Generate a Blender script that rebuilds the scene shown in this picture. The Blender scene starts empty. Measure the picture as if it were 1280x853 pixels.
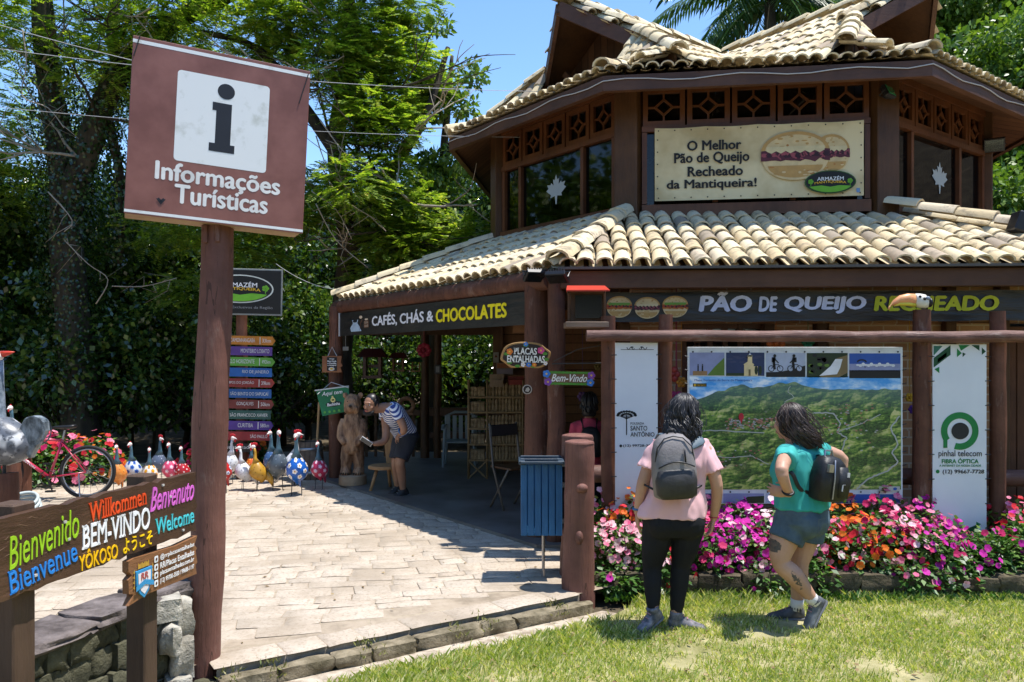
import bpy, bmesh, math, random
import numpy as np
from mathutils import Vector, Matrix, noise
PI = math.pi
R = math.radians
S = bpy.context.scene
COL = S.collection
random.seed(7)
RNG = np.random.default_rng(11)

# ---------------------------------------------------------------- camera, world, sun, exposure
FOC, CX, HY, CAMH = 1000.0, 640.0, 450.0, 1.7      # measured from the 1280x853 photograph
cam_d = bpy.data.cameras.new('camera'); cam = bpy.data.objects.new('camera', cam_d); COL.objects.link(cam)
cam.location = (0, 0, CAMH); cam.rotation_euler = (PI / 2, 0, 0)
cam_d.sensor_width = 36; cam_d.lens = FOC / 1280 * 36
cam_d.shift_y = (HY - 426.5) / 1280
cam_d.clip_start = 0.05; cam_d.clip_end = 1000
S.camera = cam
SUNV = Vector((0.31, -0.015, 1)).normalized()
world = bpy.data.worlds.new('World'); S.world = world; world.use_nodes = True
_nt = world.node_tree
_sky = _nt.nodes.new('ShaderNodeTexSky'); _sky.sky_type = 'NISHITA'; _sky.sun_disc = False
_sky.sun_elevation = math.asin(SUNV.z); _sky.sun_rotation = math.atan2(SUNV.x, SUNV.y)
_sky.altitude = 900; _sky.air_density = 1.0; _sky.dust_density = 0.4; _sky.ozone_density = 2.0
_hs = _nt.nodes.new('ShaderNodeHueSaturation'); _hs.inputs['Saturation'].default_value = 1.12; _nt.links.new(_sky.outputs[0], _hs.inputs['Color']); _nt.links.new(_hs.outputs[0], _nt.nodes['Background'].inputs[0])
_nt.nodes['Background'].inputs[1].default_value = 0.15
sun_d = bpy.data.lights.new('sun', 'SUN'); sun = bpy.data.objects.new('sun', sun_d); COL.objects.link(sun)
sun_d.energy = 3.5; sun_d.angle = R(0.53); sun_d.color = (1, 0.965, 0.91)
sun.rotation_euler = SUNV.to_track_quat('Z', 'Y').to_euler(); sun.location = (0, 0, 30)
S.view_settings.view_transform = 'Standard'; S.view_settings.look = 'None'
S.view_settings.exposure = 0.98; S.view_settings.gamma = 1
S.cycles.max_bounces = 6; S.cycles.diffuse_bounces = 3; S.cycles.transparent_max_bounces = 12
S.cycles.glossy_bounces = 3; S.cycles.transmission_bounces = 4
S.cycles.use_denoising = True
S.cycles.caustics_reflective = False; S.cycles.caustics_refractive = False

def at(px, py, Y):            # world point of a photo measurement at depth Y
    return Vector(((px - CX) * Y / FOC, Y, CAMH - (py - HY) * Y / FOC))
def gr(px, py, z=0.0):        # point on the ground plane z
    Y = (CAMH - z) * FOC / (py - HY)
    return Vector(((px - CX) * Y / FOC, Y, z))

# ---------------------------------------------------------------- materials
def _new(name):
    m = bpy.data.materials.new(name); m.use_nodes = True
    nt = m.node_tree
    return m, nt, nt.nodes['Principled BSDF']
def _n(nt, typ, **kw):
    n = nt.nodes.new(typ)
    for k, v in kw.items():
        setattr(n, k, v)
    return n
def _ramp(nt, fac, stops):
    r = _n(nt, 'ShaderNodeValToRGB'); e = r.color_ramp.elements
    while len(e) < len(stops): e.new(0.5)
    for el, (p, c) in zip(e, stops):
        el.position = p; el.color = (c[0], c[1], c[2], 1)
    nt.links.new(fac, r.inputs[0]); return r.outputs[0]
def _mix(nt, fac, a, b, blend='MIX'):
    m = _n(nt, 'ShaderNodeMix', data_type='RGBA', blend_type=blend)
    for sock, val in ((m.inputs[0], fac), (m.inputs[6], a), (m.inputs[7], b)):
        if isinstance(val, (int, float)): sock.default_value = val
        elif isinstance(val, (tuple, list)): sock.default_value = (val[0], val[1], val[2], 1)
        else: nt.links.new(val, sock)
    return m.outputs[2]
def _math(nt, op, a, b=0.0):
    m = _n(nt, 'ShaderNodeMath', operation=op)
    for i, v in enumerate((a, b)):
        if isinstance(v, (int, float)): m.inputs[i].default_value = v
        else: nt.links.new(v, m.inputs[i])
    return m.outputs[0]
def _coord(nt, stretch=(1, 1, 1), rot=(0, 0, 0)):
    tc = _n(nt, 'ShaderNodeTexCoord'); mp = _n(nt, 'ShaderNodeMapping')
    mp.inputs['Scale'].default_value = stretch; mp.inputs['Rotation'].default_value = rot
    nt.links.new(tc.outputs['Object'], mp.inputs[0]); return mp.outputs[0]
def _noise(nt, vec, scale, detail=4, rough=0.6):
    n = _n(nt, 'ShaderNodeTexNoise'); n.inputs['Scale'].default_value = scale
    n.inputs['Detail'].default_value = detail; n.inputs['Roughness'].default_value = rough
    if vec is not None: nt.links.new(vec, n.inputs['Vector'])
    return n.outputs['Fac']
def _bump(nt, bsdf, h, strength, dist=0.02):
    b = _n(nt, 'ShaderNodeBump'); b.inputs['Strength'].default_value = strength; b.inputs['Distance'].default_value = dist
    nt.links.new(h, b.inputs['Height']); nt.links.new(b.outputs[0], bsdf.inputs['Normal'])
def mat(name, col, col2=None, scale=6, rough=0.6, bump=0.0, bscale=30, metal=0.0, spec=0.4, stretch=(1, 1, 1), lo=0.35, hi=0.65, isl=0.0, dist=0.02, coat=0):
    m, nt, b = _new(name)
    b.inputs['Roughness'].default_value = rough; b.inputs['Metallic'].default_value = metal
    b.inputs['Specular IOR Level'].default_value = spec
    if coat: b.inputs['Coat Weight'].default_value = coat
    v = _coord(nt, stretch)
    c = None
    if col2 is not None:
        c = _ramp(nt, _noise(nt, v, scale), [(lo, col), (hi, col2)])
    if isl:
        g = _n(nt, 'ShaderNodeNewGeometry')
        base = c if c is not None else col
        k = _math(nt, 'ADD', _math(nt, 'MULTIPLY', g.outputs['Random Per Island'], isl), 1 - isl / 2)
        cc = _n(nt, 'ShaderNodeCombineColor')
        for i in range(3): nt.links.new(k, cc.inputs[i])
        c = _mix(nt, 1.0, base, cc.outputs[0], 'MULTIPLY')
    if c is not None: nt.links.new(c, b.inputs['Base Color'])
    else: b.inputs['Base Color'].default_value = (*col, 1)
    if bump: _bump(nt, b, _noise(nt, v, bscale, 2 if dist == .05 else 5, 0.65), bump, dist)
    return m
def hexc(h):
    h = h.lstrip('#'); o = []
    for i in (0, 2, 4):
        c = int(h[i:i + 2], 16) / 255
        o.append(c / 12.92 if c <= 0.04045 else ((c + 0.055) / 1.055) ** 2.4)
    return tuple(o)
_pc = {}
def paint(name, h, rough=0.5, spec=0.4):
    if name in _pc: return _pc[name]
    c = hexc(h) if isinstance(h, str) else h
    d = tuple(x * 0.8 for x in c)
    _pc[name] = mat(name, d, c, scale=9, rough=rough, spec=spec, lo=0.3, hi=0.6)
    return _pc[name]
def wood(name, c1, c2, axis='z', rough=0.65, scale=5, bump=0.5, spec=0.35, rad=0.0):
    st = {'x': (0.12, 1, 1), 'y': (1, 0.12, 1), 'z': (1, 1, 0.12)}[axis]
    m, nt, b = _new(name)
    b.inputs['Roughness'].default_value = rough; b.inputs['Specular IOR Level'].default_value = spec
    v = _coord(nt, st)
    f = _noise(nt, v, scale * 4, 6, 0.7)
    g = _noise(nt, _coord(nt), 2.2, 3)
    c = _ramp(nt, f, [(0.3, c1), (0.7, c2)])
    c = _mix(nt, 0.55, c, _ramp(nt, g, [(0.3, tuple(x * 0.6 for x in c1)), (0.7, c2)]))
    nt.links.new(c, b.inputs['Base Color'])
    _bump(nt, b, _noise(nt, v, scale * 7, 6, 0.7), bump, 0.015)
    return m
def planks(name, c1, c2, dirv, width, rough=0.6, grain=(1, 1, 1)):
    m, nt, b = _new(name)
    b.inputs['Roughness'].default_value = rough; b.inputs['Specular IOR Level'].default_value = 0.3
    tc = _n(nt, 'ShaderNodeTexCoord')
    d = _n(nt, 'ShaderNodeVectorMath', operation='DOT_PRODUCT'); d.inputs[1].default_value = dirv
    nt.links.new(tc.outputs['Object'], d.inputs[0])
    t = _math(nt, 'DIVIDE', d.outputs['Value'], width)
    fr = _math(nt, 'FRACT', t); fl = _math(nt, 'FLOOR', t)
    wn = _n(nt, 'ShaderNodeTexWhiteNoise', noise_dimensions='1D'); nt.links.new(fl, wn.inputs['W'])
    f = _math(nt, 'ADD', _math(nt, 'MULTIPLY', wn.outputs['Value'], 0.5), _math(nt, 'MULTIPLY', _noise(nt, _coord(nt, grain), 14, 5), 0.5))
    c = _ramp(nt, f, [(0.25, c1), (0.75, c2)])
    gap = _math(nt, 'LESS_THAN', fr, 0.07)
    c = _mix(nt, gap, c, tuple(x * 0.15 for x in c1))
    nt.links.new(c, b.inputs['Base Color'])
    _bump(nt, b, _math(nt, 'SUBTRACT', 1.0, gap), 0.6, 0.01)
    return m

# ---------------------------------------------------------------- objects
def thing(name, label, cat, loc=(0, 0, 0), rotz=0.0, group=None):
    o = bpy.data.objects.new(name, None); COL.objects.link(o)
    o.empty_display_size = 0.2
    o.location = loc; o.rotation_euler = (0, 0, rotz)
    return tag(o, label, cat, group)
def tag(o, label=None, cat=None, group=None, kind=None):
    if label: o['label'] = label
    if cat: o['category'] = cat
    if group: o['group'] = group
    if kind: o['kind'] = kind
    return o
def base_of(p):
    b = Vector((0, 0, 0))
    while p is not None:
        b += p.location; p = p.parent
    return b
def dup(root, loc=None, rotz=None, scale=None, label=None, group=None):
    def rec(o, par):
        c = o.copy(); COL.objects.link(c)
        if par is not None: c.parent = par
        for ch in list(o.children): rec(ch, c)
        return c
    r = rec(root, None)
    if loc is not None: r.location = loc
    if rotz is not None: r.rotation_euler = (0, 0, rotz)
    if scale is not None: r.scale = (scale,) * 3 if isinstance(scale, (int, float)) else scale
    if label: r['label'] = label
    if group: r['group'] = group
    return r
def frame(o, right, up=(0, 0, 1)):
    r = Vector(right).normalized(); u = Vector(up); n = r.cross(u).normalized(); u = n.cross(r)
    M = Matrix.Identity(4)
    for i in range(3):
        M[i][0], M[i][1], M[i][2], M[i][3] = r[i], u[i], n[i], o[i]
    return M
_tc = {}
def text_geo(s, bold=0.0, shear=0.0, serif=0.0):
    k = (s, bold, shear, serif)
    if k in _tc: return _tc[k]
    c = bpy.data.curves.new('t', 'FONT'); c.body = s; c.size = 1; c.offset = bold; c.shear = shear; c.resolution_u = 3
    o = bpy.data.objects.new('t', c)
    me = bpy.data.meshes.new_from_object(o)
    v = [(p.co.x, p.co.y) for p in me.vertices]; f = [tuple(p.vertices) for p in me.polygons]
    if serif:
        cnt = {}
        for q in f:
            for a, b in zip(q, q[1:] + q[:1]): cnt[frozenset((a, b))] = cnt.get(frozenset((a, b)), 0) + 1
        ex = []
        for e, n in cnt.items():
            if n != 1 or len(e) < 2: continue
            a, b = tuple(e); (x0, y0), (x1, y1) = v[a], v[b]
            if abs(y0 - y1) < 0.004 and 0.04 < abs(x0 - x1) < 0.26:
                ym = (y0 + y1) / 2
                if abs(ym) < 0.05 or ym > 0.45:
                    ex.append((min(x0, x1) - serif, max(x0, x1) + serif, ym, 1 if ym < 0.05 else -1))
        for x0, x1, ym, sg in ex:
            b = len(v); h = serif * 0.9 * sg
            v += [(x0, ym), (x1, ym), (x1 - serif * .5, ym + h), (x0 + serif * .5, ym + h)]
            f.append((b, b + 1, b + 2, b + 3) if sg > 0 else (b, b + 3, b + 2, b + 1))
    bpy.data.objects.remove(o); bpy.data.meshes.remove(me); bpy.data.curves.remove(c)
    _tc[k] = (v, f); return _tc[k]

class MB:
    def __init__(s, M=None):
        s.v = []; s.f = []; s.m = []; s.M = M if M is not None else Matrix.Identity(4); s.cur = 0
    def add(s, vs, fs, mi=None):
        b = len(s.v); M = s.M
        s.v += [tuple(M @ Vector(p)) for p in vs]
        s.f += [tuple(i + b for i in f) for f in fs]
        s.m += [s.cur if mi is None else mi] * len(fs)
        return s
    def box(s, c, d, rot=None, mi=None):
        x, y, z = d[0] / 2, d[1] / 2, d[2] / 2
        vs = [Vector((i * x, j * y, k * z)) for k in (-1, 1) for j in (-1, 1) for i in (-1, 1)]
        if rot is not None: vs = [rot @ p for p in vs]
        vs = [p + Vector(c) for p in vs]
        return s.add(vs, [(0, 2, 3, 1), (4, 5, 7, 6), (0, 1, 5, 4), (2, 6, 7, 3), (0, 4, 6, 2), (1, 3, 7, 5)], mi)
    def beam(s, a, b, w, h, mi=None):       # box along a-b, w across, h up
        a, b = Vector(a), Vector(b); d = (b - a).normalized()
        up = Vector((0, 0, 1)) if abs(d.z) < 0.95 else Vector((0, 1, 0))
        sd = d.cross(up).normalized(); up = sd.cross(d)
        vs = [p + sd * i * w / 2 + up * k * h / 2 for p in (a, b) for (i, k) in ((-1, -1), (1, -1), (1, 1), (-1, 1))]
        return s.add(vs, [(0, 1, 2, 3), (7, 6, 5, 4), (0, 4, 5, 1), (1, 5, 6, 2), (2, 6, 7, 3), (3, 7, 4, 0)], mi)
    def tube(s, pts, r, n=10, mi=None, caps=True, up=None, flat=(1, 1), jit=0.0, lump=0.0):
        P = [Vector(p) for p in pts]
        if not isinstance(r, (list, tuple)): r = [r] * len(P)
        T = [(P[min(i + 1, len(P) - 1)] - P[max(i - 1, 0)]).normalized() for i in range(len(P))]
        u = Vector(up) if up is not None else (Vector((0, 0, 1)) if abs(T[0].z) < 0.9 else Vector((1, 0, 0)))
        vs = []; sd_ = random.random() * 90 if lump else 0; run = 0.0
        for i, p in enumerate(P):
            run += (p - P[i - 1]).length if i else 0
            t = T[i]; u = (u - t * u.dot(t))
            u = u.normalized() if u.length > 1e-6 else t.orthogonal().normalized()
            w = t.cross(u)
            for k in range(n):
                a = 2 * PI * k / n; q = r[i] * (1 + (random.uniform(-jit, jit) if jit else 0) + (lump * noise.noise(Vector((math.cos(a) * 1.3 + sd_, math.sin(a) * 1.3, run * 1.6))) if lump else 0))
                vs.append(p + u * math.cos(a) * q * flat[0] + w * math.sin(a) * q * flat[1])
        fs = [(i * n + k, i * n + (k + 1) % n, (i + 1) * n + (k + 1) % n, (i + 1) * n + k) for i in range(len(P) - 1) for k in range(n)]
        if caps: fs += [tuple(range(n))[::-1], tuple(range((len(P) - 1) * n, len(P) * n))]
        return s.add(vs, fs, mi)
    def loft(s, rings, n=20, mi=None):      # rings: (centre, axis_u*ru, axis_v*rv [, power])
        vs = []
        for rg in rings:
            c, u, w = Vector(rg[0]), Vector(rg[1]), Vector(rg[2]); pw = rg[3] if len(rg) > 3 else 1.0
            for k in range(n):
                a = 2 * PI * k / n; ca, sa = math.cos(a), math.sin(a)
                ca = math.copysign(abs(ca) ** pw, ca); sa = math.copysign(abs(sa) ** pw, sa)
                vs.append(c + u * ca + w * sa)
        m = len(rings)
        fs = [(i * n + k, i * n + (k + 1) % n, (i + 1) * n + (k + 1) % n, (i + 1) * n + k) for i in range(m - 1) for k in range(n)]
        fs += [tuple(range(n))[::-1], tuple(range((m - 1) * n, m * n))]
        return s.add(vs, fs, mi)
    def ball(s, c, r, rot=None, n=12, mi=None, m=8):
        r = (r, r, r) if isinstance(r, (int, float)) else r
        vs = [Vector((0, 0, r[2]))]
        for i in range(1, m):
            t = PI * i / m
            for k in range(n):
                a = 2 * PI * k / n; vs.append(Vector((r[0] * math.sin(t) * math.cos(a), r[1] * math.sin(t) * math.sin(a), r[2] * math.cos(t))))
        vs.append(Vector((0, 0, -r[2])))
        fs = [(0, 1 + k, 1 + (k + 1) % n) for k in range(n)]
        for i in range(m - 2):
            a = 1 + i * n; b = a + n
            fs += [(a + k, b + k, b + (k + 1) % n, a + (k + 1) % n) for k in range(n)]
        a = 1 + (m - 2) * n; e = len(vs) - 1
        fs += [(a + k, e, a + (k + 1) % n) for k in range(n)]
        if rot is not None: vs = [rot @ p for p in vs]
        return s.add([p + Vector(c) for p in vs], fs, mi)
    def lathe(s, prof, c=(0, 0, 0), n=16, mi=None, rot=None, sx=1, sy=1):
        vs = []
        for r, z in prof:
            for k in range(n):
                a = 2 * PI * k / n; vs.append(Vector((r * math.cos(a) * sx, r * math.sin(a) * sy, z)))
        m = len(prof)
        fs = [(i * n + k, i * n + (k + 1) % n, (i + 1) * n + (k + 1) % n, (i + 1) * n + k) for i in range(m - 1) for k in range(n)]
        fs += [tuple(range(n))[::-1], tuple(range((m - 1) * n, m * n))]
        if rot is not None: vs = [rot @ p for p in vs]
        return s.add([p + Vector(c) for p in vs], fs, mi)
    def torus(s, c, r, t, rot=None, n=32, k=8, mi=None):
        vs = []
        for i in range(n):
            a = 2 * PI * i / n
            for j in range(k):
                b = 2 * PI * j / k; q = r + t * math.cos(b)
                vs.append(Vector((q * math.cos(a), q * math.sin(a), t * math.sin(b))))
        fs = [(i * k + j, ((i + 1) % n) * k + j, ((i + 1) % n) * k + (j + 1) % k, i * k + (j + 1) % k) for i in range(n) for j in range(k)]
        if rot is not None: vs = [rot @ p for p in vs]
        return s.add([p + Vector(c) for p in vs], fs, mi)
    def prism(s, poly, z0, z1, mi=None):     # polygon (x,y) counter-clockwise, extruded in local z
        n = len(poly)
        vs = [(x, y, z0) for x, y in poly] + [(x, y, z1) for x, y in poly]
        fs = [tuple(range(n))[::-1], tuple(range(n, 2 * n))] + [(i, (i + 1) % n, n + (i + 1) % n, n + i) for i in range(n)]
        return s.add(vs, fs, mi)
    def poly(s, pts, z=0.0, mi=None):
        return s.add([(p[0], p[1], z) if len(p) == 2 else p for p in pts], [tuple(range(len(pts)))], mi)
    def ell(s, x, y, rx, ry, z=0.0, mi=None, n=24, ph=0.0):
        return s.poly([(x + rx * math.cos(2 * PI * k / n + ph), y + ry * math.sin(2 * PI * k / n + ph)) for k in range(n)], z, mi)
    def rect(s, x0, y0, x1, y1, z=0.0, mi=None):
        return s.poly([(x0, y0), (x1, y0), (x1, y1), (x0, y1)], z, mi)
    def stroke(s, pts, w, z=0.0, mi=None):   # flat ribbon
        P = [Vector((p[0], p[1], 0)) for p in pts]; vs = []
        for i, p in enumerate(P):
            t = (P[min(i + 1, len(P) - 1)] - P[max(i - 1, 0)]).normalized(); q = Vector((-t.y, t.x, 0)) * w / 2
            vs += [(p.x - q.x, p.y - q.y, z), (p.x + q.x, p.y + q.y, z)]
        return s.add(vs, [(2 * i, 2 * i + 2, 2 * i + 3, 2 * i + 1) for i in range(len(P) - 1)], mi)
    def text(s, t, x0, y0, x1, y1, z=0.003, mi=None, bold=0.0, shear=0.0, serif=0.0, rot=0.0, relief=0.0, arc=0.0):
        v, f = text_geo(t, 0.0, shear, serif)
        if not v: return s
        if bold:                                  # embolden: shifted layers, each a hair prouder
            v0, f0 = v, f; v = []; f = []; lay = []
            for li, (ox, oy) in enumerate(((0, 0), (bold, 0), (-bold, 0), (0, bold * .7), (0, -bold * .7))):
                b0 = len(v); v += [(x + ox, y + oy) for x, y in v0]; f += [tuple(i + b0 for i in q) for q in f0]; lay += [li * .00015] * len(v0)
        else: lay = [0.0] * len(v)
        xs = [p[0] for p in v]; ys = [p[1] for p in v]
        a, b, c, d = min(xs), max(xs), min(ys), max(ys)
        sx = (x1 - x0) / (b - a); sy = (y1 - y0) / (d - c)
        mx, my = (x0 + x1) / 2, (y0 + y1) / 2; cr, sr = math.cos(rot), math.sin(rot)
        pts = []
        for (x, y), lz in zip(v, lay):
            X = x0 + (x - a) * sx - mx; Yy = y0 + (y - c) * sy - my
            if arc: Yy += arc * (1 - (2 * X / (x1 - x0)) ** 2)
            pts.append((mx + X * cr - Yy * sr, my + X * sr + Yy * cr, z + lz))
        if relief:
            n = len(pts); cnt = {}
            fs = list(f)
            for q in f:
                for i, j in zip(q, q[1:] + q[:1]):
                    if (j, i) in cnt: cnt[(j, i)] = 0
                    else: cnt[(i, j)] = 1
            pts += [(x, y, z - relief) for x, y, zz in pts]
            fs += [(j, i, i + n, j + n) for (i, j), q in cnt.items() if q]
            return s.add(pts, fs, mi)
        return s.add(pts, f, mi)
    def build(s, name, mats, parent=None, smooth=None, bevel=0.0, seg=1, uv=None):
        me = bpy.data.meshes.new(name)
        b = base_of(parent)
        rz = None
        vs = [(p[0] - b.x, p[1] - b.y, p[2] - b.z) for p in s.v]
        me.from_pydata(vs, [], s.f)
        mats = mats if isinstance(mats, (list, tuple)) else [mats]
        for m in mats: me.materials.append(m)
        if len(mats) > 1: me.polygons.foreach_set('material_index', s.m)
        if bevel:
            bm = bmesh.new(); bm.from_mesh(me)
            bmesh.ops.remove_doubles(bm, verts=bm.verts, dist=1e-5)
            ed = [e for e in bm.edges if len(e.link_faces) == 2 and e.calc_face_angle(0) > 0.6]
            bmesh.ops.bevel(bm, geom=ed, offset=bevel, segments=seg, affect='EDGES', profile=0.6)
            bm.to_mesh(me); bm.free()
        if smooth:
            me.polygons.foreach_set('use_smooth', [True] * len(me.polygons))
            if smooth is not True: me.set_sharp_from_angle(angle=R(smooth))
        o = bpy.data.objects.new(name, me); COL.objects.link(o)
        if parent is not None: o.parent = parent
        return o
def fuse(mb, voxel, it=4, fac=0.5):          # one continuous skin over overlapping solids
    me = bpy.data.meshes.new('f'); me.from_pydata(mb.v, [], mb.f)
    o = bpy.data.objects.new('f', me); COL.objects.link(o)
    r = o.modifiers.new('r', 'REMESH'); r.mode = 'VOXEL'; r.voxel_size = voxel
    if it:
        k = o.modifiers.new('s', 'SMOOTH'); k.iterations = it; k.factor = fac
    dg = bpy.context.evaluated_depsgraph_get(); dg.update()
    e = o.evaluated_get(dg); m2 = e.to_mesh()
    out = MB(); out.v = [tuple(p.co) for p in m2.vertices]; out.f = [tuple(p.vertices) for p in m2.polygons]; out.m = [0] * len(out.f)
    e.to_mesh_clear(); bpy.data.objects.remove(o); bpy.data.meshes.remove(me)
    return out
def wrinkle(mb, amp, freq, st=(1, 1, 1), seed=0.0):
    N = [Vector((0, 0, 0)) for _ in mb.v]; V = [Vector(p) for p in mb.v]
    for f in mb.f:
        n = (V[f[1]] - V[f[0]]).cross(V[f[2]] - V[f[0]])
        for i in f: N[i] += n
    mb.v = [tuple(p + (n.normalized() if n.length else n) * amp * noise.noise(Vector((p.x * st[0], p.y * st[1], p.z * st[2])) * freq + Vector((seed, seed * 2, 0)))) for p, n in zip(V, N)]
    return mb
def rock(mb, c, d, rot=0.0, seed=0, mi=None, n=4, sq=0.55, rough=0.12):
    vs = []; fs = []; idx = {}
    cr, sr = math.cos(rot), math.sin(rot)
    def vert(p):
        k = tuple(round(x, 4) for x in p)
        if k not in idx:
            q = Vector(p); sp = q.normalized(); q = q * sq + sp * (1 - sq)
            q *= 1 + rough * noise.noise(sp * 1.6 + Vector((seed * 3.1, seed * 1.7, seed)))
            q = Vector((q.x * d[0] / 2, q.y * d[1] / 2, q.z * d[2] / 2))
            idx[k] = len(vs); vs.append((c[0] + q.x * cr - q.y * sr, c[1] + q.x * sr + q.y * cr, c[2] + q.z))
        return idx[k]
    for ax in range(3):
        for sg in (-1, 1):
            for i in range(n):
                for j in range(n):
                    q = []
                    for a, b in ((i, j), (i + 1, j), (i + 1, j + 1), (i, j + 1)):
                        p = [0, 0, 0]; p[ax] = sg; p[(ax + 1) % 3] = -1 + 2 * a / n; p[(ax + 2) % 3] = -1 + 2 * b / n
                        q.append(vert(p))
                    fs.append(tuple(q) if sg > 0 else tuple(q[::-1]))
    return mb.add(vs, fs, mi)
def log_pts(a, b, n=7, wob=0.01):
    a, b = Vector(a), Vector(b); d = b - a; o = d.orthogonal().normalized(); q = d.normalized().cross(o); sd = random.random() * 50
    return [a + d * i / n + (o * noise.noise(Vector((i * .6, sd, 0))) + q * noise.noise(Vector((i * .6, 0, sd)))) * wob * (1 if 0 < i < n else .3) for i in range(n + 1)]
def log(mb, a, b, r0, r1=None, n=14, wob=0.012, mi=None, seg=12):
    r1 = r1 or r0; seg = max(seg, 12); P = log_pts(a, b, seg, wob)
    rr = [(r0 + (r1 - r0) * i / seg) * (1 + random.uniform(-.03, .03)) for i in range(seg + 1)]
    return mb.tube([P[0]] + P + [P[-1]], [rr[0] * .93] + rr + [rr[-1] * .93], max(n, 18), mi, jit=0.006, lump=.09)
def mesh_np(name, V, F, mats, parent=None, mi=None, smooth=False):
    me = bpy.data.meshes.new(name); b = base_of(parent)
    V = np.asarray(V, dtype=np.float32) - np.array(b[:], dtype=np.float32)
    k = F.shape[1]; nf = len(F)
    me.vertices.add(len(V)); me.vertices.foreach_set('co', V.ravel())
    me.loops.add(nf * k); me.loops.foreach_set('vertex_index', F.astype(np.int32).ravel())
    me.polygons.add(nf); me.polygons.foreach_set('loop_start', np.arange(0, nf * k, k, dtype=np.int32))
    mats = mats if isinstance(mats, (list, tuple)) else [mats]
    for m in mats: me.materials.append(m)
    if mi is not None: me.polygons.foreach_set('material_index', np.asarray(mi, dtype=np.int32))
    if smooth: me.polygons.foreach_set('use_smooth', [True] * nf)
    me.update(calc_edges=True); me.validate()
    o = bpy.data.objects.new(name, me); COL.objects.link(o)
    if parent is not None: o.parent = parent
    return o
# ---------------------------------------------------------------- shared materials
def logmat(name, c1, c2, axis='z', wear=(.30, .21, .17)):
    m, nt, b = _new(name); b.inputs['Roughness'].default_value = .62; b.inputs['Specular IOR Level'].default_value = .35
    i = 'xyz'.index(axis); st = lambda k: tuple(k if j == i else 1 for j in range(3))
    g1 = _noise(nt, _coord(nt, st(.10)), 26, 6, .72); g2 = _noise(nt, _coord(nt), 3.2, 5, .65); g3 = _noise(nt, _coord(nt, st(.05)), 11, 3, .5); g4 = _noise(nt, _coord(nt, st(.35)), 8, 5, .7)
    c = _ramp(nt, g1, [(.28, c1), (.72, c2)])
    c = _mix(nt, .6, c, _ramp(nt, g2, [(.32, tuple(x * .5 for x in c1)), (.5, c1), (.68, c2)]))
    c = _mix(nt, _ramp(nt, g4, [(.60, (0,) * 3), (.72, (.5,) * 3)]), c, wear)
    d = _math(nt, 'ABSOLUTE', _math(nt, 'SUBTRACT', g3, .5))
    cr = _math(nt, 'MULTIPLY', _math(nt, 'LESS_THAN', d, .006), _math(nt, 'GREATER_THAN', g2, .47))
    c = _mix(nt, _math(nt, 'MULTIPLY', cr, .6), c, (.025, .013, .009))
    nt.links.new(c, b.inputs['Base Color'])
    h = _math(nt, 'SUBTRACT', _math(nt, 'ADD', _math(nt, 'MULTIPLY', g1, .5), _math(nt, 'MULTIPLY', g4, .5)), _math(nt, 'MULTIPLY', cr, .8))
    _bump(nt, b, h, .8, .02); return m
LOGB = logmat('brown_log_paint', (.092, .035, .020), (.18, .074, .044))
LOGX = logmat('brown_log_paint_lying', (.092, .038, .026), (.185, .082, .056), 'x')
POLE = logmat('sign_pole_paint', (.155, .066, .049), (.245, .110, .083))
DARKW = wood('dark_stained_wood', (0.058, 0.024, 0.008), (0.12, 0.053, 0.019), 'z', 0.5)
FASC = wood('fascia_wood', (0.068, 0.028, 0.013), (0.125, 0.054, 0.027), 'x', 0.5, bump=0.25)
FRAMEW = wood('varnished_window_wood', (0.085, 0.030, 0.012), (0.17, 0.062, 0.024), 'z', 0.4, bump=0.2)
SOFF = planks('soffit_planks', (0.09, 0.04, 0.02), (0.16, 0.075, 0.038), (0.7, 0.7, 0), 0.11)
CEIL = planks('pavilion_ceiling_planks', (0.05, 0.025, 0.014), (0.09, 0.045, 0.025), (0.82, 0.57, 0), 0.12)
WALLW = planks('wall_boards', (0.16, 0.075, 0.035), (0.28, 0.14, 0.065), (0, 0, 1), 0.14)
BLACKM = mat('black_plastic', (0.012, 0.012, 0.014), rough=0.4)
WHITEP = paint('white_paint', 'F2F2F0')
STEEL = mat('grey_steel', (0.35, 0.35, 0.36), rough=0.35, metal=0.9)
WIREM = mat('pale_wire', (0.5, 0.5, 0.5), rough=0.5)
DARKWIRE = mat('dark_wire', (0.03, 0.03, 0.03), rough=0.5)
def _tile():
    m, nt, b = _new('clay_tile'); b.inputs['Roughness'].default_value = 0.85; b.inputs['Specular IOR Level'].default_value = 0.2
    g = _n(nt, 'ShaderNodeNewGeometry'); v = _coord(nt)
    c = _ramp(nt, g.outputs['Random Per Island'], [(0.0, (0.54, 0.42, 0.25)), (0.3, (0.68, 0.56, 0.35)), (0.7, (0.72, 0.62, 0.42)), (0.9, (0.60, 0.50, 0.36)), (0.94, (0.36, 0.28, 0.20)), (1.0, (0.30, 0.25, 0.19))])
    n1 = _noise(nt, v, 9, 6, 0.7); n2 = _noise(nt, v, 2.2, 3)
    f = _math(nt, 'MULTIPLY', n1, _math(nt, 'ADD', n2, 0.5))
    c = _mix(nt, _ramp(nt, f, [(0.52, (0, 0, 0)), (0.68, (0.8, 0.8, 0.8))]), c, (0.24, 0.20, 0.145))
    nt.links.new(c, b.inputs['Base Color']); _bump(nt, b, _noise(nt, v, 60, 4), 0.35, 0.01); return m
TILE = _tile()
PAN = mat('clay_pan_tile', (0.44, 0.35, 0.22), (0.60, 0.50, 0.32), scale=12, rough=0.9, isl=0.4)
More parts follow.
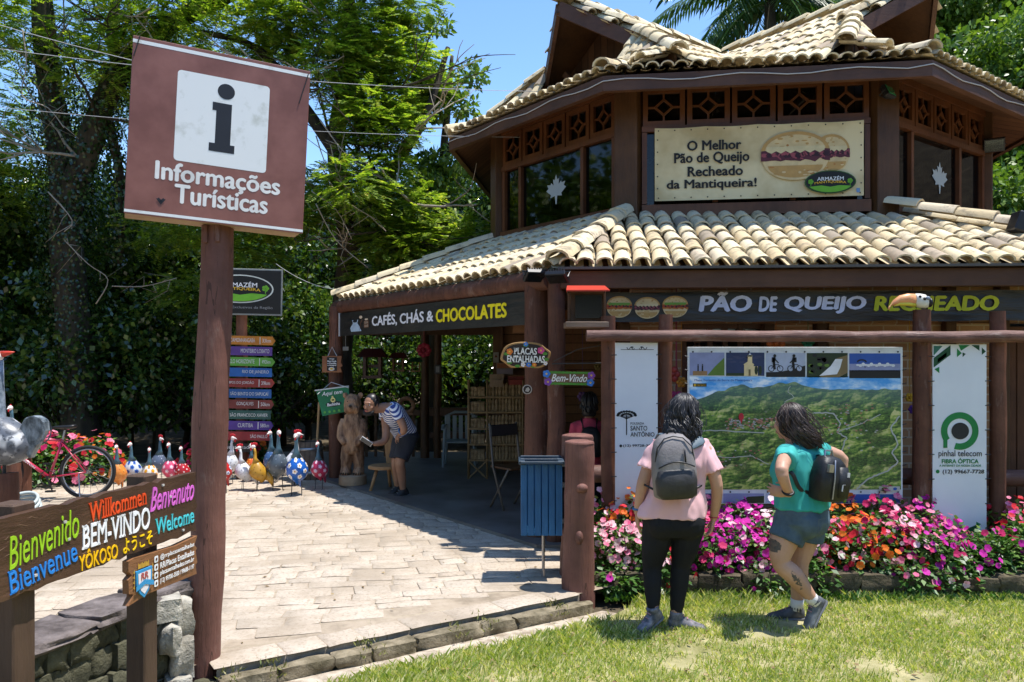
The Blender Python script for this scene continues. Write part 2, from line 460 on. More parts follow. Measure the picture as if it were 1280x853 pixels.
def _glass():
    m, nt, b = _new('window_glass'); out = nt.nodes['Material Output']
    tr = _n(nt, 'ShaderNodeBsdfTransparent'); tr.inputs[0].default_value = (0.30, 0.33, 0.30, 1)
    gl = _n(nt, 'ShaderNodeBsdfGlossy'); gl.inputs['Roughness'].default_value = 0.03
    fr = _n(nt, 'ShaderNodeFresnel'); fr.inputs[0].default_value = 1.5
    mx = _n(nt, 'ShaderNodeMixShader'); nt.links.new(fr.outputs[0], mx.inputs[0]); nt.links.new(tr.outputs[0], mx.inputs[1]); nt.links.new(gl.outputs[0], mx.inputs[2])
    nt.links.new(mx.outputs[0], out.inputs[0]); nt.nodes.remove(b); return m
GLASS = _glass()
def _brick():
    m, nt, b = _new('old_brick'); b.inputs['Roughness'].default_value = 0.85
    tc = _n(nt, 'ShaderNodeTexCoord'); sp = _n(nt, 'ShaderNodeSeparateXYZ'); cb = _n(nt, 'ShaderNodeCombineXYZ')
    nt.links.new(tc.outputs['Object'], sp.inputs[0]); nt.links.new(sp.outputs[0], cb.inputs[0]); nt.links.new(sp.outputs[2], cb.inputs[1])
    br = _n(nt, 'ShaderNodeTexBrick'); nt.links.new(cb.outputs[0], br.inputs[0])
    br.inputs['Scale'].default_value = 1; br.inputs['Brick Width'].default_value = 0.24; br.inputs['Row Height'].default_value = 0.085; br.inputs['Mortar Size'].default_value = 0.008
    br.inputs['Color1'].default_value = (0.36, 0.16, 0.075, 1); br.inputs['Color2'].default_value = (0.50, 0.27, 0.13, 1); br.inputs['Mortar'].default_value = (0.55, 0.46, 0.34, 1)
    nt.links.new(_mix(nt, 0.35, br.outputs[0], _ramp(nt, _noise(nt, None, 5), [(0.3, (0.2, 0.1, 0.05)), (0.7, (0.55, 0.33, 0.18))])), b.inputs['Base Color'])
    _bump(nt, b, br.outputs['Fac'], -0.6, 0.01); return m
BRICK = _brick()
def leafmat(name, stops, rough=0.45, trans=0.35, spec=0.5, tcol=None):
    m, nt, b = _new(name); out = nt.nodes['Material Output']
    g = _n(nt, 'ShaderNodeNewGeometry')
    c = _ramp(nt, g.outputs['Random Per Island'], stops)
    nt.links.new(c, b.inputs['Base Color']); b.inputs['Roughness'].default_value = rough; b.inputs['Specular IOR Level'].default_value = spec
    t = _n(nt, 'ShaderNodeBsdfTranslucent')
    nt.links.new(_mix(nt, 1.0, c, tcol or (1.4, 1.5, 0.5), 'MULTIPLY'), t.inputs[0])
    mx = _n(nt, 'ShaderNodeMixShader'); mx.inputs[0].default_value = trans
    nt.links.new(b.outputs[0], mx.inputs[1]); nt.links.new(t.outputs[0], mx.inputs[2]); nt.links.new(mx.outputs[0], out.inputs[0]); return m
L_FEATH = leafmat('feathery_leaf', [(0, (0.10, 0.18, 0.022)), (0.5, (0.20, 0.30, 0.04)), (0.85, (0.33, 0.42, 0.06)), (1, (0.50, 0.47, 0.12))], 0.5, 0.5)
L_GLOSS = leafmat('glossy_leaf', [(0, (0.012, 0.036, 0.010)), (0.6, (0.05, 0.11, 0.022)), (1, (0.17, 0.23, 0.04))], 0.17, 0.3, 0.9)
L_HILL = leafmat('hill_leaf', [(0, (0.05, 0.11, 0.018)), (0.6, (0.125, 0.22, 0.035)), (1, (0.25, 0.34, 0.06))], 0.45, 0.3)
L_PALM = leafmat('palm_leaf', [(0, (0.02, 0.06, 0.02)), (1, (0.06, 0.12, 0.03))], 0.35, 0.2)
L_FLOW = leafmat('impatiens_leaf', [(0, (0.03, 0.09, 0.015)), (0.7, (0.08, 0.18, 0.03)), (1, (0.18, 0.27, 0.05))], 0.4, 0.25)
L_IVY = leafmat('ivy_leaf', [(0, (0.010, 0.026, 0.006)), (1, (0.05, 0.095, 0.02))], 0.25, 0.2, 0.7)
BARK = mat('mossy_bark', (0.022, 0.016, 0.010), (0.075, 0.06, 0.036), scale=5, rough=0.9, bump=0.8, bscale=14, stretch=(1, 1, .3))
TWIG = mat('pale_twig', (0.28, 0.23, 0.17), (0.4, 0.34, 0.27), rough=0.9)
# ---------------------------------------------------------------- ground, plaza, lawn, path, kerb
def sheet(name, poly, z, m, res=None):
    mb = MB(); mb.poly([(p[0], p[1], z) for p in poly]); o = mb.build(name, m); tag(o, kind='structure'); return o
soil = mat('forest_soil', (0.045, 0.032, 0.02), (0.11, 0.085, 0.05), scale=3, rough=1, bump=0.6, bscale=25)
def _terrain():
    n = 90; V = []; xs = np.concatenate([np.linspace(-160, -22, 16), np.linspace(-20, 26, 60), np.linspace(30, 200, 24)])
    ys = np.concatenate([np.linspace(-25, 12, 30), np.linspace(12.5, 60, 50), np.linspace(64, 240, 24)])
    for y in ys:
        for x in xs:
            z = -0.14
            d = max(0.0, (x - 8.5) * 0.85 + (y - 19) * 0.45)             # the wooded hill climbs behind, to the right
            z += min(20, 0.72 * d)
            b = max(0.0, y - 22)
            z += min(3.0, 0.10 * b)
            z += (noise.noise(Vector((x * .12, y * .12, 0))) * min(1.2, 0.05 * max(0, math.hypot(x, y - 8) - 9)))
            V.append((x, y, z))
    nx = len(xs); F = [(j * nx + i, j * nx + i + 1, (j + 1) * nx + i + 1, (j + 1) * nx + i) for j in range(len(ys) - 1) for i in range(nx - 1)]
    mb = MB(); mb.add(V, F); o = mb.build('terrain', soil, smooth=True); tag(o, kind='structure')
_terrain()
def hill_z(x, y):
    d = max(0.0, (x - 8.5) * 0.85 + (y - 19) * 0.45)
    return -0.14 + min(20, 0.72 * d) + min(3.0, 0.10 * max(0.0, y - 22))
def _paving():
    m, nt, b = _new('sandstone_flags'); b.inputs['Roughness'].default_value = 0.8; b.inputs['Specular IOR Level'].default_value = 0.25
    v = _coord(nt, (1, 1, 1), (0, 0, R(-20)))
    nz = _n(nt, 'ShaderNodeTexNoise'); nz.inputs['Scale'].default_value = 1.7; nz.inputs['Detail'].default_value = 3; nt.links.new(v, nz.inputs['Vector'])
    ad = _n(nt, 'ShaderNodeVectorMath', operation='MULTIPLY_ADD'); ad.inputs[1].default_value = (0.34, 0.34, 0); nt.links.new(nz.outputs['Color'], ad.inputs[0]); nt.links.new(v, ad.inputs[2])
    br = _n(nt, 'ShaderNodeTexBrick'); nt.links.new(ad.outputs[0], br.inputs[0])
    br.inputs['Scale'].default_value = 1; br.inputs['Brick Width'].default_value = 0.55; br.inputs['Row Height'].default_value = 0.27; br.inputs['Mortar Size'].default_value = 0.009; br.inputs['Mortar Smooth'].default_value = 0.25
    br.offset = 0.37; br.squash = 1.5; br.squash_frequency = 3
    br.inputs['Color1'].default_value = (0.40, 0.32, 0.235, 1); br.inputs['Color2'].default_value = (0.44, 0.36, 0.27, 1); br.inputs['Mortar'].default_value = (0.5, 0.42, 0.3, 1)
    n1 = _noise(nt, v, 3.0, 6, 0.7); n2 = _noise(nt, v, 22, 5, 0.7); n3 = _noise(nt, v, 0.9, 2)
    c = _mix(nt, 0.5, br.outputs[0], _ramp(nt, n1, [(0.38, (0.10, 0.075, 0.045)), (0.52, (0.34, 0.27, 0.195)), (0.66, (0.46, 0.38, 0.29))]))
    jm = _math(nt, 'MULTIPLY', br.outputs['Fac'], _ramp(nt, _noise(nt, v, 2.6, 3), [(0.42, (0.04,) * 3), (0.70, (0.75,) * 3)]))
    c = _mix(nt, jm, c, (0.27, 0.21, 0.14))
    c = _mix(nt, _ramp(nt, n2, [(0.58, (0, 0, 0)), (0.75, (0.5, 0.5, 0.5))]), c, (0.30, 0.235, 0.16))
    vo = _n(nt, 'ShaderNodeTexVoronoi', feature='DISTANCE_TO_EDGE'); vo.inputs['Scale'].default_value = 1.6; nt.links.new(ad.outputs[0], vo.inputs['Vector'])
    cr = _math(nt, 'MULTIPLY', _math(nt, 'LESS_THAN', vo.outputs['Distance'], 0.008), _math(nt, 'GREATER_THAN', n3, 0.52))
    c = _mix(nt, _math(nt, 'MULTIPLY', cr, 0.75), c, (0.18, 0.135, 0.085))
    nt.links.new(c, b.inputs['Base Color'])
    h = _math(nt, 'SUBTRACT', _math(nt, 'ADD', _math(nt, 'MULTIPLY', n1, 0.6), _math(nt, 'MULTIPLY', n2, 0.35)), _math(nt, 'MULTIPLY', jm, 0.8))
    _bump(nt, b, h, 0.75, 0.03); return m
PAVE = _paving()
K0, K1 = Vector((-1.62, 4.40, 0)), Vector((0.50, 5.80, 0))         # kerb line, plaza edge
kd = (K1 - K0).normalized(); kn = Vector((kd.y, -kd.x, 0))
def _edge(a, b, n, amp, sd):
    return [a.lerp(b, i / n) + kn * amp * noise.noise(Vector((i * .7, sd, 0))) for i in range(n + 1)]
_pl = _edge(K0 - kn * .02, K1 - kn * .02, 24, 0.035, 1.0)
plz = [tuple(p) for p in _pl] + [(0.75, 6.0, 0), (1.1, 6.9, 0), (1.1, 13.2, 0), (-13, 13.2, 0), (-13, 1.0, 0), (-2.45, 1.0, 0), (-2.42, 3.0, 0), (-1.72, 4.55, 0)]
_mb = MB(); _mb.poly(plz)
_mb.add([p for q in _pl for p in (q, q - Vector((0, 0, .16)))], [(2 * i, 2 * i + 1, 2 * i + 3, 2 * i + 2) for i in range(len(_pl) - 1)])
tag(_mb.build('pavement', PAVE), kind='structure')
def _flags():                      # individual worn flagstones laid in uneven courses
    m, nt, b = _new('worn_flagstone'); b.inputs['Roughness'].default_value = .85; b.inputs['Specular IOR Level'].default_value = .2
    g = _n(nt, 'ShaderNodeNewGeometry'); v = _coord(nt); n1 = _noise(nt, v, 4.5, 6, .7); n2 = _noise(nt, v, 38, 5, .75); n3 = _noise(nt, v, 1.3, 4, .6)
    c = _ramp(nt, g.outputs['Random Per Island'], [(0, (.44, .36, .27)), (.25, (.51, .425, .325)), (.6, (.555, .465, .36)), (.85, (.59, .50, .395)), (1, (.48, .415, .33))])
    c = _mix(nt, .5, c, _ramp(nt, n1, [(.3, (.32, .25, .18)), (.48, (.48, .40, .32)), (.7, (.57, .49, .40))]))
    c = _mix(nt, _ramp(nt, n2, [(.50, (0,) * 3), (.66, (.7,) * 3)]), c, (.25, .195, .14)); c = _mix(nt, _ramp(nt, n3, [(.45, (0,) * 3), (.64, (.75,) * 3)]), c, (.33, .265, .195))
    nt.links.new(c, b.inputs['Base Color']); _bump(nt, b, _math(nt, 'ADD', _math(nt, 'MULTIPLY', n1, .6), _math(nt, 'MULTIPLY', n2, .4)), .9, .02)
    rn = random.Random(4); V_, F_ = [], []; an = R(11); ca, sa = math.cos(an), math.sin(an); yr = -9.0; PX = [(p[0], p[1]) for p in plz]
    pl = [(p[0] - kn.x * .20, p[1] - kn.y * .20) if i < 25 else p for i, p in enumerate(PX)]
    while yr < 17:
        h = rn.uniform(.11, .21); x = -16 + rn.random()
        while x < 7:
            w = rn.uniform(.15, .44); gp = rn.choice((.001, .001, .002, .003, .004, .009))
            q = [(x + gp, yr + gp), (x + w - gp, yr + gp), (x + w - gp, yr + h - gp), (x + gp, yr + h - gp)]
            wob = lambda a, b_: (a + .09 * noise.noise(Vector((a * 1.3, b_ * 1.3, 3))) + .014 * noise.noise(Vector((a * 9, b_ * 9, 8))), b_ + .10 * noise.noise(Vector((a * 1.1, b_ * 1.1, 5))) + .016 * noise.noise(Vector((a * 9, b_ * 9, 1))))
            nx, ny = 5, 3; pts = []; tilt = rn.uniform(-.0018, .0018); z0 = rn.uniform(.003, .008); UX = (0, .025, .35, .65, .975, 1); UY = (0, .06, .94, 1)
            for j in range(ny + 1):
                for i in range(nx + 1):
                    a = q[0][0] + (q[1][0] - q[0][0]) * UX[i]; b_ = q[0][1] + (q[3][1] - q[0][1]) * UY[j]
                    cr_ = .005 if (i in (0, nx) and j in (0, ny)) else 0
                    a += cr_ * (1 if i == 0 else -1); b_ += cr_ * (1 if j == 0 else -1) 
                    a, b_ = wob(a, b_); X_ = a * ca - b_ * sa - 3; Y2 = a * sa + b_ * ca + 6
                    e = i in (0, nx) or j in (0, ny)
                    pts.append((X_, Y2, z0 - (.004 if e else 0) + tilt * (i - 2.5) + .003 * noise.noise(Vector((X_ * 6, Y2 * 6, 0)))))
            xs_ = np.array([p[0] for p in pts]); ys_ = np.array([p[1] for p in pts])
            if inpoly(xs_, ys_, pl).all() and not (abs(xs_[0]) > ys_[0] * .75 + 1):
                b0 = len(V_); V_ += pts; F_ += [(b0 + j * 6 + i, b0 + j * 6 + i + 1, b0 + j * 6 + i + 7, b0 + j * 6 + i + 6) for j in range(3) for i in range(5)]
            x += w
        yr += h
    t = -.02                       # border course along the kerb
    while t < (K1 - K0).length - .1:
        w = rn.uniform(.22, .48); z0 = rn.uniform(.003, .011); b0 = len(V_)
        for j, v0 in enumerate((.0, .012, .20, .225)):
            for i, u0 in enumerate((0, .02, .35, .65, .98, 1)):
                p = K0 + kd * (t + .003 + (w - .006) * u0) - kn * (v0 + .018 * noise.noise(Vector((t * 4 + u0 * 2, v0 * 5, 2)))) ; V_.append((p.x, p.y, z0 - (.007 if i in (0, 5) or j in (0, 3) else 0) + .003 * noise.noise(p * 6)))
        F_ += [(b0 + j * 6 + i, b0 + (j + 1) * 6 + i, b0 + (j + 1) * 6 + i + 1, b0 + j * 6 + i + 1) for j in range(3) for i in range(5)]; t += w
    tag(mesh_np('paving_stones', np.array(V_), np.array(F_), m, smooth=True), kind='structure')
_FL = _flags
# narrow old kerb stones one step below the paving edge
KERB = mat('mossy_kerb_stone', (0.11, 0.09, 0.05), (0.30, 0.245, 0.16), scale=9, rough=0.9, bump=0.8, bscale=30, isl=0.25)
_mb = MB(); t = 0.0; L = (K1 - K0).length; i = 0
while t < L:
    w = random.uniform(.22, .5); c = K0 + kd * (t + w / 2) + kn * (.07 + random.uniform(-.008, .008)) + Vector((0, 0, -.075 + random.uniform(-.008, .008)))
    rock(_mb, c + Vector((0, 0, -.012)), (w * 1.03, random.uniform(.10, .15), .11), math.atan2(kd.y, kd.x) + random.uniform(-.05, .05), seed=i, sq=0.72, rough=.24, n=5); t += w; i += 1
tag(_mb.build('kerb', KERB, smooth=60), kind='structure')
PATH = mat('worn_stone_path', (0.27, 0.21, 0.145), (0.52, 0.44, 0.34), scale=9, rough=0.9, bump=0.9, bscale=16, lo=.38, hi=.58)
_q = [K0 + kn * .12 - kd * .5, K1 + kn * .12 + kd * .1, K1 + kn * .40 + kd * .25, K0 + kn * .52 - kd * .9]
sheet('path', [(p.x, p.y) for p in _q], -.105, PATH)
# lawn sheet: from the path strip to the flower bed and out of the frame
LAWN = mat('dry_lawn_floor', (0.22, 0.21, 0.07), (0.48, 0.42, 0.22), scale=5, rough=1, bump=0.8, bscale=60)
lawn_poly = [(-1.75, 3.0), (-1.35, 4.05), (-0.80, 4.58), (0.0, 5.10), (0.62, 5.52), (0.95, 5.95), (1.2, 6.25), (9, 6.25), (9, 0.5), (-1.75, 0.5)]
sheet('lawn', lawn_poly, -.10, LAWN)
def inpoly(x, y, P):
    c = np.zeros(len(x), bool); n = len(P); j = n - 1
    for i in range(n):
        xi, yi = P[i]; xj, yj = P[j]
        c ^= ((yi > y) != (yj > y)) & (x < (xj - xi) * (y - yi) / (yj - yi + 1e-12) + xi); j = i
    return c
_FL()
def _grass():
    N = 400000
    x = RNG.uniform(-1.7, 7.4, N); y = 3.1 + (6.2 - 3.1) * RNG.random(N)
    gx = 1.4 * np.sin(x * 3.1 + np.sin(y * 4.3) * 1.3) * np.cos(y * 3.7 + np.sin(x * 2.3)) * .5 + .5 * np.sin(x * 11 + 3 * np.sin(y * 5)) * np.sin(y * 13)
    x = x + RNG.normal(0, .02, N)
    P2 = [(a + RNG.normal(0, .01), b) for a, b in lawn_poly]
    k = inpoly(x, y, P2) & (RNG.random(N) < 0.50 + 0.55 * gx + .25 * np.clip((y - 5.6) / .4, 0, 1)) & (np.abs(x) < y * .68 + 2.2)
    x, y = x[k], y[k]; n = len(x)
    tall = np.clip((y - 5.75) / .4, 0, 1) * (x > .7) + np.clip((x * .6 + 4.72 - y) * -6 + .3, 0, .6)
    h = RNG.uniform(.018, .045, n) * (1 + 1.3 * tall * RNG.random(n)); w = RNG.uniform(.0016, .0035, n) * 1.25
    a = RNG.uniform(0, 2 * PI, n); lean = RNG.uniform(.1, 1.0, n) * h
    dx, dy = np.cos(a), np.sin(a); bx, by = np.cos(a + 1.57) * w, np.sin(a + 1.57) * w
    z = np.full(n, -.102)
    V = np.empty((n, 4, 3)); V[:, 0] = np.stack([x - bx, y - by, z], 1); V[:, 1] = np.stack([x + bx, y + by, z], 1)
    V[:, 2] = np.stack([x + dx * lean * .4 + bx * .8, y + dy * lean * .4 + by * .8, z + h * .65], 1); V[:, 3] = np.stack([x + dx * lean, y + dy * lean, z + h], 1)
    F = np.arange(n * 4).reshape(n, 4)[:, [0, 1, 2, 3]]
    gm = leafmat('lawn_blade', [(0, (0.17, 0.26, 0.04)), (0.38, (0.33, 0.41, 0.085)), (0.66, (0.50, 0.50, 0.18)), (1, (0.76, 0.68, 0.40))], 0.5, 0.35)
    tag(mesh_np('lawn_grass', V.reshape(-1, 3), F, gm), kind='stuff')
_grass()
# polished concrete floor of the pavilion
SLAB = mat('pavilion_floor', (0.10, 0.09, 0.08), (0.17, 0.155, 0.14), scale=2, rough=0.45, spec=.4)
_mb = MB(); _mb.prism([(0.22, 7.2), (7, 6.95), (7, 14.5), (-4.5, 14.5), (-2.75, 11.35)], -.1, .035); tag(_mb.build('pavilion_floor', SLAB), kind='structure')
# ---------------------------------------------------------------- the tiled wooden pavilion
PV = thing('cafe_pavilion', 'two-storey octagonal wooden cafe pavilion with pale clay tile roofs and gablets', 'building', (2.0, 9.5, 0))
def V2(p, z): return Vector((p[0], p[1], z))
E0, E1, EL, ER = (.414, 7.26), (5.75, 6.88), (-2.5, 11.4), (8.9, 9.5)         # lower eave corners
T0, T1, TL, TR = (1.298, 9.004), (4.02, 8.62), (-.237, 11.04), (6.02, 10.12)  # upper storey wall corners
ZE, ZT = 2.555, 3.33
UC = Vector((3.096, 11.92, 0))
def tile_col(mb, A, B, nrm, w, expo=0.33, pan=True, side=None, mi=0):
    A, B = Vector(A), Vector(B); d = (A - B); L = d.length
    if L < 0.05: return
    d /= L; sd = d.cross(nrm).normalized(); n = max(1, math.ceil(L / expo - .15)); e = L / n
    for i in range(n):
        s0 = i * e - (e * .12 if i else 0); s1 = (i + 1) * e + (.03 if i == n - 1 else 0)
        j = sd * random.uniform(-.006, .006); tw = random.uniform(-.017, .017); lf = random.uniform(-.004, .007)
        ra, rb = w * .40, w * .49; hh = w * .34
        up0 = B + d * s0 + j + nrm * (.000 + lf); up1 = B + d * s1 + j + sd * tw + nrm * (.016 + lf)
        vs = []
        for (c, r, h) in ((up0, ra, hh), (up1, rb, hh * 1.12), (up1, rb * .80, hh * .86), (up1 - d * .05, rb * .78, hh * .84)):
            for k in range(7):
                a = PI * k / 6; vs.append(c + sd * r * math.cos(a) + nrm * h * math.sin(a))
        fs = [(q * 7 + k, q * 7 + k + 1, q * 7 + 8 + k, q * 7 + 7 + k) for q in range(3) for k in range(6)]
        mb.add(vs, fs, mi)
        if pan:
            o = sd * w * .5; vs = []
            for c in (B + d * max(s0, 0) + o - nrm * .012, B + d * (s1 - .005) + o + nrm * .004):
                for k in range(5):
                    a = PI * k / 4; vs.append(c + sd * w * .36 * math.cos(a) - nrm * w * .13 * math.sin(a))
            mb.add(vs, [(k, k + 1, 6 + k, 5 + k) for k in range(4)], mi + 1)
def ridge(mb, A, B, w, nrm=Vector((0, 0, 1)), expo=.36):
    tile_col(mb, A, B, (nrm - (Vector(A) - Vector(B)).normalized() * nrm.dot((Vector(A) - Vector(B)).normalized())).normalized(), w, expo, False)
def roof_plane(mb, eA, eB, tA, tB, ze, zt, w, base=-1):
    # eave eA->eB (left to right seen from outside), top tA->tB
    eA, eB = Vector((*eA, 0)), Vector((*eB, 0)); tA, tB = Vector((*tA, 0)), Vector((*tB, 0))
    u = (eB - eA); Ls = u.length; u /= Ls; n = Vector((-u.y, u.x, 0))
    sA, dA = (tA - eA).dot(u), (tA - eA).dot(n); sB, dB = (tB - eA).dot(u), (tB - eA).dot(n)
    k = (zt - ze) / dA; nr = Vector((-n.x * k, -n.y * k, 1)).normalized()
    cnt = max(1, round(Ls / w)); w = Ls / cnt
    for i in range(cnt):
        s = (i + .5) * w
        if s < sA: d = dA * s / sA
        elif s > sB: d = dB * (Ls - s) / (Ls - sB)
        else: d = dA + (dB - dA) * (s - sA) / (sB - sA)
        if d < .1: continue
        a = eA + u * s + Vector((0, 0, ze)); b = a + n * d + Vector((0, 0, k * d))
        tile_col(mb, a, b, nr, w)
    # boarded underside
    return [eA + Vector((0, 0, ze - .05)), eB + Vector((0, 0, ze - .05)), tB + Vector((0, 0, zt - .09)), tA + Vector((0, 0, zt - .09))]
low = MB(); und = MB()
for q in (roof_plane(low, E0, E1, T0, T1, ZE, ZT, .172), roof_plane(low, EL, E0, TL, T0, ZE, ZT, .172), roof_plane(low, E1, ER, T1, TR, ZE, ZT, .18)):
    und.add(q, [(0, 1, 2, 3)])
ridge(low, V2(E0, ZE + .05), V2(T0, ZT + .05), .25); ridge(low, V2(E1, ZE + .05), V2(T1, ZT + .05), .25); ridge(low, V2(EL, ZE + .05), V2(TL, ZT + .05), .25)
# flashing row of tiles along the foot of the upper walls
for a, b in ((T0, T1), (TL, T0)):
    A, B = V2(a, ZT + .02), V2(b, ZT + .02)
# rear planes, plain, to keep the room dark
back = [(EL[0], EL[1]), (-1.2, 14.6), (7.5, 14.8), ER]
und.add([V2(EL, ZE - .05), V2((-1.4, 14.9), ZE - .05), V2((1.0, 14.2), ZT), V2(TL, ZT)], [(0, 1, 2, 3)])
und.add([V2((-1.4, 14.9), ZE - .05), V2((8.5, 15.2), ZE - .05), V2((5.5, 14.4), ZT), V2((1.0, 14.2), ZT)], [(0, 1, 2, 3)])
und.add([V2((8.5, 15.2), ZE - .05), V2(ER, ZE - .05), V2(TR, ZT), V2((5.5, 14.4), ZT)], [(0, 1, 2, 3)])
lr = low.build('lower_roof', [TILE, PAN], PV, smooth=50)
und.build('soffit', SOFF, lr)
# eave members: squared fascia in front, round log on the left wing
fb = MB(); a, b = V2(E0, 2.43), V2(E1, 2.43); o = Vector((.03, .06, 0)); fb.beam(a + o, b + o, .07, .165); fb.build('fascia', FASC, lr, bevel=.006)
gb = MB(); gb.beam(a + Vector((0, -.005, .098)), b + Vector((0, -.005, .098)), .075, .022); gb.build('eave_flashing', paint('lead_grey', '5a5450'), lr)
lb = MB(); log(lb, V2(EL, 2.44) + Vector((-.02, .1, 0)), V2(E0, 2.445) + Vector((-.05, .12, 0)), .10, .10, 16, .012, seg=12); lb.build('eave_log', LOGB, lr, smooth=40)
lg = MB(); lg.beam(V2(EL, 2.535) + Vector((0, .06, 0)), V2(E0, 2.535) + Vector((.0, .06, 0)), .08, .022); lg.build('eave_flashing', paint('moss_grey', '4a4f45'), lr)
# ceiling of the open pavilion and the rear tie beams
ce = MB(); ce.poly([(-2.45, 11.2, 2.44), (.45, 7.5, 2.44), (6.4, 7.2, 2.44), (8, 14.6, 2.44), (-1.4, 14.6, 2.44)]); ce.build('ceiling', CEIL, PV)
def post(px, Y, r, z1=2.5, jx=0, name='post', m=None):
    p = at(px, 500, Y); b = MB(); log(b, (p.x + jx, Y, -.05), (p.x, Y, z1), r * 1.04, r * .96, 16, .014, seg=8); return b.build(name, m or LOGB, PV, smooth=40)
post(671, 7.62, .125, 2.45); post(694.5, 7.38, .082, 2.5); post(682, 7.8, .06, 2.4)
post(420, 11.35, .10, 2.45); post(531, 13.6, .072, 2.4, m=DARKW); post(547, 13.6, .066, 2.4, m=DARKW)
rb = MB(); rb.beam((-2.85, 13.6, 2.26), (.6, 13.6, 2.26), .12, .28); rb.beam((-1.4, 13.58, .82), (.6, 13.58, .82), .06, .14); rb.beam((-1.4, 13.58, .42), (.6, 13.58, .42), .05, .10)
rb.beam((-2.85, 13.6, .8), (-1.5, 13.6, .8), .06, .10)
for i in range(9): rb.beam((-2.8 + i * .16, 13.62, .05), (-2.8 + i * .16, 13.62, .8), .05, .03)
rb.build('rear_railing', DARKW, PV, bevel=.006)
# beams under the left eave behind the banner
cb = MB(); cb.beam((.30, 7.75, 2.36), (-2.3, 11.35, 2.36), .10, .10); cb.build('wall_plate', DARKW, PV)
# rear wall of boards and side panel behind the corner posts
wb = MB(); wb.prism([(-.26, 12.7), (7.2, 12.5), (7.2, 12.62), (-.26, 12.82)], 0.03, 2.45)
wb.build('shop_wall', WALLW, PV)
pw = MB(); pw.box((-.22, 12.62, 1.25), (.16, .14, 2.4)); pw.box((.55, 12.6, 1.25), (.12, .14, 2.4)); pw.box((.1, 12.62, 1.5), (.8, .06, .08)); pw.build('wall_post', DARKW, PV)
ps = MB(); ps.box((.26, 8.6, 2.22), (.50, .05, .46)); ps.build('wall_panel', WALLW, PV)
# brick front with door, dark windows and timber posts
bw = MB()
xs = [1.25, 1.62, 2.55, 2.86, 3.05, 3.98, 4.02, 4.52]
def fy(x): return 8.10 - .07 * (x - 1.2)
def bpanel(x0, x1, z0, z1, mb=None, dy=0.0, th=.14):
    mb = mb or bw; yc = fy((x0 + x1) / 2) + th / 2 + dy; mb.box(((x0 + x1) / 2, yc, (z0 + z1) / 2), (x1 - x0, th, z1 - z0))
bpanel(1.18, 7.0, .03, 1.0)
for x0, x1 in ((1.18, 1.72), (2.62, 3.0), (3.14, 4.25), (4.36, 4.78), (5.62, 7.0)): bpanel(x0, x1, 1.0, 2.06)
bpanel(1.18, 7.0, 2.06, 2.44)
bw.build('brick_wall', BRICK, PV)
tp = MB()
for x in (1.14, 2.56, 3.07, 4.30, 4.80): tp.box((x, fy(x) + .02, 1.24), (.10, .16, 2.4))
tp.build('timber_post', DARKW, PV, bevel=.006)
wi = MB(); wi.box((2.15, fy(2.15) + .09, 1.53), (.86, .03, 1.04)); wi.build('dark_window', GLASS, PV)
wf = MB()
for x in (1.74, 2.0, 2.15, 2.3, 2.56): wf.box((x, fy(x) + .05, 1.53), (.045, .06, 1.06))
for z in (1.02, 1.66, 2.04): wf.box((2.15, fy(2.15) + .052, z), (.84, .05, .05))
for x in (1.87, 2.43):
    for a in (-1, 1): wf.beam((x - .1, fy(x) + .04, 1.86 - a * .14), (x + .1, fy(x) + .04, 1.86 + a * .14), .03, .03)
wf.build('window_frame', FRAMEW, PV)
dr = MB(); dr.box((5.2, fy(5.2) + .06, 1.0), (.78, .06, 1.94))
for i in range(6): dr.box((4.88 + i * .128, fy(5.2) + .028, 1.0), (.118, .02, 1.9))
dr.box((5.2, fy(5.2) + .012, 1.98), (.84, .05, .09)); dr.build('door', wood('door_wood', (.075, .028, .012), (.16, .062, .026)), PV, bevel=.004)
# doorway dressing in the opening between corner posts and brick wall
dv = MB(); dv.box((.62, 8.5, 2.18), (.95, .06, .10)); dv.box((1.05, 8.35, 1.2), (.08, .08, 2.4)); dv.build('door_frame', FRAMEW, PV)

# ---- upper storey
n8 = Vector((math.sin(R(8)), math.cos(R(8)), 0)); u8 = Vector((math.cos(R(8)), -math.sin(R(8)), 0))
ring = []
for k in range(4):          # octagon corners, alternating long and short sides
    M = Matrix.Rotation(PI / 2 * k, 3, 'Z')
    for p in (T0, T1):
        ring.append(UC + M @ (Vector((*p, 0)) - UC))
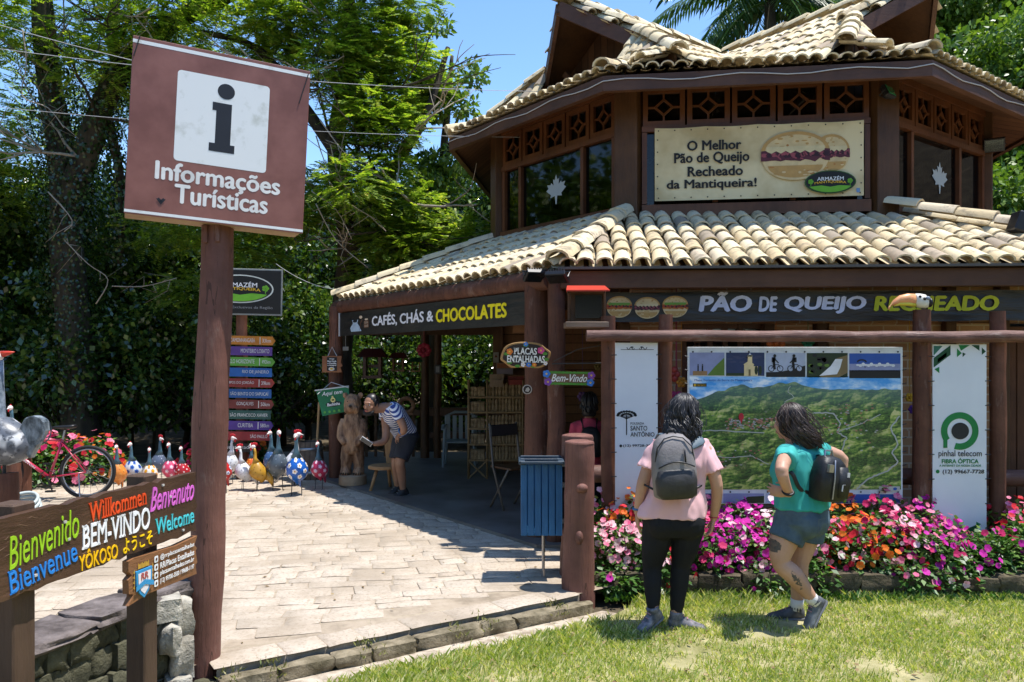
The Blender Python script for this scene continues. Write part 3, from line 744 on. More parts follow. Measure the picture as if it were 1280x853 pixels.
# ring order: front-left, front-right, (right far), ...   counter-clockwise seen from above
A_ = (Vector((*T1, 0)) - Vector((*T0, 0))).length
fl = MB(); fl.poly([(p.x, p.y, 3.24) for p in ring]); fl.build('upper_floor', DARKW, PV)
ZW0, ZW1 = 3.30, 4.86
def face(i): return ring[i % 8], ring[(i + 1) % 8]
for i, p in enumerate(ring):
    cp = MB()
    d = (p - UC).normalized(); a = math.atan2(d.y, d.x)
    cp.box((p.x - d.x * .06, p.y - d.y * .06, (3.15 + ZW1) / 2), (.24, .28, ZW1 - 3.15), Matrix.Rotation(a, 3, 'Z')); cp.build('corner_post', DARKW, PV, bevel=.01)
def lattice(mb, gl, x0, x1, z0, z1):       # one diamond lattice light in face coordinates
    f = .055; mb.rect
    for (c, d) in (((x0 + f / 2, (z0 + z1) / 2), (f, z1 - z0)), ((x1 - f / 2, (z0 + z1) / 2), (f, z1 - z0)), (((x0 + x1) / 2, z0 + f / 2), (x1 - x0 - 2 * f, f)), (((x0 + x1) / 2, z1 - f / 2), (x1 - x0 - 2 * f, f))):
        mb.box((c[0], c[1], 0), (d[0], d[1], .06))
    cx, cz = (x0 + x1) / 2, (z0 + z1) / 2; a, b = (x1 - x0) / 2 - f, (z1 - z0) / 2 - f; q = .55
    for sx in (-1, 1):
        for sz in (-1, 1):
            mb.beam((cx, cz + sz * b * q, .002), (cx + sx * a * q, cz, .002), .022, .03)
        mb.beam((cx + sx * a * q, cz, 0), (cx + sx * a, cz, 0), .02, .026); mb.beam((cx, cz + sx * b * q, 0), (cx, cz + sx * b, 0), .02, .026)
    gl.rect(x0 + f, z0 + f, x1 - f, z1 - f, -.01)
leafm = mat('frosted_decal', (.42, .46, .46), rough=.5)
def maple(mb, x, y, s, z):
    h = [(0, 1), (.14, .68), (.30, .76), (.24, .40), (.48, .58), (.54, .46), (.88, .50), (.74, .28), (.95, .16), (.50, -.12), (.56, -.28), (.12, -.22), (.05, -.7)]
    P = [(x + px * s, y + py * s * 1.1) for px, py in h] + [(x - px * s, y + py * s * 1.1) for px, py in h[:0:-1]]
    for i in range(len(P)): mb.poly([(x, y + .15 * s), P[i], P[(i + 1) % len(P)]], z)
for i in range(8):
    a, b = face(i); L = (b - a).length; M = frame((a.x, a.y, 0), b - a)
    fr = MB(M); gl = MB(M)
    m = .16; w = L - 2 * m
    fr.box((L / 2, 4.80, 0), (w, .13, .10)); fr.box((L / 2, 4.275, 0), (w, .06, .09)); fr.box((L / 2, 3.36, .01), (w, .13, .12))
    n = 5
    for k in range(n):
        x0 = m + w * k / n; lattice(fr, gl, x0 + .012, x0 + w / n - .012, 4.31, 4.73)
    cuts = [0, .17, .70, 1] if i % 2 else [0, .33, .67, 1]
    if i == 7: cuts = [0, .18, .74, 1]
    for c in cuts:
        x = m + w * c; x = min(max(x, m + .03), m + w - .03); fr.box((x, 3.84, 0), (.055, .80, .07))
    gl.rect(m + .03, 3.43, m + w - .03, 4.24, -.012)
    f_o = fr.build('window', FRAMEW, PV); g_o = gl.build('pane', GLASS, f_o)
    if i in (1, 7):
        dc = MB(M); maple(dc, m + w * .5, 3.80, .20, -.005); dc.build('leaf_decal', leafm, f_o)
# eaves of the upper roof
def eave_pt(i, d):
    a0, a1 = face(i - 1); b0, b1 = face(i)
    def no(p, q): t = (q - p).normalized(); return Vector((t.y, -t.x, 0))
    n1, n2 = no(a0, a1), no(b0, b1); bi = (n1 + n2).normalized(); return ring[i % 8] + bi * d / bi.dot(n1)
OV = .62
ev = [eave_pt(i, OV) for i in range(8)]; evi = [eave_pt(i, OV - .07) for i in range(8)]
fa = MB()
for i in range(8):
    a, b = ev[i], ev[(i + 1) % 8]; c, d = evi[i], evi[(i + 1) % 8]
    vs = [V2(a, 4.53), V2(b, 4.53), V2(b, 4.69), V2(a, 4.69), V2(c, 4.53), V2(d, 4.53), V2(d, 4.69), V2(c, 4.69)]
    fa.add(vs, [(0, 1, 2, 3), (4, 7, 6, 5), (0, 4, 5, 1), (3, 2, 6, 7)])
so = MB()
for i in range(8):
    a, b = evi[i], evi[(i + 1) % 8]; c, d = ring[i], ring[(i + 1) % 8]
    so.add([V2(a, 4.57), V2(b, 4.57), V2(d, 4.83), V2(c, 4.83)], [(0, 3, 2, 1)])
# cross-gabled tile roof: ridges along the diagonals, ruled slopes down to the front and side eaves
up = MB(); ZR, ZV = 6.2, 4.74; GM = 3.12; GB_ = 2.61
gun = MB(); GB = []; BB_ = []
h_f = 3.14 + OV; h_d = 3.19 + OV
for k in range(4):
    Rk = Matrix.Rotation(PI / 2 * k, 3, 'Z')
    mL = Rk @ Vector((-math.sin(R(53)), -math.cos(R(53)), 0))      # gable axis on the left diagonal of side k
    gab = MB(); GB.append(gab)
    for sgn in (1, -1):                                            # the two slopes either side of this ridge
        lat = Vector((-mL.y, mL.x, 0)) * sgn
        H = (h_f - .50) * math.sqrt(2)                             # s + L = H at the head of the eave skirt
        Q = lambda s, L, dz=0.0: UC + mL * s + lat * L + Vector((0, 0, ZR - .66 * max(L, 0) + dz)); LE = lambda s: .741 + .473 * s
        w = .155; cnt = int((GM + .02) / w)
        hipp = lambda f: UC + mL * (GB_ + (GM - GB_) * f) + lat * (.86 + 1.05 * f) + Vector((0, 0, 5.63 - .69 * f))
        def col(s, P):
            for B, A in zip(P, P[1:]):
                d = (A - B).normalized(); nr = mL.cross(d) * (1 if mL.cross(d).z > 0 else -1); tile_col(up, A, B, nr.normalized(), w)
        for i in range(cnt):
            s = .05 + (i + .5) * w; L1 = min(s, LE(s))
            if s > GB_: L1 = (GM - s) / .6
            if L1 < .12: continue
            n_s = 1
            col(s, [Q(s, .05 + (L1 - .05) * j / n_s) for j in range(n_s + 1)])
            if s > GB_:                                            # slope beside the gablet, from its hip down to the skirt
                col(s, [hipp((s - GB_) / (GM - GB_)), Q(s, LE(s))])
        # underside deck, leaning verge boards and verge tiles of the gablet
        gun.add([Q(.0, .0, -.07), Q(GM, .0, -.07), Q((GM + GB_) / 2, .42, -.07), Q(GB_, .86, -.07), Q(GB_, LE(GB_), -.07), Q(1.406, 1.40, -.07)], [(0, 1, 2), (0, 2, 3), (0, 3, 5), (3, 4, 5)])
        ve = [Q(GM, 0), Q(GM - .25, .42), Q(GB_, .86)]
        for A, B in zip(ve[1:], ve):
            ridge(up, A - mL * .10 + Vector((0, 0, .05)), B - mL * .10 + Vector((0, 0, .05)), .24)
            bar = MB(); bar.beam(A + mL * .03 - Vector((0, 0, .10)), B + mL * .03 - Vector((0, 0, .10)), .05, .17); bar.build('barge_board', FASC, None); BB_.append(COL.objects[-1])
        ridge(up, hipp(1.0) + Vector((0, 0, .05)), hipp(0.0) + Vector((0, 0, .05)), .24)
        for f in (0.0, .17, .34, .51, .68, .85):                   # tiled cheek between that hip and the side skirt
            B = hipp(f); s2 = GB_ + (GM - GB_) * f + .42; A = UC + mL * s2 + lat * (.86 + 1.05 * f) + Vector((0, 0, ZV + .30 * (h_d - s2) + .03)); d = (A - B).normalized(); nr = lat.cross(d); nr = nr if nr.z > 0 else -nr; tile_col(up, A, B, nr.normalized(), .17)
        gun.add([hipp(0), hipp(1), UC + mL * GM + lat * 1.91 + Vector((0, 0, ZV + .1)), UC + mL * GB_ + lat * .86 + Vector((0, 0, ZV + .2))], [(0, 1, 2, 3)]); gun.add([hipp(0) - Vector((0, 0, .07)), hipp(1) - Vector((0, 0, .07)), Q(GM, LE(GM), -.06), Q(GB_, LE(GB_), -.06)], [(0, 1, 2, 3)])
        gab.add([Q(GB_ - .28, 0, -.1), Q(GB_ - .28, 1.25, -.05), UC + mL * (GB_ - .28) + lat * 1.25 + Vector((0, 0, ZV)), UC + mL * (GB_ - .28) + Vector((0, 0, ZV))], [(0, 1, 2, 3)])
        bar = MB(); bar.beam(UC + mL * (GB_ - .1) + lat * .12 + Vector((0, 0, ZV + .3)), UC + mL * (GB_ - .1) + lat * .6 + Vector((0, 0, ZV + .85)), .07, .08); bar.build('strut', FASC, None); BB_.append(COL.objects[-1])
    ridge(up, UC + mL * (GM + .12) + Vector((0, 0, ZR + .03)), UC + mL * .1 + Vector((0, 0, ZR + .03)), .26)
    # low skirt of tiles round all eight eaves
for i in range(8):
    a, b = ev[i], ev[(i + 1) % 8]; u = (b - a).normalized(); n_ = Vector((-u.y, u.x, 0)); Ls = (b - a).length; D_ = 1.3 if i % 2 else 1.95; k = .30; tn = math.tan(R(22.5)); cnt = round(Ls / .15); w = Ls / cnt; nr = Vector((-n_.x * k, -n_.y * k, 1)).normalized()
    for j in range(cnt):
        s_ = (j + .5) * w; d_ = min(D_, min(s_, Ls - s_) / tn)
        if d_ < .08: continue
        A = a + u * s_ + Vector((0, 0, ZV)); tile_col(up, A, A + n_ * d_ + Vector((0, 0, k * d_)), nr, w, .36)
    A = a + Vector((0, 0, ZV + .05)); B = a + (UC - a).normalized() * 1.2 + Vector((0, 0, ZV + .05 + .30 * 1.2 * .924)); ridge(up, A, B, .21)
    q = [a + n_ * .03 + u * .02 + Vector((0, 0, ZV - .05)), b + n_ * .03 - u * .02 + Vector((0, 0, ZV - .05)), b + n_ * D_ - u * min(D_ * tn, Ls / 2 - .05) + Vector((0, 0, ZV + k * D_ - .06)), a + n_ * D_ + u * min(D_ * tn, Ls / 2 - .05) + Vector((0, 0, ZV + k * D_ - .06))]
    gun.add(q, [(0, 1, 2, 3)])
ur = up.build('upper_roof', [TILE, PAN], PV, smooth=50)
gun.build('roof_deck', DARKW, ur); gbm = planks('gable_boards', (.06, .027, .014), (.12, .055, .026), (.8, -.6, 0), .12)
for g_ in GB: g_.build('gable_wall', gbm, ur)
for g_ in BB_: g_.parent = ur; g_.data.transform(Matrix.Translation(-PV.location))
fa.build('upper_fascia', FASC, ur); so.build('upper_soffit', SOFF, ur)
wv = MB(); P = []
for i in (7, 0, 1, 2):
    a = ev[i]; b = ev[(i + 1) % 8]
    no_ = Vector(((b - a).y, -(b - a).x, 0)).normalized()
    if i == 2: break
    for k in range(14): P.append(a.lerp(b, k / 14) + no_ * .012 + Vector((0, 0, 4.65 + .02 * math.sin(k * 1.3 + i) - .02)))
wv.tube(P, .006, 5); wv.build('light_cable', WIREM, ur)
fx = MB()
# ---------------------------------------------------------------- big tourist information sign and its pole
IP = thing('sign_pole', 'tall leaning reddish brown log pole carrying the information sign', 'pole', (-1.77, 4.6, -.12))
_b = MB(); log(_b, (-1.77, 4.56, -.2), (-1.668, 4.53, 2.47), .100, .088, 20, .014, seg=12); _b.build('shaft', POLE, IP, smooth=40)
_b = MB(); _b.box((-1.705, 4.445, 2.40), (.028, .02, .10)); _b.box((-1.635, 4.445, 2.405), (.026, .02, .10)); _b.build('bolt_strap', POLE, IP, bevel=.004)
rr = Vector((.894, .444, 0)); rl = R(-2.7); rv = rr * math.cos(rl) + Vector((0, 0, 1)) * math.sin(rl); uv_ = Vector((0, 0, 1)) * math.cos(rl) - rr * math.sin(rl)
SM = frame((-1.597, 4.4, 2.915), rv, uv_)
IS = thing('information_sign', 'square brown tourist information sign with white i panel on the tall log pole', 'sign', (-1.597, 4.4, 2.915))
brown = mat('sign_brown_sheet', (.20, .074, .055), (.31, .128, .10), scale=3.5, rough=.42, bump=.05, bscale=3)
SIGNW = mat('sign_white_sheet', (.56, .57, .50), (.86, .87, .85), scale=7, rough=.4, lo=.24, hi=.42)
_b = MB(SM); _b.box((0, 0, -.10), (.915, .93, .195)); _b.build('box_frame', wood('sign_side_wood', (.28, .17, .09), (.42, .28, .16), 'x'), IS, bevel=.004)
_b = MB(SM); _b.box((0, 0, .0005), (.925, .94, .006)); _b.rect
_b.build('face_sheet', brown, IS, bevel=.002)
_b = MB(SM); _b.rect(-.462, .433, .462, .452, .0042); _b.rect(-.462, -.462, .462, -.447, .0042)
def rrect(x0, y0, x1, y1, r, n=5):
    P = []
    for cx, cy, a in ((x1 - r, y1 - r, 0), (x0 + r, y1 - r, 90), (x0 + r, y0 + r, 180), (x1 - r, y0 + r, 270)):
        for i in range(n + 1): P.append((cx + r * math.cos(R(a + 90 * i / n)), cy + r * math.sin(R(a + 90 * i / n))))
    return P
_b.poly(rrect(-.238, -.155, .242, .335, .02), .0042); _b.build('white_panel', SIGNW, IS)
ink = paint('sign_ink', '23252c')
_b = MB(SM); _b.ell(.012, .262, .045, .043, .005); _b.poly([(-.055, .195), (.045, .195), (.045, -.03), (.068, -.03), (.068, -.075), (-.065, -.075), (-.065, -.03), (-.035, -.03), (-.035, .15), (-.055, .15)], .005); _b.build('i_symbol', ink, IS)
_b = MB(SM); _b.text('Informações', -.325, -.292, .325, -.168, .0042, bold=.032); _b.text('Turísticas', -.225, -.385, .262, -.280, .0042, bold=.032); _b.build('lettering', paint('sign_letter_white', 'F4F1EC'), IS)
_b = MB(SM)
for p in ([(-.30, -.388), (-.278, -.366), (-.27, -.374), (-.292, -.396)], [(-.278, -.388), (-.30, -.366), (-.308, -.374), (-.286, -.396)]): _b.poly(p, .006)
_b.stroke([(-.31, -.372), (-.289, -.40), (-.268, -.372)], .006, .0062)
_b.build('maker_mark', ink, IS)
_b = MB(SM); _b.tube([(-.43, .47, .01), (-.455, .36, .008)], .003, 5); _b.build('tie_wire', DARKWIRE, IS); _b = MB(SM); _b.tube([(.45, .45, .01), (.405, .27, .008)], .003, 5); _b.build('tie_wire', DARKWIRE, IS)

# ---------------------------------------------------------------- carved welcome board at the lower left
WB = thing('welcome_board', 'long carved brown board reading welcome in many languages on two dark posts', 'sign', (-1.66, 3.3, -.1))
wr = Vector((.188, .982, 0)); WM = frame((-1.76, 2.75, .868), wr)
boardw = wood('carved_board_brown', (.055, .026, .014), (.12, .062, .034), 'y', .45, bump=.5)
edgew = paint('cut_wood_edge', 'a8794a')
def ragged(x0, x1, y0, y1, n=20, amp=.012, sd=0):
    P = [(x0 + (x1 - x0) * i / n, y0 + amp * noise.noise(Vector((i * .9, sd, 0)))) for i in range(n + 1)]
    P += [(x1 - .02, y0 + (y1 - y0) * .3), (x1 + .012, y0 + (y1 - y0) * .42), (x1 - .015, y0 + (y1 - y0) * .6)]
    P += [(x1 - (x1 - x0) * i / n, y1 + amp * noise.noise(Vector((i * .9, sd + 5, 0)))) for i in range(n + 1)]
    return P
_b = MB(WM); _b.prism(ragged(-.14, 1.17, 0, .285, 26, .014, 2), -.035, 0); bo = _b.build('board', boardw, WB)
_b = MB(WM)
for i in range(34):
    x = random.uniform(-.1, 1.1); y = random.uniform(.02, .27); l = random.uniform(.04, .13)
    _b.tube([(x + l * k / 5, y + .006 * math.sin(k * 1.4 + i), -.002) for k in range(6)], [.0005, .0022, .003, .0028, .002, .0005], 5, mi=0)
_b.build('carved_groove', [wood('groove_light', (.12, .062, .034), (.24, .14, .08), 'y')], bo)
def wtext(name, t, x0, y0, x1, y1, colr, **k):
    b = MB(WM); b.text(t, x0, y0, x1, y1, .003, relief=.004, **k); b.build(name, paint('board_' + colr, colr, .4), bo)
wtext('lettering', 'Bienvenido', .03, .120, .375, .235, 'A7D62C', bold=.0, shear=.35, rot=.14)
wtext('lettering', 'Willkommen', .43, .19, .79, .268, 'F2582A', bold=.012, serif=.05, rot=.03)
wtext('lettering', 'Benvenuto', .815, .155, 1.15, .262, 'E673D6', bold=.004, shear=.4)
wtext('lettering', 'BEM-VINDO', .392, .085, .812, .182, 'FFFFFF', bold=.012, serif=.06)
wtext('lettering', 'Welcome', .85, .045, 1.15, .118, '55D3DD', bold=.01, serif=.04)
wtext('lettering', 'Bienvenue', .035, .03, .365, .115, '2F8BE0', bold=.006, serif=.04, rot=.13)
wtext('lettering', 'YÔKOSO', .375, .005, .60, .082, 'FFC719', bold=.01)
wtext('lettering', 'ようこそ', .635, .012, .83, .075, 'FFD21A', bold=.008)
_b = MB(WM)
for x, y in ((.30, .215), (.32, .145), (.905, .262), (1.06, .025), (.155, .05), (.96, .20)): _b.box((x, y, .002), (.014, .009, .008))
_b.build('bolt_head', paint('bolt_white', 'C4C0BA'), bo)
pw_ = wood('square_post_brown', (.065, .036, .022), (.13, .078, .05))
for t_, w_ in ((.15, .105), (.885, .095)):
    p = Vector((-1.76, 2.75, 0)) + wr * t_ - Vector((.982, -.188, 0)) * .09
    _b = MB(Matrix.Translation((p.x, p.y, 0)) @ Matrix.Rotation(R(79), 4, 'Z')); _b.box((0, 0, .53), (w_, w_, 1.30)); _b.build('post', pw_, WB, bevel=.006)
SB = thing('social_media_board', 'small light brown board with a crest and white contact lines under the welcome board', 'sign', (-1.59, 3.65, .65))
BM = frame(Vector((-1.76, 2.75, .652)) + Vector((.982, -.188, 0)) * .004, wr)
_b = MB(BM)
P = [(.665, .0), (.80, .015), (1.17, 0.005), (1.16, .05), (1.175, .06), (1.16, .12), (1.172, .13), (1.15, .15), (1.175, .19), (1.0, .18), (.70, .195), (.665, .19), (.665, .145), (.69, .125), (.665, .11), (.668, .05), (.70, .04)]
_b.prism(P, -.03, 0); sb_ = _b.build('board', wood('contact_board_wood', (.20, .085, .035), (.34, .155, .065), 'y', .5), SB)
_b = MB(BM); wht = paint('board_FFFFFF', 'FFFFFF', .4)
for i, s in enumerate(('@rrplacasentalhadas', 'RR/Placas Entalhadas', 'placasentalhadas.com.br', '(12) 99700-3500 / 99688-1197')):
    y = .148 - i * .036; _b.text(s, .875, y - .006 , 1.14 - .0, y + .022, .005, bold=.03)
    _b.poly(rrect(.835, y - .007, .862, y + .022, .006), .004); _b.ell(.8485, y + .0075, .006, .007, .0055, 1)
_b.build('lettering', [wht, paint('dot_brown', '5a3520')], sb_)
_b = MB(BM)
sh = [(.705, .135), (.815, .135), (.812, .075), (.79, .035), (.76, .01), (.73, .035), (.708, .075)]
_b.prism(sh, 0, .008, 0); _b.poly([(.76 + (x - .76) * .78, .082 + (y - .082) * .78) for x, y in sh], .0095, 1)
_b.poly([(.70, .05), (.76, .068), (.82, .05), (.82, .072), (.76, .09), (.70, .072)], .012, 0)
_b.text('RR', .735, .092, .785, .122, .011, 2, bold=.03)
for x in (.735, .76, .785): _b.poly([(x - .014, .142), (x + .014, .142), (x + .010, .168), (x, .158), (x - .010, .168)], .004, 3)
for s in (-1, 1):
    for k in range(4): _b.poly([(.76 + s * .058, .06 + k * .022), (.76 + s * .07, .068 + k * .022), (.76 + s * .06, .082 + k * .022)], .004, 3)
_b.build('crest', [paint('crest_blue', '3E9BD0'), paint('crest_white', 'F3ECEC'), paint('crest_red', 'C0504A'), paint('crest_gold', 'C79B3A')], sb_)

# ---------------------------------------------------------------- direction post with arrows
def SPm(roll=-1.3): return frame((at(300, 450, 11.3).x, 11.3, 1.7), (math.cos(R(roll)), .12, math.sin(R(roll))))
k_ = 11.3 / 1000
def logo_oval(mb, cx, cy, rx, ry, z, mi):     # mi: dark, white rim, green, white, yellow
    mb.ell(cx, cy, rx, ry, z, mi[1], 32); mb.ell(cx, cy, rx * .955, ry * .92, z + .002, mi[0], 32)
    hill = [(cx + rx * .9 * math.cos(a), cy + ry * .88 * math.sin(a)) for a in [PI + R(25) + R(130) * i / 12 for i in range(13)]]
    hill += [(cx + rx * .35, cy - ry * .30), (cx, cy - ry * .42), (cx - rx * .35, cy - ry * .28)]
    mb.poly(hill, z + .004, mi[2])
    mb.text('ARMAZÉM', cx - rx * .52, cy + ry * .12, cx + rx * .52, cy + ry * .52, z + .006, mi[3], bold=.01, serif=.035)
    mb.text('MANTIQUEIRA', cx - rx * .62, cy - ry * .22, cx + rx * .62, cy + ry * .02, z + .006, mi[4], bold=.015, serif=.03, arc=ry * .1)
    for s in (-1, 1):
        mb.rect(cx + s * rx * .76 - rx * .012, cy - ry * .3, cx + s * rx * .76 + rx * .012, cy, z + .006, mi[2])
        for a in range(5): mb.ell(cx + s * rx * .76 + rx * .06 * math.cos(a * 1.26), cy + ry * .06 + ry * .12 * math.sin(a * 1.26), rx * .05, ry * .11, z + .006, mi[2], 10)
LOGO = [paint('logo_black', '16130f'), paint('logo_rim', 'D9DBCF'), paint('logo_green', '6FB32C'), paint('logo_white', 'F4F4F4'), paint('logo_yellow', 'E8B82A')]
AP = thing('direction_post', 'brown log post behind the painted hens holding a stack of coloured arrow boards', 'signpost', (at(300, 450, 11.3).x, 11.3, 0))
_b = MB(); x0 = at(300, 0, 11.3).x; log(_b, (x0, 11.4, -.1), (x0 - .02, 11.4, 2.95), .085, .075, 14, .01); _b.build('post', LOGB, AP, smooth=40)
AR = [('PINDAMONHANGABA', '33km', 1, 'C27A24'), ('MONTEIRO LOBATO', '46km', -1, '5B3A86'), ('BELO HORIZONTE', '492km', 1, '5FA03A'), ('RIO DE JANEIRO', '353km', -1, '1E5FA6'), ('CAMPOS DO JORDÃO', '39km', 1, '8C2F2B'),
      ('SÃO BENTO DO SAPUCAÍ', '49km', -1, '1F5794'), ('GONÇALVES', '50km', 1, '74302B'), ('SÃO FRANCISCO XAVIER', '60km', -1, '27514A'), ('CURITIBA', '580km', 1, '4C3282'), ('SÃO PAULO', '172km', -1, '8E2A2E')]
for i, (t_, km, dr_, hx) in enumerate(AR):
    y = -(425.5 + i * 13.3 - 450) * k_; h = .062; w = .46; 
    M = SPm() @ Matrix.Translation((0, y, -.02)); b = MB(M)
    tip = w + .05
    P = [(-w, -h), (w - .02, -h), (tip - .03, 0), (w - .02, h), (-w, h)] if dr_ > 0 else [(-tip + .03, 0), (-w + .02, -h), (w - .02, -h), (w - .02, h), (-w + .02, h)]
    b.prism(P, 0, .025); o = b.build('arrow_board', paint('arrow_' + hx, hx, .45), AP)
    b = MB(M); b.cur = 0
    wn_ = .026 * len(t_)
    if dr_ > 0: b.text(t_, .20 - wn_, -.026, .20, .032, .028); b.rect(.265, -.05, .275, .05, .028); b.text(km, .30, -.024, .42, .028, .028)
    else: b.text(t_, .40 - wn_, -.026, .40, .032, .028); b.rect(-.285, -.05, -.275, .05, .028); b.text(km, -.43, -.024, -.30, .028, .028)
    b.build('lettering', paint('arrow_white', 'DADAD6'), o)
b = MB(SPm()); y = -(560 - 450) * k_; b.box((-.12, y, 0), (.74, .12, .02)); o = b.build('name_board', paint('name_board_black', '1d1b1b'), AP)
b = MB(SPm()); b.text('placasentalhadas', -.32, y - .03, .22, y + .04, .014); b.build('lettering', paint('arrow_white', 'DADAD6'), o)
LS = thing('shop_logo_sign', 'black framed sign with a white rimmed oval logo on top of the arrow signpost', 'sign', at(300, 394, 11.25))
M = frame(at(303, 365, 11.25), (1, .12, -.015)); b = MB(M); b.box((0, 0, 0), (1.10, .655, .03)); b.build('frame', paint('frame_silver', '8a8d88', .35), LS, bevel=.004)
b = MB(M); b.rect(-.53, -.305, .53, .305, .018, 0); logo_oval(b, -.03, .04, .46, .20, .020, LOGO and [0, 1, 2, 3, 4]); b.text('Produtos Exclusivos da Região', -.40, -.245, .42, -.20, .021, 5)
b.build('panel', LOGO + [paint('small_grey', '8d8d8d')], LS)

# ---------------------------------------------------------------- banners on the building
CR, CL = Vector((.137 + .03, 7.58, 0)), Vector((-2.386, 11.18, 0)); cd = (CR - CL).normalized()
def banner_black(name):
    m, nt, bs = _new(name); bs.inputs['Roughness'].default_value = .38; bs.inputs['Specular IOR Level'].default_value = .5
    nt.links.new(_ramp(nt, _noise(nt, _coord(nt, (.5, .5, 3)), 5, 4), [(.35, (.008, .008, .010)), (.7, (.028, .024, .022))]), bs.inputs['Base Color'])
    _bump(nt, bs, _noise(nt, _coord(nt, (.35, .35, 1.6)), 7, 3), .5, .03); return m
BANK = banner_black('black_vinyl_banner')
CB = thing('cafe_banner', 'black banner with white and yellow lettering about coffee and chocolates under the left eave', 'banner', CL.lerp(CR, .5) + Vector((0, 0, 2.18)))
LC = (CR - CL).length; M = frame(CL + Vector((0, 0, 2.03)), cd); _n_ = M.to_3x3() @ Vector((0, 0, 1)); M = Matrix.Translation(_n_ * .02) @ M
b = MB(M); b.box((LC / 2, .16, -.006), (LC, .315, .012)); b.build('vinyl', BANK, CB)
b = MB(M); b.box((LC + .012, .16, 0), (.022, .325, .02)); b.box((-.012, .16, 0), (.022, .325, .02)); b.build('end_batten', paint('batten_white', 'CFCFCF'), CB)
b = MB(M); f_ = lambda px: None
def cpx(px):        # banner metre for a photo column
    q = (px - 640) / 1000; return (q * CL.y - CL.x) / (cd.x - q * cd.y)
b.text('CAFÉS, CHÁS &', cpx(467), .085, cpx(544), .262, .004, 0, bold=.035); b.text('CHOCOLATES', cpx(547), .085, cpx(636), .235, .004, 1, bold=.045)
b.build('lettering', [paint('banner_white', 'E9EBF0'), paint('banner_yellow', 'F3E21C')], CB); b = MB(M)
x = cpx(446); b.poly([(x - .13, .05), (x + .13, .05), (x + .16, .10), (x + .07, .16), (x + .1, .205), (x - .1, .205), (x - .07, .16), (x - .16, .10)], .004, 2); b.ell(x, .19, .07, .02, .006, 3); b.ell(cpx(453), .235, .05, .02, .004, 4)
b.stroke([(cpx(452), .10), (cpx(453), .16), (cpx(455), .2)], .02, .005, 5); b.poly([(cpx(451), .05), (cpx(454), .05), (cpx(452.5), .085)], .004, 2)
b.rect(cpx(457), .09, cpx(463), .185, .004, 5); b.text('CASA', cpx(457.5), .145, cpx(462.5), .175, .006, 4); b.text('CAFÉ', cpx(457.5), .10, cpx(462.5), .135, .006, 4); b.ell(cpx(460), .20, .05, .012, .004, 4)
b.build('coffee_icons', [paint('banner_white', 'E9EBF0'), paint('banner_yellow', 'F3E21C'), paint('icon_blue', 'AFC4D8'), paint('icon_dark', '20242c'), paint('icon_cream', 'D8C4A8'), paint('icon_brown', '6b4a3a')], CB)
def sandwich(mb, cx, cy, w, h, z, mi, sd=0):   # mi: crust, crumb, filling, cheese, toast
    def blob(x0, y0, x1, y1, top, col, zz, n=16, wob=.12):
        P = []
        for i in range(n + 1): t = i / n; P.append((cx + w * (x0 + (x1 - x0) * t), cy + h * (y0 + (y1 - y0) * math.sin(PI * t) * (1 if top else 1) + wob * .25 * noise.noise(Vector((i * .9, sd, 3))))))
        return P
    up_ = [(cx + w * .5 * math.cos(PI * i / 16), cy + h * (.08 + .42 * math.sin(PI * i / 16))) for i in range(17)]; mb.poly(up_, z, mi[0])
    mb.poly([(cx + w * .44 * math.cos(PI * i / 14), cy + h * (.1 + .33 * math.sin(PI * i / 14))) for i in range(15)], z + .0015, mi[1])
    lo_ = [(cx + w * .48 * math.cos(PI + PI * i / 16), cy + h * (-.06 + .44 * math.sin(PI + PI * i / 16))) for i in range(17)]; mb.poly(lo_, z, mi[1])
    mb.poly([(cx + w * .40 * math.cos(PI + PI * i / 14), cy + h * (-.20 + .25 * math.sin(PI + PI * i / 14))) for i in range(15)], z + .0015, mi[0])
    P = [(cx + w * (-.5 + i / 14), cy + h * (-.1 + .07 * noise.noise(Vector((i * 1.3, sd, 1))))) for i in range(15)] + [(cx + w * (.5 - i / 14), cy + h * (.12 + .06 * noise.noise(Vector((i * 1.3, sd, 2))))) for i in range(15)]
    mb.poly(P, z + .003, mi[2])
    for i in range(14):
        x = cx + w * (-.45 + .9 * i / 13); y = cy + h * (.02 + .08 * noise.noise(Vector((i * 2.1, sd, 4)))); mb.ell(x, y, w * .05, h * .045, z + .0045, mi[5 + (i % 2)], 7, i)
    P = [(cx + w * (-.42 + .84 * i / 12), cy + h * (.10 - .05 * (i % 2))) for i in range(13)] + [(cx + w * (.42 - .84 * i / 12), cy + h * .19) for i in range(13)]
    mb.poly(P, z + .006, mi[3])
    rn = random.Random(sd + 50)
    for i in range(46):
        x, y = rn.uniform(-.42, .42), rn.uniform(.16, .44) if i % 2 else rn.uniform(-.42, -.14)
        if (x / .46) ** 2 + (y / .46) ** 2 < 1: mb.ell(cx + w * x, cy + h * y, w * rn.uniform(.015, .05), h * rn.uniform(.012, .03), z + .0031 + i * .00004, mi[rn.choice((0, 1, 4, 0, 1))], 7, rn.random())
    for i in range(16):
        x = cx + w * rn.uniform(-.47, .45); y = cy + h * rn.uniform(-.08, .12); mb.stroke([(x, y), (x + w * .03, y - h * rn.uniform(-.05, .05)), (x + w * rn.uniform(.04, .08), y + h * rn.uniform(-.08, .06))], h * .03, z + .0052 + i * .00004, mi[5 + i % 2])
SAND = [paint('bread_crust', 'C49A58'), paint('bread_crumb', 'DCC390'), paint('filling_purple', '5b2430'), paint('melted_cheese', 'DDCB9C'), paint('toasted', 'B97F3E'), paint('filling_red', '9c4a52'), paint('filling_dark', '3a1620')]
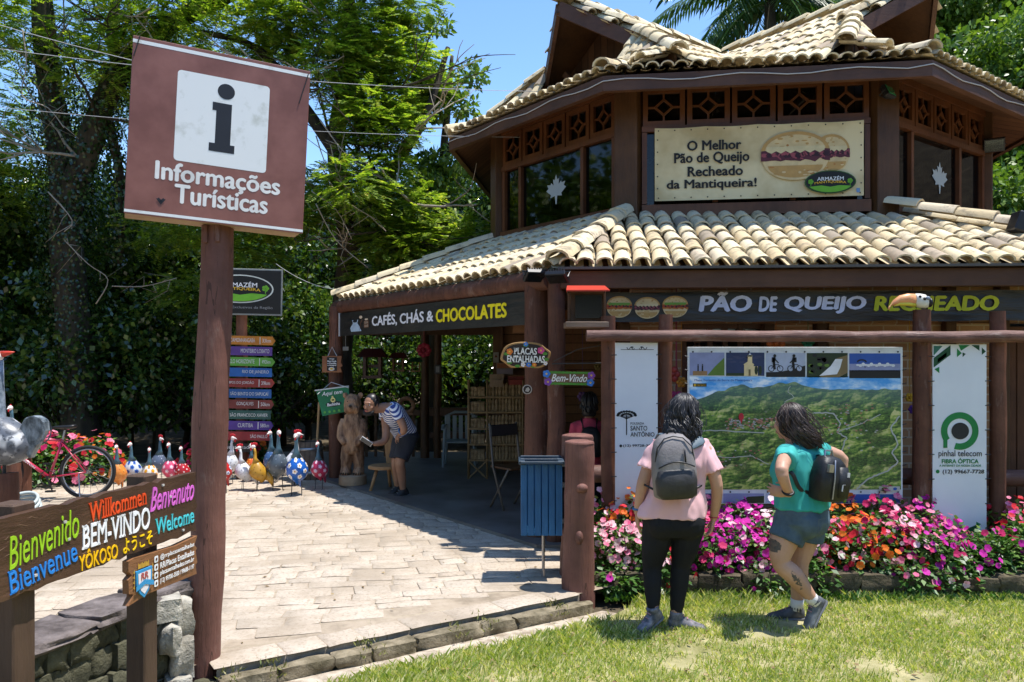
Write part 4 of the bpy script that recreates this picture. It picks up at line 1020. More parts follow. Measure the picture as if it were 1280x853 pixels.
SAND2 = [SAND[0], SAND[1], paint('filling_orange', 'b5651f'), paint('lettuce', '6f9c3a'), SAND[4], paint('tomato', 'b23a2c'), SAND[6]]
PY = 7.42; PL, PR = at(748, 385, PY), Vector((5.25, 7.12, 0)); PL.z = PR.z = 0
pd_ = (PR - PL).normalized(); LP = (PR - PL).length; M = frame(PL + Vector((0, 0, 2.055)), pd_); q_ = M.to_3x3() @ Vector((0, 0, 1))
def ppx(px): q = (px - 640) / 1000; return (q * PL.y - PL.x) / (pd_.x - q * pd_.y)
PB = thing('cheese_bread_banner', 'long black banner with white and yellow stuffed cheese bread lettering below the front eave', 'banner', PL.lerp(PR, .5) + Vector((0, 0, 2.18)))
b = MB(M)
nx_, ny_ = 60, 5; V_ = []
for j in range(ny_ + 1):
    for i in range(nx_ + 1):
        x = LP * i / nx_; y = .005 + .27 * j / ny_; V_.append((x, y - .012 * math.sin(PI * ((i / 12) % 1)) * (1 - j / ny_ * .4), -.012 + .008 * noise.noise(Vector((x * 2.2, y * 3, 0)))))
b.add(V_, [(j * (nx_ + 1) + i, j * (nx_ + 1) + i + 1, (j + 1) * (nx_ + 1) + i + 1, (j + 1) * (nx_ + 1) + i) for j in range(ny_) for i in range(nx_)]); b.build('vinyl', BANK, PB, smooth=True)
b = MB(M)
for t_, a, e, c in (('PÃO', 873, 940, 0), ('DE', 948, 972, 0), ('QUEIJO', 980, 1083, 0), ('RECHEADO', 1092, 1249, 1)):
    b.text(t_, ppx(a), .085 - (.02 if t_ == 'QUEIJO' else 0), ppx(e), .225 + (.045 if t_ == 'PÃO' else 0), .003, c, bold=.05, shear=.12)
b.build('lettering', [paint('banner_lilac', 'D7D9EC'), paint('banner_lime', 'C6C81E')], PB)
b = MB(M)
for i, px in enumerate((774, 809, 844)): sandwich(b, ppx(px), .135 - .01 * (i == 1), .235, .2, .002, [0, 1, 2, 3, 4, 5, 6] if i == 1 else [0, 1, 7, 8, 4, 9, 6], i)
b.build('sandwich_picture', SAND + [SAND2[2], SAND2[3], SAND2[5]], PB)
# upper beige banner
M = frame((T0[0], T0[1], 0), Vector((*T1, 0)) - Vector((*T0, 0))); q_ = M.to_3x3() @ Vector((0, 0, 1)); M = Matrix.Translation(q_ * .11) @ M
UB = thing('sandwich_banner', 'beige banner with dark serif lettering and a stuffed bread picture on the upper storey', 'banner', M @ Vector((1.4, 3.86, 0)))
beige = mat('beige_vinyl', (.50, .38, .18), (.74, .62, .36), scale=1.6, rough=.5, bump=.25, bscale=5, lo=.35, hi=.6, dist=.03)
b = MB(M); X0, X1, Z0, Z1 = .30, 2.50, 3.455, 4.262
nx_, ny_ = 24, 10
b.add([(X0 + (X1 - X0) * i / nx_, Z0 + (Z1 - Z0) * j / ny_ - .01 * math.sin(PI * ((i / 6) % 1)) * (j == ny_), .006 * noise.noise(Vector((i * .35, j * .5, 2)))) for j in range(ny_ + 1) for i in range(nx_ + 1)], [(j * (nx_ + 1) + i, j * (nx_ + 1) + i + 1, (j + 1) * (nx_ + 1) + i + 1, (j + 1) * (nx_ + 1) + i) for j in range(ny_) for i in range(nx_)]); b.build('vinyl', beige, UB, smooth=True)
b = MB(M); uw = (X1 - X0) / 258; uh = (Z1 - Z0) / 92
def ux(px): return X0 + (px - 817) * uw
for t_, a, e, y0, y1 in (('O Melhor', 858, 926, 190.5, 178), ('Pão de Queijo', 841, 936, 207.5, 193), ('Recheado', 858, 928, 223, 210.5), ('da Mantiqueira!', 832, 945, 241.5, 227)):
    zz = lambda y: Z1 - (y - 161 + (0.02 * (a - 817))) * uh
    b.text(t_, ux(a), zz(y0 + (2.5 if 'Q' in t_ else 0)), ux(e), zz(y1), .012, bold=.03, serif=.035)
b.build('lettering', paint('banner_ink', '1d1712'), UB)
b = MB(M); sandwich(b, ux(1036), Z1 - 40 * uh, 44 * uw, 48 * uh, .009, list(range(7)), 4); sandwich(b, ux(992), Z1 - 41 * uh, 84 * uw, 60 * uh, .018, list(range(7)), 2); b.build('sandwich_picture', SAND, UB)
b = MB(M); logo_oval(b, ux(1034), Z1 - 75 * uh, .265, .125, .030, [0, 1, 2, 3, 4]); b.build('logo', [LOGO[0], paint('logo_rim_green', '3d5c1c')] + LOGO[2:], UB)
b = MB(M)
for i in range(13):
    for z in (Z0 + .03, Z1 - .035): b.ell(X0 + .04 + (X1 - X0 - .08) * i / 12, z, .008, .008, .011, 0, 8)
for j in range(1, 6):
    for x in (X0 + .03, X1 - .03): b.ell(x, Z0 + (Z1 - Z0) * j / 6, .008, .008, .011, 0, 8)
b.rect(ux(1066), Z0 + .035, ux(1070), Z0 + .08, .011, 1)
b.build('eyelet', [paint('eyelet_dark', '2a241c'), paint('sticker_blue', '6f95c0')], UB)
# ---------------------------------------------------------------- map stand of logs in the flower bed, with its boards
FY = 6.8
LF = thing('map_stand', 'brown log stand with four posts and a top rail holding the map boards', 'stand', (at(1000, 0, FY).x, FY, 0))
for px, top, r in ((760, 395, .062), (832, 393, .062), (1152, 387, .076), (1247, 389, .066)):
    p = at(px, 450, FY + .06); b = MB(); log(b, (p.x, FY + .06, -.05), (p.x, FY + .06, at(0, top, FY).z), r, r * .95, 14, .008); b.build('post', LOGB, LF, smooth=40)
RAILM = logmat('weathered_rail', (.12, .055, .042), (.24, .125, .095), 'x', (.42, .33, .28))
b = MB(); log(b, at(733, 420, FY - .06), at(1330, 422, FY - .06), .046, .05, 16, .012, seg=16); b.build('rail', RAILM, LF, smooth=40)
b = MB(); log(b, at(700, 592, 7.15), at(1345, 598, 7.15), .075, .075, 14, .01, seg=12)
LR = b.build('log_rail', RAILM, smooth=40); tag(LR, 'low weathered log rail running behind the map stand', 'rail')
def flatM(px, py, Y, ang=0.0, roll=0.0): return frame(at(px, py, Y), (math.cos(R(ang)), math.sin(R(ang)), math.sin(R(roll))))
k_ = FY / 1000
VIN = mat('pale_grey_vinyl', (.68, .70, .74), (.78, .80, .83), scale=1.2, rough=.45, bump=.12, bscale=4)
def ties(mb, w, h, n):
    for s in (-1, 1):
        for j in range(n):
            y = -h / 2 + h * (j + .5) / n; mb.tube([(s * w / 2 - s * .012, y, .004), (s * (w / 2 + .035), y + random.uniform(-.006, .006), .0)], .004, 5)
WB1 = thing('guesthouse_banner', 'narrow pale banner with a small black tree logo at the left of the map stand', 'banner', at(795.5, 540, FY - .02))
M = flatM(795.5, 535, FY - .02); w, h = 53 * k_, 212 * k_
b = MB(M); b.box((0, 0, -.004), (w, h, .008)); b.build('vinyl', VIN, WB1)
b = MB(M); ties(b, w, h, 7); b.build('tie', DARKWIRE, WB1)
def lp(px, py, cx, cy): return ((px - cx) * k_, -(py - cy) * k_)
b = MB(M); q = lambda px, py: lp(px, py, 795.5, 535)
x, y = q(783, 0)[0], 0
b.rect(q(782.5, 0)[0], q(0, 544)[1], q(783.8, 0)[0], q(0, 519)[1], .003)
for i in range(11):
    a = PI * i / 10; xx, yy = q(783.3 + 11 * math.cos(a), 519.5 - 5 * math.sin(a)); b.ell(xx, yy, .013, .010, .003, 0, 10); xm, ym = q(783.3 + 6 * math.cos(a), 520.5 - 3 * math.sin(a)); b.ell(xm, ym, .011, .008, .0034, 0, 10)
    b.stroke([q(783.3, 524), (xx, yy)], .003, .003)
b.build('tree_logo', paint('print_ink', '20242a'), WB1); b = MB(M)
for t_, a, e, y0, y1, bo_ in (('POUSADA', 788, 805, 531, 528, .01), ('SANTO', 788, 809, 538.5, 532.5, .012), ('ANTÔNIO', 788, 818, 546, 539, .012), ('(12) 99728-3045', 779, 819, 559.5, 555.5, .02)):
    b.text(t_, *q(a, y0), *q(e, y1), .003, bold=bo_)
b.ell(*q(776, 557.5), .012, .012, .003)
b.build('lettering', paint('print_ink', '20242a'), WB1); b = MB(M)
for s in (-1, 1):
    P = [q(796 + s * (3 + i * 1.2), 436 + 1.6 * math.sin(i * 1.3)) for i in range(9)]; b.stroke(P, .006, .003)
    b.ell(*q(796 + s * 6, 434.5), .012, .006, .003)
b.stroke([q(776, 437.5), q(817, 437.5)], .004, .003)
b.build('scroll_ornament', paint('print_ink', '20242a'), WB1)
WB2 = thing('telecom_banner', 'narrow pale banner with a green ring logo between two posts at the right', 'banner', at(1199.5, 553, FY - .02))
M = flatM(1199.5, 553, FY - .02); w, h = 67 * k_, 244 * k_; q = lambda px, py: lp(px, py, 1199.5, 553)
b = MB(M); b.box((0, 0, -.004), (w, h, .008)); b.build('vinyl', VIN, WB2)
b = MB(M); ties(b, w, h, 8); b.build('tie', DARKWIRE, WB2)
GR = [paint('print_green', '13803f'), paint('print_dark', '222428'), VIN, paint('print_darkgreen', '0c4a2a'), paint('print_teal', '2f6f5f')]
b = MB(M)
cx, cy = q(1199.5, 539); n = 40; ro, ri = 23.5 * k_, 15.5 * k_
P0 = [(cx + ro * math.cos(2 * PI * i / n), cy + ro * math.sin(2 * PI * i / n), .003) for i in range(n)]; P1 = [(cx + ri * math.cos(2 * PI * i / n), cy + ri * math.sin(2 * PI * i / n), .003) for i in range(n)]
for i in range(n):
    if 24 <= i <= 27: continue
    b.add([P0[i], P0[(i + 1) % n], P1[(i + 1) % n], P1[i]], [(0, 1, 2, 3)], 0)
b.ell(*q(1200, 539), 11 * k_, 10.5 * k_, .004, 1); b.rect(*q(1179, 560), *q(1184, 543), .0035, 0); b.rect(*q(1184, 562), *q(1188, 552), .005, 2)
for t_, a, e, y0, y1, c, bo_ in (('pinhal telecom', 1173, 1227, 573, 563, 1, .012), ('FIBRA ÓPTICA', 1177, 1223, 579.5, 572.5, 0, .035), ('A INTERNET DA NOSSA CIDADE', 1174, 1226, 583.5, 580.8, 0, .03), ('(12) 99667-7728', 1178, 1230, 593.5, 587, 1, .03)):
    b.text(t_, *q(a, y0), *q(e, y1), .003, c, bold=bo_)
b.ell(*q(1172, 589.5), .016, .016, .003, 0)
b.build('logo_and_lettering', GR, WB2); b = MB(M)
for tri, c in ((((1167, 433), (1178, 433), (1167, 445)), 4), (((1167, 448), (1188, 432), (1188, 444), (1167, 460)), 3), (((1172, 449), (1183, 441), (1183, 446), (1172, 454)), 0), (((1168, 462), (1174, 459), (1174, 467)), 0), (((1196, 436), (1202, 442), (1196, 447)), 0), (((1203, 441), (1207, 443), (1203, 447)), 3), (((1198, 432), (1212, 432), (1201, 439)), 0), (((1214, 432), (1224, 432), (1224, 439)), 3), (((1227, 435), (1232, 440), (1227, 444)), 3),
               (((1192, 671), (1208, 660), (1208, 671)), 0), (((1199, 665), (1222, 655), (1222, 662), (1205, 672)), 3), (((1222, 662), (1230, 672), (1210, 673)), 0), (((1220, 652), (1226, 655), (1220, 659)), 0)):
    b.poly([q(*p) for p in tri][::-1], .003, c)
b.build('corner_pattern', GR, WB2)
# the big relief map with its strips of small photographs
MP = thing('tourist_map', 'large printed relief map of green hills with a strip of photographs above it', 'map', at(994, 530, FY))
MX, MY = 994, 532
M = flatM(MX, MY, FY); q = lambda px, py: lp(px, py, MX, MY)
b = MB(M); b.box((0, 0, -.008), (269 * k_, 196 * k_, .014)); b.build('backing', paint('map_white', 'D5DADF'), MP, bevel=.002)
def mapmat():
    m, nt, bs = _new('printed_hills'); bs.inputs['Roughness'].default_value = .42
    def nz(off, sc, det):
        tc = _n(nt, 'ShaderNodeTexCoord'); mp = _n(nt, 'ShaderNodeMapping'); mp.inputs['Scale'].default_value = (1, 1, 1.7); mp.inputs['Location'].default_value = off; nt.links.new(tc.outputs['Object'], mp.inputs[0]); return _noise(nt, mp.outputs[0], sc, det, .55)
    def dome(off, sc):
        tc = _n(nt, 'ShaderNodeTexCoord'); nn = _n(nt, 'ShaderNodeTexNoise'); nn.inputs['Scale'].default_value = 6; nn.inputs['Detail'].default_value = 3; nt.links.new(tc.outputs['Object'], nn.inputs['Vector'])
        ad = _n(nt, 'ShaderNodeVectorMath', operation='MULTIPLY_ADD'); ad.inputs[1].default_value = (.16, 0, .10); nt.links.new(nn.outputs['Color'], ad.inputs[0]); nt.links.new(tc.outputs['Object'], ad.inputs[2])
        mp = _n(nt, 'ShaderNodeMapping'); mp.inputs['Scale'].default_value = (1, 0, 1.9); mp.inputs['Location'].default_value = off; nt.links.new(ad.outputs[0], mp.inputs[0])
        vo = _n(nt, 'ShaderNodeTexVoronoi', feature='F1'); vo.inputs['Scale'].default_value = sc; nt.links.new(mp.outputs[0], vo.inputs['Vector'])
        sb = _n(nt, 'ShaderNodeVectorMath', operation='SUBTRACT'); nt.links.new(mp.outputs[0], sb.inputs[0]); nt.links.new(vo.outputs['Position'], sb.inputs[1])
        dt = _n(nt, 'ShaderNodeVectorMath', operation='DOT_PRODUCT'); dt.inputs[1].default_value = (-.5 * sc, 0, .85 * sc); nt.links.new(sb.outputs[0], dt.inputs[0]); return dt.outputs['Value']
    fin = _math(nt, 'SUBTRACT', nz((3, 0, 0), 14, 4), nz((3.014, 0, -.018), 14, 4))
    f = _math(nt, 'ADD', _math(nt, 'ADD', _math(nt, 'MULTIPLY', dome((0, 0, 0), 5.5), .26), _math(nt, 'MULTIPLY', dome((4, 0, 2), 13), .13)), _math(nt, 'ADD', _math(nt, 'MULTIPLY', fin, .9), .5))
    c = _ramp(nt, f, [(.26, (.012, .035, .008)), (.42, (.05, .13, .02)), (.52, (.15, .27, .04)), (.62, (.38, .46, .10)), (.76, (.62, .58, .25))])
    k = _ramp(nt, nz((7, 0, 2), 3.2, 5), [(.50, (0,) * 3), (.56, (.85,) * 3)]); c = _mix(nt, k, c, _ramp(nt, nz((1, 0, 5), 48, 4), [(.4, (.006, .022, .006)), (.62, (.07, .16, .03))]))
    c = _mix(nt, _ramp(nt, nz((2, 0, 9), 15, 5), [(.63, (0,) * 3), (.70, (.6,) * 3)]), c, (.36, .30, .26))
    tc = _n(nt, 'ShaderNodeTexCoord'); sp = _n(nt, 'ShaderNodeSeparateXYZ'); nt.links.new(tc.outputs['Object'], sp.inputs[0]); c = _mix(nt, _ramp(nt, _math(nt, 'MULTIPLY', sp.outputs[2], 3.0), [(.25, (0,) * 3), (.85, (.55,) * 3)]), c, (.10, .19, .20))
    nt.links.new(c, bs.inputs['Base Color']); return m
def skymat():
    m, nt, bs = _new('printed_sky'); bs.inputs['Roughness'].default_value = .42
    v = _coord(nt, (1, 1, 2.4)); nt.links.new(_ramp(nt, _noise(nt, v, 5, 5, .6), [(.40, (.05, .32, .75)), (.53, (.30, .55, .85)), (.63, (.85, .90, .95))]), bs.inputs['Base Color']); return m
pmap = MB(M)
pmap.rect(*q(862, 612), *q(1126, 471), .0015, 1)
hz = [(862, 505)]
for px in range(866, 1127, 4):
    base = 487 + 14 * math.exp(-((px - 862) / 30) ** 2) - 9 * math.exp(-((px - 985) / 26) ** 2) - 5 * math.exp(-((px - 925) / 20) ** 2) + 3 * noise.noise(Vector((px * .09, 0, 0))); hz.append((px, base))
pmap.poly([q(862, 612), q(1126, 612)] + [q(*p) for p in hz[::-1]], .003, 0)
def hillpatch(px, py, w, h, c, sd):
    P = []
    for i in range(14):
        a = 2 * PI * i / 14; r = 1 + .35 * noise.noise(Vector((math.cos(a) * 1.5, math.sin(a) * 1.5, sd))); P.append(q(px + w * r * math.cos(a), py - h * r * math.sin(a)))
    pmap.poly(P, .0035 + sd * .00002, c)
def road(P, w=1.0, c=6):
    o = []
    for i in range(len(P) - 1):
        for t in range(6):
            t /= 6; px = P[i][0] + (P[i + 1][0] - P[i][0]) * t; py = P[i][1] + (P[i + 1][1] - P[i][1]) * t; o.append(q(px + 2.2 * noise.noise(Vector((px * .2, py * .2, 0))), py + 1.5 * noise.noise(Vector((px * .2, py * .2, 9)))))
    pmap.stroke(o + [q(*P[-1])], w * k_, .0118, c)
road([(987, 482), (984, 490), (992, 496), (980, 503)], .8); road([(1015, 516), (1040, 517), (1050, 530), (1046, 540), (1058, 548), (1052, 560), (1046, 570)], 1.6)
road([(1124, 520), (1112, 535), (1122, 556), (1114, 566), (1122, 578), (1105, 590), (1085, 598), (1070, 611)], 1.8); road([(862, 540), (900, 538), (955, 541)], 1.2); road([(870, 565), (905, 572), (940, 570), (960, 580)], 1); road([(1046, 540), (1075, 530), (1100, 518)], 1)
for i in range(230):
    px, py = (905 + 60 * random.random(), 522 + 14 * random.random()) if i < 130 else (1025 + 70 * random.random(), 505 + 60 * random.random()) if i < 200 else (870 + 80 * random.random(), 555 + 30 * random.random()); pmap.rect(*q(px, py + 1.3), *q(px + random.uniform(1.5, 3.2), py), .0122 + i * .00001, random.choice((6, 7, 7, 8)))
pmap.ell(*q(926, 521), 3.2 * k_, 4.6 * k_, .0135, 9); pmap.poly([q(924, 524), q(926, 530), q(928, 524)], .0137, 9)
pmap.rect(*q(866, 483.5), *q(883, 479.5), .0045, 10); pmap.ell(*q(868.5, 481.5), 1.6 * k_, 1.6 * k_, .006, 11, 10); pmap.text('MAPA TURÍSTICO', *q(871, 483), *q(882, 480.2), .006, 11)
pmap.text('Mapa Turístico da Serra da Mantiqueira', *q(868, 477.5), *q(940, 474), .0045, 12)
pmap.rect(*q(1098, 614.2), *q(1124, 608), .0118, 6); pmap.ell(*q(1105, 611), 4 * k_, 1.8 * k_, .013, 5, 12); pmap.ell(*q(1118, 611), 2.5 * k_, 1.8 * k_, .013, 12, 12)
pmap.build('printed_map', [mapmat(), skymat(), paint('map_dark_green', '1d3316'), paint('map_green', '5f8a30'), paint('map_olive', 'a8a860'), paint('map_mid_green', '45702a'), paint('map_road', 'B9BCB6'), paint('map_town_red', 'b57a68'), paint('map_town_grey', 'a8a2a0'), paint('map_pin', 'C8283A'), paint('map_black', '1a1a1a'), paint('map_yellow', 'E0B020'), paint('map_blue', '1F4FA0')], MP)
ph = MB(M); PHM = [paint('photo_lilac', '8C93B8'), paint('photo_grass', '5c7a2c'), paint('photo_navy', '28365c'), paint('photo_cream', 'E6CF9A'), paint('photo_silhouette', '17171b'), paint('photo_pale_sky', 'AEB7CC'), paint('photo_white', 'E4E6EA'), paint('photo_rock', '7d6a45'), paint('photo_blue', '2b55a8'), paint('photo_dusk', '3b4060'), paint('photo_path', '96724c'), paint('photo_forest', '22331a')]
def prect(a, b_, c, d, z, mi): ph.rect(*q(a, d), *q(c, b_), z, mi)
Z = .0015
prect(862, 441, 905.5, 469.5, Z, 0); ph.poly([q(884, 469.5), q(893, 459), q(905.5, 447), q(905.5, 469.5)], Z + .001, 1); prect(866, 464, 884, 469.5, Z + .001, 10)
for x in (872.5, 878): prect(x - .9, 457, x + .9, 464, Z + .002, 4); ph.ell(*q(x, 456), .005, .006, Z + .002, 4, 8)
ph.build('photograph', PHM, MP); ph = MB(M); prect(907.5, 441, 955.5, 470, Z, 2)
for i in range(10): ph.ell(*q(912 + i * 4, 449 + 4 * math.sin(i * 2)), .03, .008, Z + .001, 9, 10)
prect(930, 455, 942, 470, Z + .002, 3); prect(934.5, 444, 940, 457, Z + .003, 3); ph.poly([q(934, 446), q(937.2, 441.5), q(940.5, 446)], Z + .003, 6); ph.poly([q(929, 456), q(936, 451), q(943, 456)], Z + .0025, 3); prect(942, 458, 947, 470, Z + .002, 3); prect(935.5, 462, 938, 470, Z + .004, 7)
for x in (945, 950): ph.ell(*q(x, 463), .014, .04, Z + .003, 11, 10)
prect(907.5, 466.5, 930, 470, Z + .002, 11)
ph.build('photograph', PHM, MP); ph = MB(M); prect(957.5, 441.5, 1006.5, 471.5, Z, 5); ph.poly([q(957.5, 471.5), q(957.5, 465.5), q(975, 465), q(990, 462), q(1006.5, 457), q(1006.5, 471.5)], Z + .001, 4)
for x, dr_ in ((968, 1), (992, -1)):
    ph.ell(*q(x - 4, 461), .028, .028, Z + .002, 4, 14); ph.ell(*q(x + 7, 461), .028, .028, Z + .002, 4, 14); ph.ell(*q(x - 4, 461), .021, .021, Z + .003, 5, 14); ph.ell(*q(x + 7, 461), .021, .021, Z + .003, 5, 14)
    ph.stroke([q(x - 4, 461), q(x, 456), q(x + 5, 456), q(x + 7, 461)], .006, Z + .004, 4); ph.stroke([q(x, 462), q(x - 1, 452), q(x, 447)], .022, Z + .004, 4); ph.ell(*q(x + .2, 445), .013, .014, Z + .004, 4, 10); ph.stroke([q(x, 449), q(x + dr_ * 5, 454)], .009, Z + .004, 4)
    ph.poly([q(x - 3.5 * dr_, 447), q(x - 3.5 * dr_, 453), q(x, 453), q(x, 447)][::(1 if dr_ < 0 else -1)], Z + .004, 4)
ph.build('photograph', PHM, MP); ph = MB(M); prect(1008.5, 441.5, 1059.5, 472, Z, 11); ph.poly([q(1024, 472), q(1038, 460), q(1046, 448), q(1059.5, 444), q(1059.5, 466), q(1048, 472)], Z + .001, 7); ph.poly([q(1024, 470), q(1038, 458), q(1044, 449), q(1053, 449), q(1050, 460), q(1046, 468)], Z + .002, 6)
for i in range(16): ph.ell(*q(1011 + 24 * random.random(), 444 + 22 * random.random()), .022, .014, Z + .001, 1 if i % 4 == 0 else 4, 8)
ph.build('photograph', PHM, MP); ph = MB(M); prect(1061.5, 442, 1125.5, 473, Z, 8); prect(1061.5, 455, 1125.5, 464, Z + .001, 0); prect(1061.5, 463, 1125.5, 473, Z + .001, 4)
for i in range(14): ph.ell(*q(1072 + i * 3.4, 456.5 + .8 * math.sin(i * 2.1)), .016, .008 + .004 * (i % 3), Z + .002, 6, 8)
P = [(1077 + 5.5 * math.cos(a), 453 - 3 * math.sin(a)) for a in [PI * i / 8 for i in range(9)]]; ph.stroke([q(*p) for p in P], .012, Z + .003, 4); ph.ell(*q(1081, 459), .005, .007, Z + .003, 4, 6)
ph.build('photograph', PHM, MP); ph = MB(M); prect(862, 617, 902, 629, .0015, 2); ph.build('photograph', PHM, MP); ph = MB(M); prect(904, 617, 955, 629, .0015, 0); ph.poly([q(920, 629), q(935, 621), q(955, 620), q(955, 629)], .003, 11); ph.build('photograph', PHM, MP); ph = MB(M); prect(957, 617, 1010, 629, .0015, 5); ph.build('photograph', PHM, MP); ph = MB(M); prect(1012, 618, 1060, 629, .0015, 8); ph.build('photograph', PHM, MP); ph = MB(M); prect(1062, 618, 1125, 629, .0015, 8)
ph.build('photograph', PHM, MP)
b = MB(M)
for i in range(12):
    for y in (439, 614): b.ell(*q(866 + 256 * i / 11, y + 1), .008, .008, .0095 if y > 600 else .006, 0, 8)
for i in range(10): b.tube([(*q(1128, 446 + i * 17), .004), (*q(1133, 445 + i * 17), .0)], .004, 5); b.tube([(*q(860, 446 + i * 17), .004), (*q(856, 445 + i * 17), .0)], .004, 5)
b.build('eyelet', DARKWIRE, MP)

# carved toucan head on the tallest post
TC = thing('carved_toucan', 'painted wooden toucan head with an orange and yellow beak lying on a log post', 'carving', at(1152, 388, FY + .03))
c0 = at(1152, 378, FY + .03)
b = MB(Matrix.Translation(c0))
b.loft([((.06, 0, -.03), (0, 0, .005), (0, .005, 0)), ((.055, 0, -.01), (0, 0, .035), (0, .035, 0)), ((.025, 0, .005), (0, 0, .062), (0, .055, 0)), ((-.015, 0, .01), (0, 0, .064), (0, .055, 0)), ((-.05, 0, .018), (0, 0, .056), (0, .045, 0)), ((-.06, 0, .02), (0, 0, .05), (0, .04, 0))], 16)
b.build('head', paint('toucan_white', 'DEDCD2'), TC, smooth=True)
b = MB(Matrix.Translation(c0)); b.loft([((-.055, 0, .02), (0, 0, .052), (0, .038, 0)), ((-.12, 0, .03), (0, 0, .045), (0, .034, 0)), ((-.19, 0, .022), (0, 0, .036), (0, .028, 0)), ((-.25, 0, -.005), (.014, 0, .028), (0, .02, 0)), ((-.275, 0, -.04), (.016, 0, .01), (0, .012, 0)), ((-.278, 0, -.065), (.004, 0, 0), (0, .004, 0))], 14, 0)
b.loft([((-.058, 0, -.02), (0, 0, .022), (0, .03, 0)), ((-.12, 0, -.012), (0, 0, .022), (0, .026, 0)), ((-.19, 0, -.012), (0, 0, .018), (0, .02, 0)), ((-.235, 0, -.03), (0, 0, .008), (0, .01, 0))], 12, 1)
b.build('beak', [mat('beak_orange', (.75, .25, .12), (.80, .52, .22), scale=7, rough=.35), mat('beak_yellow', (.62, .55, .06), (.75, .62, .10), scale=9, rough=.35)], TC, smooth=True)
b = MB(Matrix.Translation(c0)); b.ball((.0, -.052, .025), .014, mi=0); b.ball((.06, -.02, -.005), (.022, .04, .04), mi=0); b.ball((-.035, -.045, .045), (.012, .008, .012), mi=0); b.ball((.03, -.048, .03), (.02, .012, .018), mi=1); b.build('markings', [BLACKM, paint('toucan_grey', '8794a5')], TC, smooth=True)
# little roofed feeder box on the end of the rail
FB = thing('feeder_box', 'small dark box with a red tin roof on a wooden shelf at the rail end', 'box', at(733, 410, 6.9))
x0 = at(733, 0, 6.9).x; zf = at(0, 408, 6.9).z
b = MB(); b.box((x0, 6.95, zf + .01), (.37, .30, .05)); b.build('shelf', wood('shelf_grey', (.14, .09, .06), (.28, .19, .13), 'x'), FB, bevel=.004)
b = MB(); b.box((x0 + .01, 7.02, zf + .17), (.29, .14, .27)); b.box((x0 - .15, 6.93, zf + .17), (.02, .02, .27)); b.box((x0 + .16, 6.93, zf + .17), (.02, .02, .27)); b.box((x0, 6.93, zf + .30), (.33, .02, .03)); b.build('body', DARKW, FB, bevel=.004)
b = MB(); b.add([(x0 - .18, 6.80, zf + .305), (x0 + .19, 6.80, zf + .305), (x0 + .17, 7.0, zf + .36), (x0 - .16, 7.0, zf + .36), (x0 + .17, 7.12, zf + .31), (x0 - .16, 7.12, zf + .31)], [(0, 1, 2, 3), (3, 2, 4, 5)]); b.add([(x0 - .18, 6.80, zf + .293), (x0 + .19, 6.80, zf + .293), (x0 + .19, 6.80, zf + .305), (x0 - .18, 6.80, zf + .305)], [(0, 1, 2, 3)]); b.build('roof', paint('red_tin', 'C8402C', .4), FB)
b = MB(); b.box((x0 + .02, 6.93, zf + .17), (.23, .012, .2)); b.build('front_panel', paint('feeder_glass', '15151c', .15), FB)
# bollards and the blue bin
def bollard(px, Y, top, r, lab):
    p = at(px, 500, Y); z1 = at(0, top, Y).z; o = thing('log_bollard', lab, 'bollard', (p.x, Y, 0), group='log bollards by the bin')
    b = MB(); log(b, (p.x, Y, -.15), (p.x + .01, Y, z1), r * 1.03, r * .97, 22, .012, seg=8); b.build('shaft', POLE, o, smooth=40)
    b = MB(); b.tube([(p.x + .01, Y, z1), (p.x + .01, Y, z1 + .012), (p.x + .01, Y, z1 + .022)], [r * .97, r * .93, r * .6], 22); b.build('top_cap', POLE, o, smooth=40)
    b = MB(); b.ball((p.x + .02, Y - r * .9, z1 - .32), (.045, .035, .035)); b.ball((p.x + .0, Y - r * .92, z1 - .68), (.03, .03, .05)); b.build('knot', POLE, o, smooth=True)
    return o
bollard(722.5, 5.95, 554, .115, 'thick brown log bollard standing in front of the other beside the flower bed')
bollard(720, 6.35, 546, .13, 'thick brown log bollard half hidden behind the nearer bollard and the bin')
BN = thing('litter_bin', 'blue wooden litter bin with a dark slatted lid fixed beside the log bollards', 'bin', (.235, 6.25, .32))
bx, by = at(676, 0, 6.25).x, 6.25; bz0, bz1 = .355, .90
blue = wood('blue_boards', (.012, .075, .19), (.03, .15, .34), 'z', .5, bump=.35)
b = MB()
for i in range(6): b.box((bx - .16 + .0535 * (i + .5), by - .13, (bz0 + bz1) / 2), (.048, .02, bz1 - bz0))
for s in (-1, 1):
    for i in range(5): b.box((bx + s * .146, by - .095 + .054 * i, (bz0 + bz1) / 2), (.02, .052, bz1 - bz0))
b.box((bx, by, bz0 + .01), (.29, .26, .02)); b.box((bx, by + .14, (bz0 + bz1) / 2), (.30, .02, bz1 - bz0)); b.build('body', blue, BN, bevel=.004)
b = MB(); dz = bz1
for i, y in enumerate((-.155, -.06, .05)):
    b.box((bx, by + y, dz + .015 + .010 * i), (.32, .05, .022), Matrix.Rotation(R(-8), 3, 'X'))
for s in (-1, 1): b.box((bx + s * .15, by - .03, dz + .015), (.05, .27, .03))
b.build('lid', wood('bin_lid_dark_blue', (.015, .035, .06), (.05, .08, .11), 'x', .5), BN, bevel=.005)
b = MB(); b.tube([(bx + .02, by, -.1), (bx + .02, by, .35)], .012, 8); b.build('leg', STEEL, BN)
b = MB(); b.box((bx + .22, by + .04, .88), (.14, .10, .03)); b.box((bx + .22, by + .04, .72), (.12, .05, .04)); b.box((bx + .22, by + .02, .44), (.12, .05, .035)); b.build('bracket', STEEL, BN)
